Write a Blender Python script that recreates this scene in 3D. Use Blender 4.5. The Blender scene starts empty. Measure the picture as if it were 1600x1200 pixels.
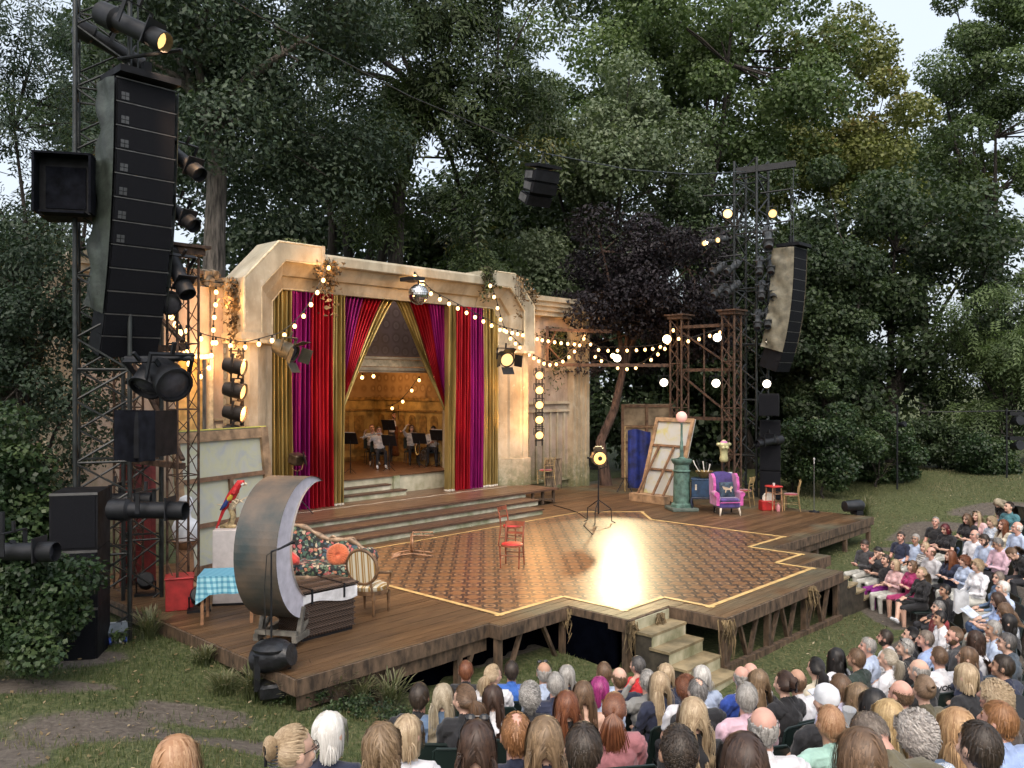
import bpy, bmesh, math, random
import numpy as np
from mathutils import Vector, Matrix, Euler
random.seed(7); rng = np.random.default_rng(7)
R = math.radians
scene = bpy.context.scene
COL = scene.collection
# ---------------------------------------------------------------- camera, sky, sun, exposure
FPX, CZ = 1320.0, 3.65                       # focal length in photo pixels (1600 wide), eye height above the stage
cam = bpy.data.cameras.new('camera'); cam_ob = bpy.data.objects.new('camera', cam); COL.objects.link(cam_ob)
cam.sensor_width = 36.0; cam.lens = 36.0 * FPX / 1600.0; cam.clip_start = 0.1; cam.clip_end = 3000
cam_ob.location = (0, 0, CZ); cam_ob.rotation_euler = (R(90), 0, 0)
scene.camera = cam_ob
world = bpy.data.worlds.new('World'); scene.world = world; world.use_nodes = True
wn = world.node_tree.nodes; wl = world.node_tree.links
sky = wn.new('ShaderNodeTexSky'); sky.sky_type = 'NISHITA'; sky.sun_disc = False
sky.sun_elevation = R(50); sky.sun_rotation = R(185); sky.air_density = 0.8; sky.dust_density = 9.0; sky.ozone_density = 0.4
veil = wn.new('ShaderNodeMix'); veil.data_type = 'RGBA'; veil.inputs[0].default_value = .62; veil.inputs[7].default_value = (3.5, 3.8, 4.1, 1)   # even thin cloud over the whole sky
wl.new(sky.outputs[0], veil.inputs[6]); wl.new(veil.outputs[2], wn['Background'].inputs[0]); wn['Background'].inputs[1].default_value = 0.15
sun = bpy.data.lights.new('sun', 'SUN'); sun.energy = 0.5; sun.angle = R(70); sun.color = (1.0, 0.95, 0.88)
sun_ob = bpy.data.objects.new('sun', sun); COL.objects.link(sun_ob); sun_ob.rotation_euler = (R(40), 0, R(5))
scene.view_settings.view_transform = 'Standard'; scene.view_settings.look = 'None'
scene.view_settings.exposure = 1.15; scene.view_settings.gamma = 1.0
scene.render.engine = 'CYCLES'
cy = scene.cycles
cy.use_denoising = True; cy.use_adaptive_sampling = True; cy.adaptive_threshold = 0.02
cy.max_bounces = 5; cy.diffuse_bounces = 2; cy.glossy_bounces = 3; cy.transmission_bounces = 4; cy.transparent_max_bounces = 6
cy.caustics_reflective = False; cy.caustics_refractive = False; cy.sample_clamp_indirect = 6.0
cy.use_light_tree = True
# ---------------------------------------------------------------- coordinates
AZ = R(43.2); AX, AY = math.sin(AZ), math.cos(AZ)      # u runs along the proscenium, v runs upstage
SETROT = R(90) - AZ
def S(u, v, z=0.0): return Vector((u*AX - v*AY, u*AY + v*AX, z))
def UV(p): return p[0]*AX + p[1]*AY, -p[0]*AY + p[1]*AX
def at(x, y, d): return Vector(((x-800)/FPX*d, d, CZ - (y-600)/FPX*d))        # photo pixel at a depth
def onz(x, y, z=0.0): return at(x, y, (CZ-z)*FPX/(y-600))                     # photo pixel on a level
def onv(x, y, v):
    t = (x-800)/FPX; return at(x, y, v/(-t*AY + AX))
def onu(x, y, u):
    t = (x-800)/FPX; return at(x, y, u/(t*AX + AY))
# ---------------------------------------------------------------- mesh builder
class MB:
    def __init__(s): s.v = []; s.f = []; s.m = []; s.mi = 0
    def add(s, vs, fs):
        o = len(s.v); s.v.extend([tuple(p) for p in vs]); s.f.extend([tuple(i+o for i in f) for f in fs]); s.m.extend([s.mi]*len(fs)); return s
    def box(s, c, d, rot=None):
        x, y, z = d[0]/2, d[1]/2, d[2]/2
        P = [Vector((a, b, e)) for a in (-x, x) for b in (-y, y) for e in (-z, z)]
        if rot is not None:
            m = Euler(rot).to_matrix() if not isinstance(rot, Matrix) else rot; P = [m @ p for p in P]
        c = Vector(c)
        return s.add([p+c for p in P], [(0,1,3,2), (4,6,7,5), (0,4,5,1), (2,3,7,6), (0,2,6,4), (1,5,7,3)])
    def bar(s, p0, p1, w, h=None):                      # square bar between two points
        p0, p1 = Vector(p0), Vector(p1); d = p1-p0; L = d.length
        if L < 1e-6: return s
        q = d.to_track_quat('Z', 'Y').to_matrix(); return s.box((p0+p1)/2, (w, h or w, L), q)
    def tube(s, pts, r, n=8, cap=True):
        pts = [Vector(p) for p in pts]; k = len(pts)
        rr = r if isinstance(r, (list, tuple)) else [r]*k
        V = []; up = None
        for i, p in enumerate(pts):
            t = (pts[min(i+1, k-1)] - pts[max(i-1, 0)]).normalized()
            if up is None:
                up = Vector((0, 0, 1)) if abs(t.z) < .9 else Vector((1, 0, 0))
            a = t.cross(up)
            a = a.normalized() if a.length > 1e-5 else t.orthogonal().normalized()
            b = t.cross(a).normalized(); up = -b
            up = a.cross(t)
            V += [p + (a*math.cos(2*math.pi*j/n) + b*math.sin(2*math.pi*j/n))*rr[i] for j in range(n)]
        Fc = [(i*n+j, i*n+(j+1) % n, (i+1)*n+(j+1) % n, (i+1)*n+j) for i in range(k-1) for j in range(n)]
        if cap: Fc += [tuple(range(n))[::-1], tuple(range((k-1)*n, k*n))]
        return s.add(V, Fc)
    def lathe(s, prof, c=(0, 0, 0), n=16, rot=None, sx=1.0, sy=1.0):   # prof: (r, z) from bottom to top
        c = Vector(c); V = []
        m = None if rot is None else (Euler(rot).to_matrix() if not isinstance(rot, Matrix) else rot)
        for r, z in prof:
            for j in range(n):
                a = 2*math.pi*j/n; p = Vector((r*math.cos(a)*sx, r*math.sin(a)*sy, z))
                V.append((m @ p if m else p) + c)
        k = len(prof)
        Fc = [(i*n+j, i*n+(j+1) % n, (i+1)*n+(j+1) % n, (i+1)*n+j) for i in range(k-1) for j in range(n)]
        Fc += [tuple(range(n))[::-1], tuple(range((k-1)*n, k*n))]
        return s.add(V, Fc)
    def ell(s, c, r, n=12, k=8, rot=None):
        r = (r, r, r) if not isinstance(r, (tuple, list)) else r; c = Vector(c); V = []
        m = None if rot is None else (Euler(rot).to_matrix() if not isinstance(rot, Matrix) else rot)
        for i in range(k+1):
            t = math.pi*(i+.02*(i == 0) - .02*(i == k))/k - math.pi/2
            for j in range(n):
                a = 2*math.pi*j/n; p = Vector((r[0]*math.cos(t)*math.cos(a), r[1]*math.cos(t)*math.sin(a), r[2]*math.sin(t)))
                V.append((m @ p if m else p) + c)
        Fc = [(i*n+j, i*n+(j+1) % n, (i+1)*n+(j+1) % n, (i+1)*n+j) for i in range(k) for j in range(n)]
        Fc += [tuple(range(n))[::-1], tuple(range(k*n, (k+1)*n))]
        return s.add(V, Fc)
    def prism(s, poly, h, frame=None):                  # poly: list of (a, b); extruded along third axis from h[0] to h[1]; frame maps (a,b,c)->xyz
        fr = frame or (lambda a, b, c: (a, b, c)); n = len(poly)
        V = [fr(a, b, h[0]) for a, b in poly] + [fr(a, b, h[1]) for a, b in poly]
        Fc = [tuple(range(n))[::-1], tuple(range(n, 2*n))] + [(i, (i+1) % n, n+(i+1) % n, n+i) for i in range(n)]
        return s.add(V, Fc)
    def grid(s, fn, nu, nv, close=False):
        V = [fn(i/nu, j/nv) for j in range(nv+1) for i in range(nu+1)]
        return s.add(V, [(j*(nu+1)+i, j*(nu+1)+i+1, (j+1)*(nu+1)+i+1, (j+1)*(nu+1)+i) for j in range(nv) for i in range(nu)])
    def mesh(s, name, recalc=True):
        me = bpy.data.meshes.new(name); me.from_pydata(s.v, [], s.f)
        if any(s.m): me.polygons.foreach_set('material_index', s.m)
        if recalc:
            bm = bmesh.new(); bm.from_mesh(me); bmesh.ops.recalc_face_normals(bm, faces=bm.faces); bm.to_mesh(me); bm.free()
        me.update(); return me
def npmesh(name, V, Fc, nper, attrs=None, smooth=False):     # fast mesh from numpy arrays; faces all of NPER corners
    me = bpy.data.meshes.new(name); V = np.asarray(V, np.float32); Fc = np.asarray(Fc, np.int32)
    me.vertices.add(len(V)); me.vertices.foreach_set('co', V.ravel())
    me.loops.add(Fc.size); me.loops.foreach_set('vertex_index', Fc.ravel())
    me.polygons.add(len(Fc)); me.polygons.foreach_set('loop_start', np.arange(0, Fc.size, nper, dtype=np.int32))
    me.polygons.foreach_set('loop_total', np.full(len(Fc), nper, np.int32))
    if smooth: me.polygons.foreach_set('use_smooth', np.ones(len(Fc), bool))
    for k, a in (attrs or {}).items():
        at_ = me.attributes.new(k, 'FLOAT', 'POINT'); at_.data.foreach_set('value', np.asarray(a, np.float32))
    me.update(calc_edges=True); return me
def shade(me, ang=None):
    me.polygons.foreach_set('use_smooth', np.ones(len(me.polygons), bool))
    if ang is not None:
        try: me.set_sharp_from_angle(angle=R(ang))
        except Exception: pass
def ob(name, mb, mat, parent=None, smooth=None, loc=None, rot=None):
    me = mb.mesh(name) if isinstance(mb, MB) else mb
    if smooth is not None: shade(me, smooth)
    if mat is not None and not len(me.materials):
        for m in (mat if isinstance(mat, (list, tuple)) else [mat]): me.materials.append(m)
    o = bpy.data.objects.new(name, me); COL.objects.link(o)
    if parent is not None: o.parent = parent
    if loc is not None: o.location = loc
    if rot is not None: o.rotation_euler = rot
    return o
def tag(o, label=None, cat=None, group=None, kind=None):
    if label: o['label'] = label
    if cat: o['category'] = cat
    if group: o['group'] = group
    if kind: o['kind'] = kind
    return o
def thing(name, label, cat, loc=(0, 0, 0), rotz=0.0, group=None):
    o = bpy.data.objects.new(name, None); COL.objects.link(o); o.empty_display_size = .1
    o.location = loc; o.rotation_euler = (0, 0, rotz); return tag(o, label, cat, group)
def setthing(name, label, cat, u=0.0, v=0.0, z=0.0, rot=0.0, group=None):    # local axes: x along the proscenium, y upstage
    return thing(name, label, cat, S(u, v, z), SETROT+rot, group)
def copy_tree(o, parent=None):
    c = o.copy(); COL.objects.link(c); c.parent = parent
    for ch in list(o.children): copy_tree(ch, c)
    return c
def lightob(name, typ, loc, energy, color, parent=None, target=None, **kw):
    l = bpy.data.lights.new(name, typ); l.energy = energy; l.color = color
    for k, a in kw.items(): setattr(l, k, a)
    o = bpy.data.objects.new(name, l); COL.objects.link(o); o.location = loc
    if target is not None: o.rotation_euler = (Vector(target)-Vector(loc)).to_track_quat('-Z', 'Y').to_euler()
    return o
# ---------------------------------------------------------------- materials
_MC = {}
def nt_new(name):
    m = bpy.data.materials.new(name); m.use_nodes = True; t = m.node_tree
    return m, t, t.nodes, t.links, t.nodes['Principled BSDF']
def rgba(c): return (c[0], c[1], c[2], 1.0)
def nz(t, scale, detail=4.0, rough=.55, coord='Object', stretch=None, dist=0.0):
    n = t.nodes.new('ShaderNodeTexNoise'); n.inputs['Scale'].default_value = scale; n.inputs['Detail'].default_value = detail
    n.inputs['Roughness'].default_value = rough; n.inputs['Distortion'].default_value = dist
    tc = t.nodes.new('ShaderNodeTexCoord'); src = tc.outputs[coord]
    if stretch:
        mp = t.nodes.new('ShaderNodeMapping'); mp.inputs['Scale'].default_value = stretch; t.links.new(src, mp.inputs[0]); src = mp.outputs[0]
    t.links.new(src, n.inputs['Vector']); return n
def ramp(t, src, stops):
    r = t.nodes.new('ShaderNodeValToRGB'); e = r.color_ramp.elements
    while len(e) < len(stops): e.new(.5)
    for i, (p, c) in enumerate(stops): e[i].position = p; e[i].color = rgba(c) if not isinstance(c, (int, float)) else (c, c, c, 1)
    t.links.new(src, r.inputs[0]); return r
def mixc(t, fac, a, b, mode='MIX'):
    n = t.nodes.new('ShaderNodeMix'); n.data_type = 'RGBA'; n.blend_type = mode
    for s, x in ((0, fac), (6, a), (7, b)):
        if isinstance(x, (int, float)): n.inputs[s].default_value = x
        elif isinstance(x, (tuple, list)): n.inputs[s].default_value = rgba(x)
        else: t.links.new(x, n.inputs[s])
    return n.outputs[2]
def mth(t, op, a, b=None, c=None):
    n = t.nodes.new('ShaderNodeMath'); n.operation = op
    for i, x in enumerate((a, b, c)):
        if x is None: continue
        if isinstance(x, (int, float)): n.inputs[i].default_value = x
        else: t.links.new(x, n.inputs[i])
    return n.outputs[0]
def bump(t, bsdf, src, strength=.3, dist=.01):
    b = t.nodes.new('ShaderNodeBump'); b.inputs['Strength'].default_value = strength; b.inputs['Distance'].default_value = dist
    t.links.new(src, b.inputs['Height']); t.links.new(b.outputs[0], bsdf.inputs['Normal']); return b
def M(name, col, rough=.6, metal=0.0, var=.18, scale=6.0, bmp=.15, bscale=45.0, bd=.01, col2=None, stretch=None, spec=.5, coat=0.0, sheen=0.0, island=False):
    if name in _MC: return _MC[name]
    m, t, N, L, b = nt_new(name)
    n = nz(t, scale, 5, stretch=stretch)
    c2 = col2 or tuple(max(0, c*(1-2.2*var)) for c in col); c1 = tuple(min(1, c*(1+.8*var)) for c in col)
    r = ramp(t, n.outputs[0], [(.32, c2), (.68, c1)]); L.new(r.outputs[0], b.inputs['Base Color'])
    rr = mth(t, 'MULTIPLY_ADD', n.outputs[0], -.25, rough+.12); L.new(rr, b.inputs['Roughness'])
    b.inputs['Metallic'].default_value = metal; b.inputs['Specular IOR Level'].default_value = spec
    b.inputs['Coat Weight'].default_value = coat; b.inputs['Sheen Weight'].default_value = sheen
    if bmp:
        n2 = nz(t, bscale, 3, stretch=stretch); bump(t, b, n2.outputs[0], bmp, bd)
    _MC[name] = m; return m
def EM(name, col, strength):
    if name in _MC: return _MC[name]
    m, t, N, L, b = nt_new(name)
    b.inputs['Base Color'].default_value = rgba(col); b.inputs['Emission Color'].default_value = rgba(col); b.inputs['Emission Strength'].default_value = strength
    _MC[name] = m; return m
BLACK = M('black_metal', (.009, .01, .013), .5, .0, .3, spec=.35)
BLACKCLOTH = M('black_cloth', (.006, .007, .011), .9, 0, .3, spec=.1)
STEEL = M('dark_steel', (.026, .03, .03), .4, .3, .3)
RUST = M('rusty_steel', (.085, .046, .028), .7, .2, .35, 9, .3, 60)
WOODB = M('brown_wood', (.19, .10, .05), .55, 0, .3, 5, .2, 40, stretch=(1, 12, 12))
WOODD = M('weathered_timber', (.11, .072, .045), .75, 0, .35, 4, .4, 30, stretch=(3, 3, 1))
# ---------------------------------------------------------------- who sits where: photo pixel of the head; distance from the head's size, smoothed over the stand
# x y hair haircolour top topcolour sleeve pose turn sex extra | label
PEOPLE = '''
274 1187 long ginger white l lap 0 f - | person with ginger blonde centre parted hair nearest the lawn, lower left corner
458 1168 updo blonde white l lap -60 f clip,glasses | person with blonde hair in a dark claw clip and glasses, turned right
513 1141 bob white navy s lap -10 f - | person with white blonde bob and navy puff sleeved top by the lawn
596 1162 curlylong darkblond darkbrown s lap 0 f - | person with curly dark blonde half tied hair beside white frilled blouse
636 1143 bob blond white s lap -15 f - | child with honey blonde bob and white frilled blouse
655 1086 short dark black s lap 0 m - | person with thinning dark crop in black t-shirt, leftmost of second row
692 1087 long ashblond denim l lap 0 f - | person with long ash blonde grey hair beside a thinning dark crop
728 1046 short auburn black s lap 0 m - | person with short auburn crop in black t-shirt at the front left
726 1090 pony brown black l lap 50 f - | person with brown ponytail in black top turning her face left
770 1053 pony blond white s lap -40 f - | person with blonde ponytail turning to the man in bright blue
799 1046 short dark blue s lap 0 m - | person with dark crop in bright blue t-shirt in front row
770 1088 long darkbrown white l lap 0 f - | person with long dark brown hair and white puffed blouse
850 1049 fringe grey paleblue s lap 0 m shades | balding person with sunglasses pushed up and pale blue shirt
886 1054 bob grey navy s lap 0 f - | person with smooth grey bob behind the balding man with sunglasses
828 1084 curly greymix black s lap 0 f - | person with short curly grey and white hair in black
868 1067 short grey navy s lap 0 m - | person with thick grey hair in plain navy t-shirt
886 1100 long auburn black s lap 0 f strap | person with long auburn hair and white bag strap over black top
912 1082 long brown skin n lap 0 f - | person with long light brown hair and bare shoulders
937 1075 bob magenta paleblue s lap 0 f - | person with bright magenta dyed hair
944 1049 short brown paleblue l lap 0 m - | person with brown crop and pale blue collar beside red hoodie
960 1106 pony auburn pink l lap -20 f - | person with auburn low ponytail in dusty pink jacket
807 1144 thin gingerbrown navy s lap 0 m - | person with ginger brown thinning hair in navy, large in the bottom row
745 1158 long darkbrown pink s lap 0 f shades | person with long very dark hair and sunglasses on her head
852 1152 long darkblond navy s lap 0 f - | person with straight brown to blonde hair right of ginger thinning hair
912 1165 short dark black s lap 0 m - | person with short dark brown hair, black top, bottom row centre
968 1058 fringe brown navy s lap 0 m - | bald person with reddish scalp in navy beside red hoodie
997 1038 short darkgrey red l lap 20 m hood | person in a red hoodie in front of the stage steps
1012 1062 short greymix greyjacket l face 0 m - | person in grey jacket raising both hands to the face
1031 1066 long blond navy l lap 0 f - | person with long blonde hair right beside the grey jacket
1041 1051 bob blond navy s lap 0 f - | person with short blonde bob just in front of the wooden steps
1073 1072 curly auburn white s lap 0 f - | person with short curly auburn hair and white blouse
1097 1055 bob silver paleblue l lap 0 f - | person with silver grey bob in front of the lowest wooden step
1090 1078 thin greydark black l lap 0 m collar | person with thinning grey hair, black suit and white collar
1159 1057 fringe greymix royal l lap -20 m - | bald person in a royal blue jacket
1173 1051 bald grey white s lap -20 m - | bald person with pink scalp just behind royal blue jacket
1186 1062 long darkblond black s lap 0 f - | person with long brown blonde hair beside the two bald heads
1167 1087 short grey pinkshirt l lap -25 m - | person with cropped grey hair in a pale pink shirt
1193 1134 fringe greymix white s lap -10 m glasses | bald person with grey sides, glasses and white shirt
1084 1114 longwavy blond black n lap 0 f - | person with long wavy blonde hair in front of a green seat
1061 1171 buzz dark black s lap 0 m - | person with shaved dark head in the bottom row
1164 1186 long darkbrown white s lap 0 f - | person with smooth dark brown hair at the bottom edge, below white shirt
1226 1066 updo darkbrown black l lap 0 f clip,hood | person with dark hair in a clear claw clip and black hoodie
1246 1062 fringe brown white s lap -10 m - | bald person in white right of the black hoodie
1275 1042 ponylong black cream l lap -25 f - | person with long black ponytail near the grass in cream top
1307 1025 longwavy black white l lap 10 f - | person with long wavy black hair in white top near the grass
1357 1008 thin grey paleblue l lap 15 m - | person with receding grey hair looking up left in pale blue shirt
1384 995 short dark white l lap 10 m beard | bearded person with dark hair beside receding grey hair man
1339 1027 short brown darkgreen l lap 0 m - | person with brown crop in a dark green sweater
1388 1028 pony blondgrey white l lap 0 f - | person with grey blonde low ponytail right of dark green sweater
1416 1010 short greymix black l lap 15 m shades | person with grey hair and sunglasses on top, black jacket
1447 997 short greybrown shirtblue l lap 15 m - | person with grey brown hair and mid blue shirt
1468 1025 buzz brown white s lap 0 m text | person with shaved head in white t-shirt lettered on the back
1424 991 pony black black s lap 0 f - | person with black tied hair beside mid blue shirt
1469 964 short black white l lap 25 m - | person with black hair in crisp white shirt, side face
1492 992 bun brown darkgrey s lap 25 m beard | bearded person with brown hair in a knot
1525 998 curlylong darkbrown white s lap 0 f - | person with long dark curly hair beside hair in a knot
1553 981 short grey paleblue l lap 20 m - | person with silver grey hair in pale blue shirt right of dark curls
1574 1002 short darkgrey slate l lap 30 m glasses | person with dark grey crop and glasses in slate jacket
1513 1025 bob brown navy s lap 35 f glasses | person with brown bob and glasses in navy
1437 1046 fringe grey black s lap 10 m - | balding person with grey sides beside lettered white t-shirt
1444 1075 bun lightbrown olive l lap -20 f - | person with light brown top knot in olive jacket
1511 1054 bob blond black l lap 0 f - | person with choppy blonde bob in wide black top
1568 1039 short dark navy s lap 35 m - | person with dark swept hair in navy t-shirt near the right edge
1314 1072 short brown lavender l lap 0 m - | person with brown crop and lavender shirt
1342 1087 longwavy darkblond white s lap 0 f - | person with long light brown wavy hair right of lavender shirt
1366 1098 long black black s lap 0 f - | person with straight black hair between two blonde women
1298 1127 short ginger mint l lap 0 m - | child with ginger blond hair in a mint knitted sweater
1409 1083 bald brown navy s lap 0 m - | person with bald tanned head in navy, beside top knot
1390 1119 long goldblond olive s lap 0 f - | person with long golden blonde hair in the lower right
1359 1144 buzz greybrown olive s lean 35 m - | person with cropped hair leaning left in olive top
1347 1178 long brown navy s lap 0 f - | person with smooth brown hair at the bottom edge below leaning man
1434 1142 curly silverwavy floralblue s lap 0 f - | person with big wavy silver hair and blue floral blouse
1497 1135 long strawberry denim l lap 0 f - | person with strawberry blonde hair beside wavy silver hair
1557 1085 curly blond darkbrown s lap 30 m - | person with tousled blond curls at the right edge
1562 1123 short gingerbrown shirtblue l lap 15 m - | person with short ginger brown hair in blue collared shirt
1532 1163 short dark shirtblue s lap 10 m - | person with thick dark hair, largest head at the bottom right
1292 1094 cap white black s lap 0 m - | person in a white cap left of lavender shirt
1351 850 short dark darkgrey l phone 0 m - | person in dark jacket and jeans on the far end of the front row
1372 861 short black darkgrey s phone 10 m - | person in dark grey shirt second from far end holding a red can
1384 873 short dark black s headhand 0 m purple | person with a hand on the head and purple trousers
1399 881 bob blond palepink l cross 0 f pale | person with blonde bob in a pale pink dress, front row
1426 883 bob brown magenta l cross 0 f magl | person in a magenta patterned dress, front row
1440 894 pony blond black l legx 0 f bare | person with blonde ponytail in a black dress, legs crossed
1408 837 short dark navy s lap 15 m - | person in navy polo shirt and sunglasses behind the front row
1431 841 short grey paleblue l lap 15 m glasses | person with grey hair and glasses in pale blue, beside navy polo
1446 854 bob blond stripe l lap 0 f - | person with blonde hair in a striped top
1455 862 fringe brown lightgrey l lap -10 m - | bald person in a light grey shirt bending forward
1486 867 long auburn navy l cross -15 f - | smiling person with long auburn hair in navy
1508 875 curly auburn paleblue l cross 0 f - | person with auburn curls and hand on mouth in pale blue
1528 882 curly blond white l legx 0 f pale | person with short blonde curls in open white jacket
1462 814 buzz grey black s lap 15 m - | person with grey crop in black shirt by the grass
1477 825 bob darkred black s phone 10 f - | person with dark red hair in black floral top
1511 809 long brown black n phone 10 f - | person with long brown hair in black beside pink top
1527 805 long blond palepink s lap 0 f shades | person with blonde hair, pink t-shirt and sunglasses on head
1523 835 fringe grey white l lap 0 m glasses | balding person with glasses in white shirt, middle of the stand
1538 842 short dark paleblue l phone 0 m beard | person with dark beard in pale blue shirt drinking
1559 848 short greydark pinkshirt l phone -10 m glasses | person with greying hair and glasses in pink striped shirt
1550 814 curly blond floralblue s lap 0 f - | person with short fair hair in white and blue floral top
1568 819 curlylong auburn cream l lap 0 f - | person with auburn blonde ringlets in cream
1559 785 long ashblond black n lean 0 f - | person with long ash blonde hair in black vest, highest row
1577 791 pony dark teal s lap -20 f - | person in teal top on the highest row
1590 823 fringe white paleblue l lap -10 m glasses | old person with white hair and glasses in light blue
1580 864 pony brown black n lean 0 f - | person in black vest top leaning over phone
1477 921 short black black l lap 10 m - | person with black hair, black jacket over white, side face
1467 948 short greydark darkred l lap 10 m - | person with greying dark hair in dark red
1568 917 thin white paleblue l lap 0 m - | person with white hair and pale shirt in front of leaning vest top
1561 902 bob greybrown denim l lap 15 f - | person with greying brown hair behind white haired man
1570 952 long brown floralblue s phone 0 f glasses | person with brown hair and glasses reading a booklet
1559 935 long darkbrown shirtblue s phone 0 f - | person with dark brown hair and blue top holding a booklet
1576 971 bob black black s lap 0 f - | person with round black hair below the booklet readers
'''
FITC = np.array([.07836, -.00214, .08865, .03097, .06141, .14819, -.05208, .04574, -.05424])
def crowd_depth(x, y):
    x = (x-1000)/600; y = (y-1000)/200
    return 1/float(np.dot([1, x, y, x*x, x*y, y*y, x*x*y, y**3, x*y*y], FITC))
CROWD = []
for line in PEOPLE.strip().split('\n'):
    a, label = line.split('|'); a = a.split()
    px, py = float(a[0]), float(a[1])
    p = at(px, py, crowd_depth(px, py))
    hh = 1.19 if not label.strip().startswith('child') else 1.0
    CROWD.append(dict(head=p, floor=p.z-hh, hh=hh, hair=a[2], hc=a[3], top=a[4], sl=a[5], pose=a[6], turn=float(a[7]), sex=a[8], ex=a[9].split(','), label=label.strip()))
# ---------------------------------------------------------------- ground heights: control points (x, y, z), the crowd's floors among them
CTRL = [(-4.8, 12.2, -.16), (-2.7, 10.2, -.42), (-6.5, 13.2, -.28), (-9, 12, -.2), (-6, 9.5, -.05), (-3.5, 8, .02), (-5, 6, .3), (-3, 5, .5), (-8, 6, .35),
        (-1.5, 9.6, -.7), (-1, 12, -.9), (1, 12.2, -.95), (3, 12.3, -.95), (5, 13.5, -.97), (7, 15, -1.0), (7.5, 17.5, -.95), (8.5, 20, -.85), (10, 23, -.75),
        (2, 16, -.95), (5, 18, -.95), (-2, 15, -.8), (-6, 16, -.4), (0, 25, -.6), (-8, 20, -.4), (6, 28, -.5), (12, 24, -.3), (14, 27, .1), (18, 28, .5),
        (11, 30, -.35), (16, 33, .3), (24, 32, .9), (0, 40, -.4), (-20, 25, -.3), (-20, 8, .2), (20, 45, .6), (40, 40, 1), (-40, 40, -.3), (0, 80, 0), (13, 20, .2), (16, 22, .5), (14, 15, .5), (9, 8, .4), (6, 4, 1.0), (0, 2.5, 1.1), (-3, 2.5, 1.0), (3, 1, 1.4), (-3, 0, 1.4), (0, -5, 2.2)]
CT = np.array([(a, b, c, 1.0) for a, b, c in CTRL] + [(q['head'].x, q['head'].y, q['floor'], .5) for q in CROWD])
def ground_z(x, y):
    x = np.atleast_1d(np.asarray(x, float)); y = np.atleast_1d(np.asarray(y, float)); out = np.zeros_like(x)
    for i in range(0, len(x), 4000):
        d2 = (x[i:i+4000, None]-CT[:, 0])**2 + (y[i:i+4000, None]-CT[:, 1])**2 + .35
        w = CT[:, 3]/d2**1.6; out[i:i+4000] = (w*CT[:, 2]).sum(1)/w.sum(1)
    return out
def gz(x, y): return float(ground_z(x, y)[0])
def smooth_noise(x, y, seed=0):
    r = np.random.default_rng(seed); o = 0
    for k in range(7):
        a = r.uniform(0, 6.28); f = .35*1.6**k; o = o + np.sin((x*math.cos(a)+y*math.sin(a))*f + r.uniform(0, 6.28) + 1.3*np.sin((y*math.cos(a)-x*math.sin(a))*f*.7 + r.uniform(0, 6)))/1.25**k
    return o/3
gx = np.concatenate([[-900, -400, -200, -100, -60, -40, -30, -24], np.arange(-20, 26, .3), [28, 32, 40, 60, 100, 200, 400, 900]])
gy = np.concatenate([[-300, -100, -40, -15, -6], np.arange(-2, 40, .3), [42, 46, 52, 60, 80, 120, 200, 400, 1200]])
XX, YY = np.meshgrid(gx, gy); ZZ = ground_z(XX.ravel(), YY.ravel()).reshape(XX.shape) + .02*smooth_noise(XX*3, YY*3, 3)
Vg = np.stack([XX, YY, ZZ], -1).reshape(-1, 3); nx = len(gx); ii, jj = np.meshgrid(np.arange(nx-1), np.arange(len(gy)-1))
i0 = (jj*nx+ii).ravel(); Fg = np.stack([i0, i0+1, i0+nx+1, i0+nx], -1)
def soil_mask(x, y):      # 1 = bare trodden soil
    m = np.zeros_like(x)
    for cx, cyy, rx, ry in ((-4.5, 9.2, 1.25, .7), (-3.85, 10.1, .75, .42), (-5.1, 8.2, .9, .5), (-5.9, 10.5, 1.0, .35), (-3.0, 9.2, .5, .3), (-6.2, 11.9, .8, .5), (12, 23.5, 1.6, .8), (14.5, 25, 1.8, .7), (10.2, 22.3, .7, .5)):
        m = np.maximum(m, 1.35-((x-cx)/rx)**2-((y-cyy)/ry)**2 + .45*smooth_noise(x*2.2, y*2.2, 5))
    u_, v_ = x*AX+y*AY, -x*AY+y*AX
    m = np.maximum(m, np.where((u_ > 9.3) & (u_ < 16.2) & (v_ > 9.4) & (v_ < 20), 1.2, 0))
    for q_ in CROWD: m = np.maximum(m, np.where(((x-q_['head'].x)**2+(y-q_['head'].y)**2 < .8) & (q_['head'].y > 2), 1.5, 0))
    return np.clip(m, 0, 1)
sm = soil_mask(Vg[:, 0], Vg[:, 1])
def ground_mat():
    m, t, N, L, b = nt_new('lawn_ground')
    at_ = N.new('ShaderNodeAttribute'); at_.attribute_name = 'soil'
    n1 = nz(t, 1.1, 6); n2 = nz(t, 14, 6, .7); n3 = nz(t, 90, 3)
    g = ramp(t, n2.outputs[0], [(.3, (.03, .042, .018)), (.5, (.07, .085, .035)), (.72, (.17, .155, .085))])
    s = ramp(t, n2.outputs[0], [(.3, (.06, .05, .042)), (.6, (.13, .112, .095)), (.75, (.22, .19, .15))])
    f = mth(t, 'ADD', at_.outputs['Fac'], mth(t, 'MULTIPLY', mth(t, 'SUBTRACT', n1.outputs[0], .5), .9))
    fr = ramp(t, f, [(.38, 0.0), (.62, 1.0)])
    L.new(mixc(t, fr.outputs[0], g.outputs[0], s.outputs[0]), b.inputs['Base Color']); b.inputs['Roughness'].default_value = .95
    b.inputs['Specular IOR Level'].default_value = .15
    bump(t, b, mth(t, 'ADD', n2.outputs[0], mth(t, 'MULTIPLY', n3.outputs[0], .5)), .6, .04); return m
gme = npmesh('ground', Vg, Fg, 4, {'soil': sm}, True)
tag(ob('ground', gme, ground_mat()), kind='structure')
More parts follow.
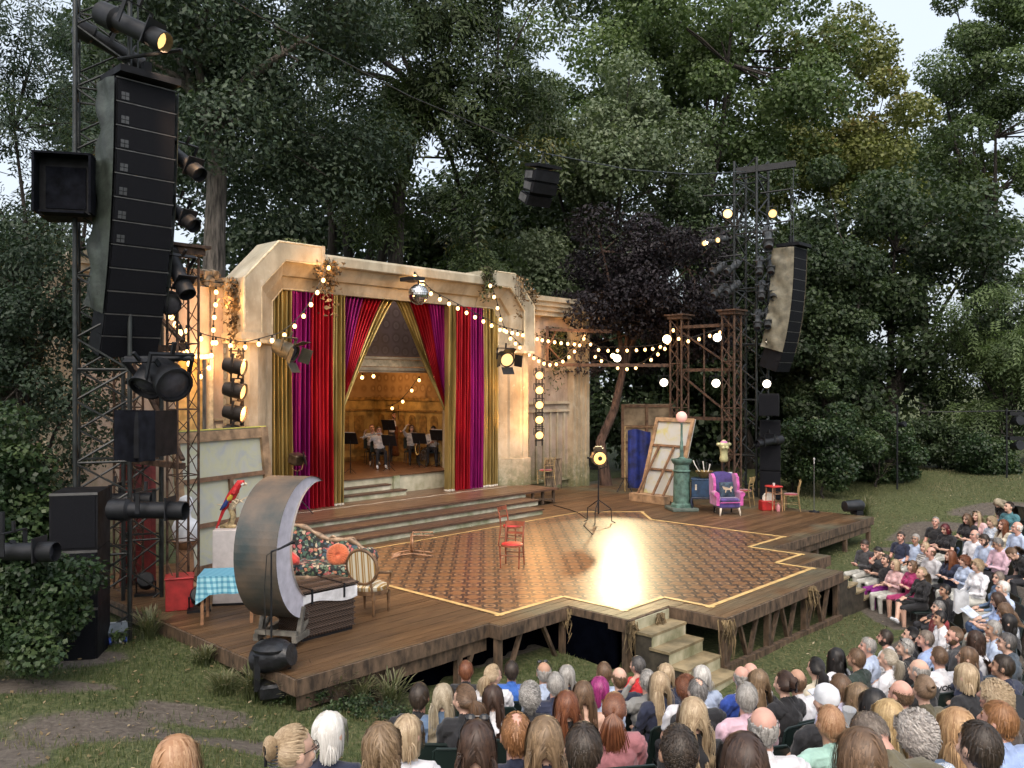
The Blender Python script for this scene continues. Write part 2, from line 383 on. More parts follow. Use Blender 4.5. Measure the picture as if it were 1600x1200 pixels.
# ---------------------------------------------------------------- stage deck
def deck_mat():
    m, t, N, L, b = nt_new('deck_boards')
    oi = N.new('ShaderNodeObjectInfo')
    n1 = nz(t, 1.6, 6, .65, stretch=(1, 14, 14)); n2 = nz(t, .55, 5); n3 = nz(t, 30, 4, stretch=(1, 20, 20))
    c = ramp(t, n1.outputs[0], [(.25, (.04, .022, .011)), (.5, (.1, .055, .026)), (.75, (.175, .105, .052))])
    v = mth(t, 'MULTIPLY_ADD', oi.outputs['Random'], .55, .72)
    c2 = mixc(t, 1.0, c.outputs[0], mth(t, 'MULTIPLY', v, 1.0), 'MULTIPLY')
    tc = N.new('ShaderNodeTexCoord'); sx = N.new('ShaderNodeSeparateXYZ'); L.new(tc.outputs['Object'], sx.inputs[0])
    # weathered green grey at the outer rim of the deck (open to the rain)
    near = mth(t, 'MULTIPLY_ADD', sx.outputs[1], -1.1, 10.9)
    right = mth(t, 'MULTIPLY_ADD', sx.outputs[0], .45, -9.2)
    w = mth(t, 'ADD', mth(t, 'MAXIMUM', mth(t, 'MINIMUM', near, 1.0), mth(t, 'MINIMUM', right, 1.0)), mth(t, 'MULTIPLY_ADD', n2.outputs[0], 2.4, -1.75))
    wr = ramp(t, w, [(.25, 0.0), (.8, .75)])
    g = ramp(t, n1.outputs[0], [(.3, (.04, .05, .035)), (.6, (.12, .125, .085)), (.8, (.2, .18, .12))])
    L.new(mixc(t, wr.outputs[0], c2, g.outputs[0]), b.inputs['Base Color'])
    L.new(mth(t, 'MULTIPLY_ADD', n2.outputs[0], .5, .2), b.inputs['Roughness']); b.inputs['Specular IOR Level'].default_value = .35
    bump(t, b, n3.outputs[0], .25, .006); return m
DECK = deck_mat()
STG = [(5.8, 9.1), (9.18, 9.1), (9.18, 8.85), (10.78, 8.85), (10.78, 7.65), (11.9, 7.65), (11.9, 6.6), (16.4, 6.6), (16.4, 7.4), (17.73, 7.4), (17.73, 8.68), (23.7, 8.68), (23.7, 11.2), (27.5, 13.0), (27.5, 19.5), (19.9, 19.5), (19.9, 16.8), (5.8, 16.8)]
def spans(v, poly=STG):
    xs = []
    for (a, b), (c, d) in zip(poly, poly[1:]+poly[:1]):
        if (b-v)*(d-v) < 0: xs.append(a+(v-b)/(d-b)*(c-a))
    xs.sort(); return list(zip(xs[::2], xs[1::2]))
deck = setthing('stage_deck', 'timber board stage floor with zigzag front edge', 'stage')
BW = .142; v = 6.6; rb = random.Random(3)
cuts = sorted({6.6, 7.4, 7.65, 8.68, 8.85, 9.1, 11.2, 16.8, 19.5})
rows = []
for a, b in zip(cuts, cuts[1:]):
    n = max(1, round((b-a)/BW)); rows += [(a+(b-a)*i/n, a+(b-a)*(i+1)/n) for i in range(n)]
nb = 0
for v0, v1 in rows:
    for a, b in spans((v0+v1)/2):
        L_ = b-a; k = max(1, round(L_/ (5.2 if v0 < 12 else 9.0))); e = [a] + sorted(a+L_*(i+rb.uniform(-.25, .25))/k for i in range(1, k)) + [b]
        for s0, s1 in zip(e, e[1:]):
            dz = rb.uniform(-.0025, .0025); g = .004
            ob('board', MB().box(((s0+s1)/2, (v0+v1)/2, -.02+dz), (s1-s0-g, v1-v0-g*1.3, .04)), DECK, deck); nb += 1
und = MB(); und.prism([(a+.0, b) for a, b in STG], (-.11, -.046)); ob('subfloor', und, WOODD, deck)
# fascia along the rim, joists
rim = [(5.8, 16.0)] + STG[:13]
for (a, b), (c, d) in zip(rim, rim[1:]):
    dx, dy = c-a, d-b; ln = math.hypot(dx, dy)
    if ln < .05: continue
    nx_, ny_ = dy/ln, -dx/ln
    pm = ((a+c)/2+nx_*.022, (b+d)/2+ny_*.022, -.105)
    ob('fascia_board', MB().box(pm, (ln+.044, .04, .2), (0, 0, math.atan2(dy, dx))), WOODD, deck)
# painted parquet and its gold border
def parquet_mat():
    m, t, N, L, b = nt_new('painted_parquet')
    tc = N.new('ShaderNodeTexCoord'); sx = N.new('ShaderNodeSeparateXYZ'); L.new(tc.outputs['Object'], sx.inputs[0])
    C = .405
    def cell(o, off): return mth(t, 'ABSOLUTE', mth(t, 'SUBTRACT', mth(t, 'FRACT', mth(t, 'MULTIPLY_ADD', o, 1/C, off)), .5))
    ax, ay = cell(sx.outputs[0], .1), cell(sx.outputs[1], .35)
    mx, mn, sm_ = mth(t, 'MAXIMUM', ax, ay), mth(t, 'MINIMUM', ax, ay), mth(t, 'MULTIPLY', mth(t, 'ADD', ax, ay), .74)
    o = mth(t, 'MAXIMUM', mx, sm_)
    def band(x, lo, hi): return mth(t, 'MULTIPLY', mth(t, 'GREATER_THAN', x, lo), mth(t, 'LESS_THAN', x, hi))
    ring = band(o, .25, .36); inner = mth(t, 'LESS_THAN', mth(t, 'MAXIMUM', mth(t, 'MULTIPLY', ax, 1.5), mth(t, 'MULTIPLY', ay, .95)), .10)
    pale = band(o, .18, .25); link = mth(t, 'MULTIPLY', mth(t, 'GREATER_THAN', mx, .39), band(mn, .06, .2))
    stem = mth(t, 'MULTIPLY', mth(t, 'GREATER_THAN', mx, .335), mth(t, 'LESS_THAN', mn, .035))
    dark = mth(t, 'MINIMUM', mth(t, 'ADD', mth(t, 'ADD', ring, inner), mth(t, 'ADD', link, stem)), 1.0)
    n1 = nz(t, 2.2, 6, .7, stretch=(1, 8, 8)); n2 = nz(t, 9, 5, .7); n4 = nz(t, .6, 3)
    c = ramp(t, n1.outputs[0], [(.28, (.11, .055, .026)), (.5, (.19, .098, .046)), (.75, (.27, .15, .075))])
    p = mixc(t, mth(t, 'MULTIPLY', pale, .7), c.outputs[0], (.32, .2, .115))
    dk = mixc(t, mth(t, 'MULTIPLY', dark, ramp(t, n2.outputs[0], [(.25, .7), (.5, 1.0)]).outputs[0]), p, (.032, .026, .024))
    L.new(dk, b.inputs['Base Color']); L.new(mth(t, 'MULTIPLY_ADD', n4.outputs[0], .16, mth(t, 'MULTIPLY_ADD', n2.outputs[0], .2, .16)), b.inputs['Roughness'])
    b.inputs['Specular IOR Level'].default_value = .3
    bump(t, b, n2.outputs[0], .15, .005); return m
BRD = [(9.55, 9.24), (11.13, 9.24), (11.13, 7.97), (12.27, 7.97), (12.27, 7.07), (16.27, 7.07), (16.27, 7.82), (17.44, 7.82), (17.44, 9.03), (19.15, 9.03), (19.15, 12.8), (20.15, 13.8), (18.9, 15.05), (9.55, 15.05)]
pq = MB(); pq.prism(BRD, (-.002, .005)); ob('painted_floor', pq, parquet_mat(), deck)
GOLDP = M('gold_border_paint', (.62, .42, .17), .45, 0, .15, 5, .1)
gb = []
for i, (p, q) in enumerate(zip(BRD, BRD[1:]+BRD[:1])):
    d = Vector((q[0]-p[0], q[1]-p[1], 0)); n = Vector((-d.y, d.x, 0)).normalized(); mid = Vector(((p[0]+q[0])/2, (p[1]+q[1])/2, .0075+.0004*i))
    w = .085 if i != len(BRD)-2 else .05
    ob('border_strip', MB().box(mid + n*w/2, (d.length+w*.9, w, .004), (0, 0, math.atan2(d.y, d.x))), GOLDP, deck)
# ---------------------------------------------------------------- timber frame below the deck
frame = setthing('timber_trestle', 'dark timber posts and V struts holding up the stage edge', 'frame')
def legz(u, v): p = S(u, v); return gz(p.x, p.y)-.05
posts = [(9.22, 8.95), (10.7, 8.9), (10.83, 7.72), (11.95, 6.67), (13.45, 6.67), (14.9, 6.67), (16.33, 6.67), (17.66, 7.5), (17.66, 8.75), (18.3, 8.75), (20.2, 8.75), (22.0, 8.75), (23.6, 8.75), (7.15, 9.18), (8.6, 9.18), (12.2, 7.6), (6.4, 9.18)]
for a, b in posts: ob('post', MB().bar((a, b, legz(a, b)), (a, b, -.2), .1), WOODD, frame)
def strut(a, b, c, d, top0, bot1): ob('strut', MB().bar((a, b, top0), (c, d, bot1), .07, .05), WOODD, frame)
for a0, a1 in ((11.95, 13.45), (13.45, 14.9), (14.9, 16.33)):
    g0 = legz((a0+a1)/2, 6.67)+.1; w = a1-a0
    strut(a0+.42, 6.67, a0+.08, 6.67, -.2, g0); strut(a0+.5, 6.67, a0+.75*w/1.45, 6.67, -.2, g0)
    strut(a1-.38, 6.67, a0+.82*w/1.45, 6.67, -.2, g0)
strut(9.7, 8.92, 9.4, 8.92, -.2, legz(9.4, 8.9)); strut(10.2, 8.92, 10.55, 8.92, -.2, legz(10.5, 8.9)); strut(8.95, 9.16, 8.65, 9.16, -.2, legz(8.6, 9.1))
ob('bottom_rail', MB().bar((11.9, 6.62, legz(12, 6.62)+.09), (16.4, 6.62, legz(16.4, 6.62)+.09), .1, .12), WOODD, frame)
ob('joist', MB().box((7.5, 9.16, -.32), (3.3, .06, .2)), WOODD, frame); ob('joist', MB().box((20.7, 8.72, -.3), (5.7, .06, .17)), WOODD, frame)
ob('shade_backing_cloth', MB().grid(lambda s, q: (6.6+5.4*s, (9.5 if s < .76 else 7.95)+.05*math.sin(s*70), -.12-1.1*q), 120, 2), M('under_deck_shade_cloth', (.0015, .002, .004), .95, spec=0.0), frame)  # cloth coloured near black to stand in for the deep shade under the deck
# drooping dry vines on the posts
VINE = M('dry_vine', (.17, .12, .06), .9, 0, .4)
for q, (a, b) in enumerate([(10.76, 8.87), (10.8, 7.66), (11.9, 6.62), (14.9, 6.6), (11.5, 7.6)]):
    vb = MB(); rv = random.Random(q)
    for k in range(46):
        p = Vector((a+rv.gauss(0, .05), b-.03+rv.gauss(0, .04), -.03)); dl = rv.uniform(.05, .4)*(1 if k % 3 else 1.6)
        vb.tube([p, p+Vector((rv.gauss(0, .05), rv.gauss(-.03, .03), -dl*.5)), p+Vector((rv.gauss(0, .07), rv.gauss(-.03, .04), -dl))], [.011, .013, .003], 4)
    tag(ob('hanging_vine', vb, VINE, loc=S(0, 0), rot=(0, 0, SETROT)), ['dry vine hanging at inner corner of the stage front', 'dry vine hanging left of the front steps', 'dry vine wrapped on the post right of the front steps', 'dry vine hanging midway along the strutted stage edge', 'dry vine trailing behind the front steps'][q], 'vine', 'dry vines on the stage edge')
# ---------------------------------------------------------------- access steps
RISER = M('mossy_cream_paint', (.42, .39, .28), .8, 0, .3, 3, .25, 25, col2=(.17, .17, .09)); TREAD = M('worn_tread', (.27, .21, .12), .7, 0, .3, 3, .3, 30, col2=(.11, .09, .05))
def steps(label, u0, u1, v0, n, dirv, z0, tread, name='wooden_steps', du=0.0):
    t = setthing(name, label, 'steps')
    for i in range(n):
        zt = z0-.2*(i+1); va = v0+dirv*tread*i; vb_ = v0+dirv*tread*(i+1); bott = min(legz(u0, vb_), zt-.25)
        ob('riser', MB().box(((u0+u1)/2+du*i, va+dirv*.012, zt+.1-.02), (u1-u0-.06, .02, .2)), RISER, t)
        ob('tread', MB().box(((u0+u1)/2+du*i, (va+vb_)/2, zt), (u1-u0, tread+.05, .04)), TREAD, t)
        for s in (u0+.05, u1-.05): ob('shade_stringer', MB().box((s+du*i, (va+vb_)/2, (zt+bott)/2-.02), (.04, tread, zt-bott)), M('shade_dark_board', (.05, .042, .03), .8, 0, .3), t)  # side board darkened to stand in for the shaded open side of the steps
    ob('riser', MB().box(((u0+u1)/2+du*(n-1), vb_, (zt+bott)/2-.02), (u1-u0-.06, .02, zt-bott-.02)), RISER, t)
steps('four mossy wooden steps at the front centre of the stage', 10.85, 11.85, 7.6, 4, -1, 0.0, .31)
def steps_side(label, v0, v1, u0, n, tread):
    t = setthing('wooden_steps', label, 'steps')
    for i in range(n):
        zt = -.2*(i+1); ua = u0+tread*i; ub = ua+tread; bott = min(legz(ub, v0), zt-.25)
        ob('riser', MB().box((ua+.012, (v0+v1)/2, zt+.08), (.02, v1-v0-.06, .2)), RISER, t)
        ob('tread', MB().box(((ua+ub)/2, (v0+v1)/2, zt), (tread+.05, v1-v0, .04)), TREAD, t)
        for s in (v0+.05, v1-.05): ob('shade_stringer', MB().box(((ua+ub)/2, s, (zt+bott)/2-.02), (tread, .04, zt-bott)), _MC['shade_dark_board'], t)  # same dark board in place of the shade at the open side
    ob('riser', MB().box((ub, (v0+v1)/2, (zt+bott)/2), (.02, v1-v0-.06, zt-bott)), RISER, t)
steps_side('wooden steps at the right corner of the stage by the front row', 6.62, 7.36, 16.45, 4, .42)
# ---------------------------------------------------------------- platform in front of the proscenium
plat = setthing('stage_platform', 'raised brown platform with three long steps below the curtains', 'platform')
TOPW = M('platform_boards', (.17, .10, .06), .35, 0, .35, 2, .2, 20, stretch=(1, 14, 1)); EDGE = M('dark_edge_wood', (.1, .055, .035), .5, 0, .3, 5, .2, 30, stretch=(1, 9, 9))
PALE = M('pale_mossy_riser', (.5, .48, .38), .8, 0, .25, 2.2, .2, 20, col2=(.2, .22, .12))
for i, (va, vb_, z, ua, ub) in enumerate([(15.55, 16.17, .15, 10.9, 17.85), (16.12, 16.8, .3, 10.55, 18.3)]):
    k = 5
    for j in range(k):
        s0 = ua+(ub-ua)*j/k; s1 = ua+(ub-ua)*(j+1)/k
        ob('riser_panel', MB().box(((s0+s1)/2, va+.05, z-.085), (s1-s0-.006, .03, .13)), PALE, plat)
    ob('step_tread', MB().box(((ua+ub)/2, (va+vb_)/2, z-.01), (ub-ua+.04, vb_-va+.02, .045)), EDGE, plat)
    ob('step_side', MB().box((ua+.06, (va+vb_)/2+.04, z-.1), (.03, vb_-va-.1, .13)), PALE, plat)
for j in range(6):
    s0 = 9.9+8.6*j/6; s1 = 9.9+8.6*(j+1)/6
    ob('riser_panel', MB().box(((s0+s1)/2, 16.83, .36), (s1-s0-.006, .03, .12 if j else .12)), PALE, plat)
nbd = 12
for j in range(nbd):
    a = 16.76+j*(19.9-16.76)/nbd; b_ = a+(19.9-16.76)/nbd
    ob('board', MB().box((14.9, (a+b_)/2, .425), (10.1, b_-a-.006, .05)), TOPW if j else EDGE, plat)
ob('platform_body', MB().box((14.1, 18.4, .19), (8.2, 3.0, .4)), PALE, plat)
for a in (18.9, 19.35, 19.85): ob('leg', MB().bar((a, 16.9, 0), (a, 16.9, .4), .07), WOODD, plat)
ob('rail', MB().bar((18.9, 16.9, .2), (19.85, 16.9, .1), .05), WOODD, plat)
trim = MB()
for k in range(150): trim.box((11.3+7.9*k/150, 18.18+.03*math.sin(k*.35), .456), (.035, .03, .008))
tag(ob('floor_marking_chain', trim, M('white_chain', (.6, .55, .45), .6), plat), kind='stuff')
# ---------------------------------------------------------------- proscenium arch
def plaster_mat(name, a, b_, c):
    m, t, N, L, b = nt_new(name)
    n1 = nz(t, .9, 7, .65); n2 = nz(t, 5, 6, .7); n3 = nz(t, 1.3, 6, .6, stretch=(1.6, 1.6, .55)); n4 = nz(t, 60, 3)
    base = ramp(t, n1.outputs[0], [(.3, a), (.55, b_), (.75, c)])
    dirt = ramp(t, n3.outputs[0], [(.42, 0.0), (.66, .62)])
    c1 = mixc(t, dirt.outputs[0], base.outputs[0], (.17, .14, .09))
    tc = N.new('ShaderNodeTexCoord'); sx = N.new('ShaderNodeSeparateXYZ'); L.new(tc.outputs['Object'], sx.inputs[0])
    low = mth(t, 'ADD', mth(t, 'MULTIPLY_ADD', sx.outputs[2], -.42, .75), mth(t, 'MULTIPLY_ADD', n2.outputs[0], 1.4, -.75))
    c2 = mixc(t, ramp(t, low, [(.1, 0.0), (.65, .85)]).outputs[0], c1, (.10, .115, .045))
    n5 = nz(t, .7, 4); g_ = mth(t, 'ADD', mth(t, 'MULTIPLY_ADD', sx.outputs[2], .5, -3.0), mth(t, 'MULTIPLY_ADD', n5.outputs[0], 2.2, -1.1)); c2 = mixc(t, ramp(t, g_, [(.1, 0.0), (.9, .55)]).outputs[0], c2, (.3, .31, .25))   # lichen on the exposed top
    cr = ramp(t, n2.outputs[0], [(.6, 0.0), (.7, .6)])
    L.new(mixc(t, cr.outputs[0], c2, (.55, .5, .4)), b.inputs['Base Color']); b.inputs['Roughness'].default_value = .85
    bump(t, b, mth(t, 'ADD', n2.outputs[0], mth(t, 'MULTIPLY', n4.outputs[0], .4)), .35, .015); return m
STONE = plaster_mat('weathered_plaster', (.33, .26, .17), (.47, .40, .29), (.55, .51, .42))
WALLP = plaster_mat('stained_wall', (.3, .24, .2), (.45, .35, .28), (.5, .46, .38))
BEAD = M('cream_bead', (.66, .56, .38), .7, 0, .2)
pros = setthing('proscenium_arch', 'large cream proscenium arch with chamfered corners and stepped mouldings', 'arch')
PC, PW, PT = 15.12, 5.08, 4.17
def apt(s, k, zb=4.87):
    return [(PC-PW+s, zb), (PC-PW+s, 6.14-.414*s), (PC-PT+.414*s, 7.1-s), (PC+PT-.414*s, 7.1-s), (PC+PW-s, 6.14-.414*s), (PC+PW-s, zb)][k]
PROF = [(0, 18.95), (0, 18.0), (.06, 17.96), (.44, 17.96), (.47, 18.0), (.47, 18.1), (.78, 18.3), (.80, 18.4), (1.1, 18.55), (1.1, 18.95)]
def sweep(name, pts_by_prof, mat, par):
    n = len(pts_by_prof[0]); mb = MB(); mb.add([p for ring in pts_by_prof for p in ring], [(i, (i+1) % n, n+(i+1) % n, n+i) for i in range(n)] + [tuple(range(n))[::-1], tuple(range(n, 2*n))])
    return ob(name, mb, mat, par)
def ring(k, prof=PROF, zb=4.87): return [(apt(s, k, zb)[0], v, apt(s, k, zb)[1]) for s, v in prof]
for k, nm in ((0, 'upright_block'), (1, 'corner_block'), (3, 'corner_block'), (4, 'upright_block')):
    a, b_ = ring(k), ring(k+1)
    sweep(nm, [a, b_], STONE, pros)
def topring(u, dv=0.0, dz=0.0): return [(u, v+(dv if v < 18.5 else 0), 7.1-s-(dz if s < .2 else 0)) for s, v in PROF]
sweep('header_end', [ring(2), topring(12.2)], STONE, pros); sweep('header_middle', [topring(12.2, .07, .17), topring(18.1, .07, .17)], STONE, pros); sweep('header_end', [topring(18.1), ring(3)], STONE, pros)
def colring(z, o, side, prof): return [((PC-PW+s+o if side < 0 else PC+PW-s-o), v, z) for s, v in prof]
SH = [(.1, 18.9), (.1, 18.2), (.2, 18.07), (.42, 18.07), (.44, 18.12), (.5, 18.14), (.78, 18.33), (.82, 18.4), (1.08, 18.55), (1.08, 18.9)]
BS = [(.02, 18.92), (.02, 18.15), (.18, 17.98), (.5, 17.98), (.52, 18.0), (.6, 18.05), (.8, 18.2), (.84, 18.25), (1.12, 18.5), (1.12, 18.92)]
CP = [(-.05, 18.95), (-.05, 18.0), (.03, 17.92), (.5, 17.92), (.52, 17.94), (.6, 18.0), (.8, 18.2), (.84, 18.26), (1.14, 18.48), (1.14, 18.95)]
for sd in (-1, 1):
    sweep('column_shaft', [colring(1.3, 0, sd, SH), colring(4.7, 0, sd, SH)], STONE, pros)
    sweep('column_base', [colring(.452, 0, sd, BS), colring(1.3, 0, sd, BS)], STONE, pros)
    sweep('capital', [colring(4.7, 0, sd, CP), colring(4.868, 0, sd, CP)], STONE, pros)
    sweep('capital_lip', [colring(4.62, .03, sd, CP), colring(4.698, .03, sd, CP)], BEAD, pros)
for s, v, r in ((.02, 17.98, .03), (.46, 17.99, .025), (1.08, 18.54, .022)):
    mb = MB(); mb.tube([(apt(s, k)[0], v, apt(s, k)[1]) for k in range(3)] + [(12.15, v, 7.1-s)], r, 6); ob('bead', mb, BEAD, pros)
    mb = MB(); mb.tube([(18.15, v, 7.1-s)] + [(apt(s, k)[0], v, apt(s, k)[1]) for k in range(3, 6)], r, 6); ob('bead', mb, BEAD, pros)
for ua in (12.2, 18.1): ob('joint_cover', MB().box((ua, 17.99, 6.68), (.1, .1, .85)), STONE, pros)
# curtains
def cloth_mat(name, col, glint):
    m, t, N, L, b = nt_new(name)
    n1 = nz(t, 3, 4, stretch=(1, 1, .25)); n2 = nz(t, 160, 2)
    c = ramp(t, n1.outputs[0], [(.3, tuple(x*.6 for x in col)), (.7, tuple(min(1, x*1.35) for x in col))])
    L.new(c.outputs[0], b.inputs['Base Color']); b.inputs['Metallic'].default_value = .75; b.inputs['Roughness'].default_value = .3
    bump(t, b, n2.outputs[0], glint, .006); return m
CG = cloth_mat('gold_lame', (.40, .30, .11), .5); CR = cloth_mat('red_lame', (.40, .012, .024), .7); CPu = cloth_mat('magenta_lame', (.28, .012, .15), .7)
HEM = M('white_hem', (.75, .7, .6), .8)
def straight(t, u0, u1, mat, v=18.6, seed=0):
    u0 -= .03; u1 += .03; n = max(4, int((u1-u0)/.105)); rs = random.Random(seed); ph = rs.uniform(0, 6)
    def fn(s, q):
        x = u0+(u1-u0)*s; a = .075+.03*math.sin(s*9+ph)
        return (x+.012*math.sin(q*5+s*20), v + a*math.sin(s*n*2*math.pi+ph+.25*math.sin(q*4+ph)) + .02*math.sin(q*3+ph), .49+5.5*q)
    ob('panel', MB().grid(fn, n*12, 14), mat, t, 180)
    ob('hem', MB().grid(lambda s, q: tuple(Vector(fn(s, 0))+Vector((0, -.012, -.03+.05*q))), n*8, 1), HEM if mat is CG else mat, t, 180)
cl = setthing('stage_curtain', 'long gold, magenta and red curtain hanging straight at the left column', 'curtain', group='stage curtains')
for i, (a, b_, m) in enumerate([(11.1, 11.64, CG), (11.64, 12.2, CPu), (12.2, 12.86, CR), (12.86, 13.26, CG)]): straight(cl, a, b_, m, 18.6-.012*i, i)
cr = setthing('stage_curtain', 'long gold, red and magenta curtain hanging straight at the right column', 'curtain', group='stage curtains')
for i, (a, b_, m) in enumerate([(17.0, 17.28, CG), (17.28, 17.9, CR), (17.9, 18.47, CPu), (18.47, 19.12, CG)]): straight(cr, a, b_, m, 18.6-.012*i, i+7)
def drape(t, sgn, a0, a1, mat, k):
    uo, ui, ub = (13.22, 15.1, 13.2) if sgn > 0 else (17.05, 15.13, 17.1)
    n = max(3, int((a1-a0)*16))
    def fn(s, q):
        a = a0+(a1-a0)*s; w = 1-q; top = uo+(ui-uo)*a; bot = ub+sgn*(.02+.2*a)-sgn*.12
        e = q**.92; x = top*(1-e)+bot*e; amp = .07*(1-.65*e)
        return (x+.01*math.sin(q*9+s*30), 18.74 + amp*math.sin(s*n*2*math.pi+k)+.05*math.sin(math.pi*q), 6.0-(3.3-.15*a)*q)
    ob('panel', MB().grid(fn, n*10, 22), mat, t, 180)
d1 = setthing('draped_curtain', 'red, magenta and gold curtain swept aside to the left', 'curtain', group='swept curtains')
for k, (a, b_, m) in enumerate([(0, .42, CPu), (.42, .76, CR), (.76, 1, CG)]): drape(d1, 1, a, b_, m, k)
d2 = setthing('draped_curtain', 'red, magenta and gold curtain swept aside to the right', 'curtain', group='swept curtains')
for k, (a, b_, m) in enumerate([(0, .4, CPu), (.4, .74, CR), (.74, 1, CG)]): drape(d2, -1, a, b_, m, k+4)
# ---------------------------------------------------------------- band room behind the curtains
room = setthing('band_room', 'panelled yellow band room with patterned wallpaper behind the curtains', 'room')
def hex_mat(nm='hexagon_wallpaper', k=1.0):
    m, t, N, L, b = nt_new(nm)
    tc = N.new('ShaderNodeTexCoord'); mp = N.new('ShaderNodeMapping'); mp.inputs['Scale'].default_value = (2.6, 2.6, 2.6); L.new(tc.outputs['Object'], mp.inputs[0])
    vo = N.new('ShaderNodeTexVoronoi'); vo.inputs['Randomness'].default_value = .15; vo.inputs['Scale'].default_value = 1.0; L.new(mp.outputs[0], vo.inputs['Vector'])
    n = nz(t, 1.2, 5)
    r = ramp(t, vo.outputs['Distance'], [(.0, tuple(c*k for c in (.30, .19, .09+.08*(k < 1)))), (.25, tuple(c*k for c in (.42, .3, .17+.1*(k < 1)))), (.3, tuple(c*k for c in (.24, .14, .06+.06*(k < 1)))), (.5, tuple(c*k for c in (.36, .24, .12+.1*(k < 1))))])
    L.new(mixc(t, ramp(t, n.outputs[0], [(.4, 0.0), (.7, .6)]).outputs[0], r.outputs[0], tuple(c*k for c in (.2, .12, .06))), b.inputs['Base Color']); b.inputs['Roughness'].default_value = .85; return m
HEX = hex_mat(); PANEL = M('ochre_panelling', (.42, .29, .10), .55, 0, .3, 3, .15); PAND = M('ochre_frame', (.3, .18, .055), .55, 0, .3)
ob('floor_riser', MB().box((16.05, 22.0, .70), (5.4, 5.0, .5)), [M('riser_face', (.5, .47, .36), .8, 0, .3, 2, .2, 20, col2=(.25, .24, .14))], room)
for j in range(14): ob('floor_board', MB().box((16.05, 19.62+j*.345, .965), (5.44, .34, .03)), M('riser_floor', (.2, .095, .045), .35, 0, .35, 2, .1, 30, stretch=(1, 14, 1)), room)
ob('riser_post', MB().box((15.75, 19.46, .71), (.22, .1, .5)), PALE, room)
for i, (va, z) in enumerate(((18.92, .61), (19.22, .77))):
    ob('step_tread', MB().box((14.35-.17*i, va+.17, z-.02), (2.75-.35*i, .36, .04)), EDGE, room); ob('step_riser', MB().box((14.35-.17*i, va+.03, z-.11), (2.7-.35*i, .03, .14)), PALE, room)
ob('side_wall', MB().box((18.62, 22.0, 3.6), (.1, 4.4, 5.4)), HEX, room)
ob('back_wall', MB().box((15.5, 24.2, 3.6), (6.2, .1, 5.4)), HEX, room)
ob('left_wall', MB().box((12.35, 22.2, 3.6), (.1, 4.0, 5.4)), HEX, room)
ob('ceiling', MB().box((15.5, 22.2, 6.2), (6.4, 4.2, .1)), BLACKCLOTH, room)
for z, h in ((3.14, .1), (2.75, .06), (1.05, .16)):
    ob('wall_rail', MB().box((18.52, 22.0, z), (.1, 4.3, h)), PAND, room); ob('wall_rail', MB().box((15.5, 24.1, z), (6.0, .1, h)), PAND, room)
ob('wainscot', MB().box((18.56, 22.0, 2.05), (.05, 4.3, 2.1)), PANEL, room); ob('wainscot', MB().box((15.5, 24.14, 2.05), (6.0, .05, 2.1)), PANEL, room)
for j in range(7):
    a = 20.35+j*.56; fr = lambda p, q, c: (18.53-c, p, q)
    mb = MB(); mb.prism([(a-.18, 1.3), (a+.18, 1.3), (a+.18, 2.45)] + [(a+.18*math.cos(w), 2.45+.16*math.sin(w)) for w in (.5, 1.0, 1.57, 2.1, 2.6)] + [(a-.18, 2.45)], (-.02, .012), fr); ob('arched_panel', mb, PAND, room)
for j in range(9):
    mb = MB(); mb.box((12.9+j*.62, 24.11, 1.95), (.4, .03, 1.2)); ob('wall_panel', mb, PAND, room)
port = setthing('inner_portal', 'cream door frame with header beam behind the curtain gap', 'door frame')
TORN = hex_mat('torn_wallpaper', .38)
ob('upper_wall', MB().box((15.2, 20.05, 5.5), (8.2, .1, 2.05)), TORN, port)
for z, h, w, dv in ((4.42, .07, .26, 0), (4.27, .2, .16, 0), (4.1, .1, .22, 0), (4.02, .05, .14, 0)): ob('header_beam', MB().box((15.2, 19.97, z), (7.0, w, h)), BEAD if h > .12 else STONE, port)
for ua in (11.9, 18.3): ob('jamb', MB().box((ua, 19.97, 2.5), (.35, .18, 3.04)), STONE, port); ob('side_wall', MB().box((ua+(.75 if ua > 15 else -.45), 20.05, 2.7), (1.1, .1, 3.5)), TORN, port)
# ---------------------------------------------------------------- side walls (wings)
wl_ = setthing('wing_wall', 'stained wall with yellow doorway and broken top left of the arch', 'wall')
ob('wall', MB().box((9.88, 19.05, 3.0), (.36, .16, 6.0)), WALLP, wl_)
ob('wall', MB().box((7.3, 19.05, 3.0), (3.15, .16, 6.0)), WALLP, wl_)
ob('wall', MB().box((9.3, 19.05, 5.1), (.9, .16, 1.7)), WALLP, wl_)
ob('doorway', MB().box((9.28, 19.3, 2.4), (.8, .06, 3.9)), M('lit_yellow_wall', (.62, .42, .16), .8), wl_)  # yellow light of the interior is put into this wall's colour
ob('door_frame', MB().box((9.72, 18.95, 2.2), (.1, .1, 4.1)), BEAD, wl_); ob('door_frame', MB().box((9.28, 18.95, 4.3), (.95, .1, .12)), BEAD, wl_)
for z in (1.7, 2.25, 2.8): ob('panel_rail', MB().box((9.93, 18.94, z), (.26, .06, .05)), STONE, wl_); ob('panel', MB().box((9.93, 18.95, z-.27), (.16, .04, .3)), BEAD, wl_)
rr = random.Random(5)
for k in range(22): ob('broken_block', MB().box((8.4+rr.uniform(0, 1.55), 19.0+rr.uniform(-.15, .1), 5.95+rr.uniform(0, .35)), (rr.uniform(.12, .4), rr.uniform(.15, .3), rr.uniform(.05, .2)), (rr.uniform(-.3, .3), rr.uniform(-.3, .3), rr.uniform(-.5, .5))), M('rubble', (.22, .18, .13), .9, 0, .4), wl_)
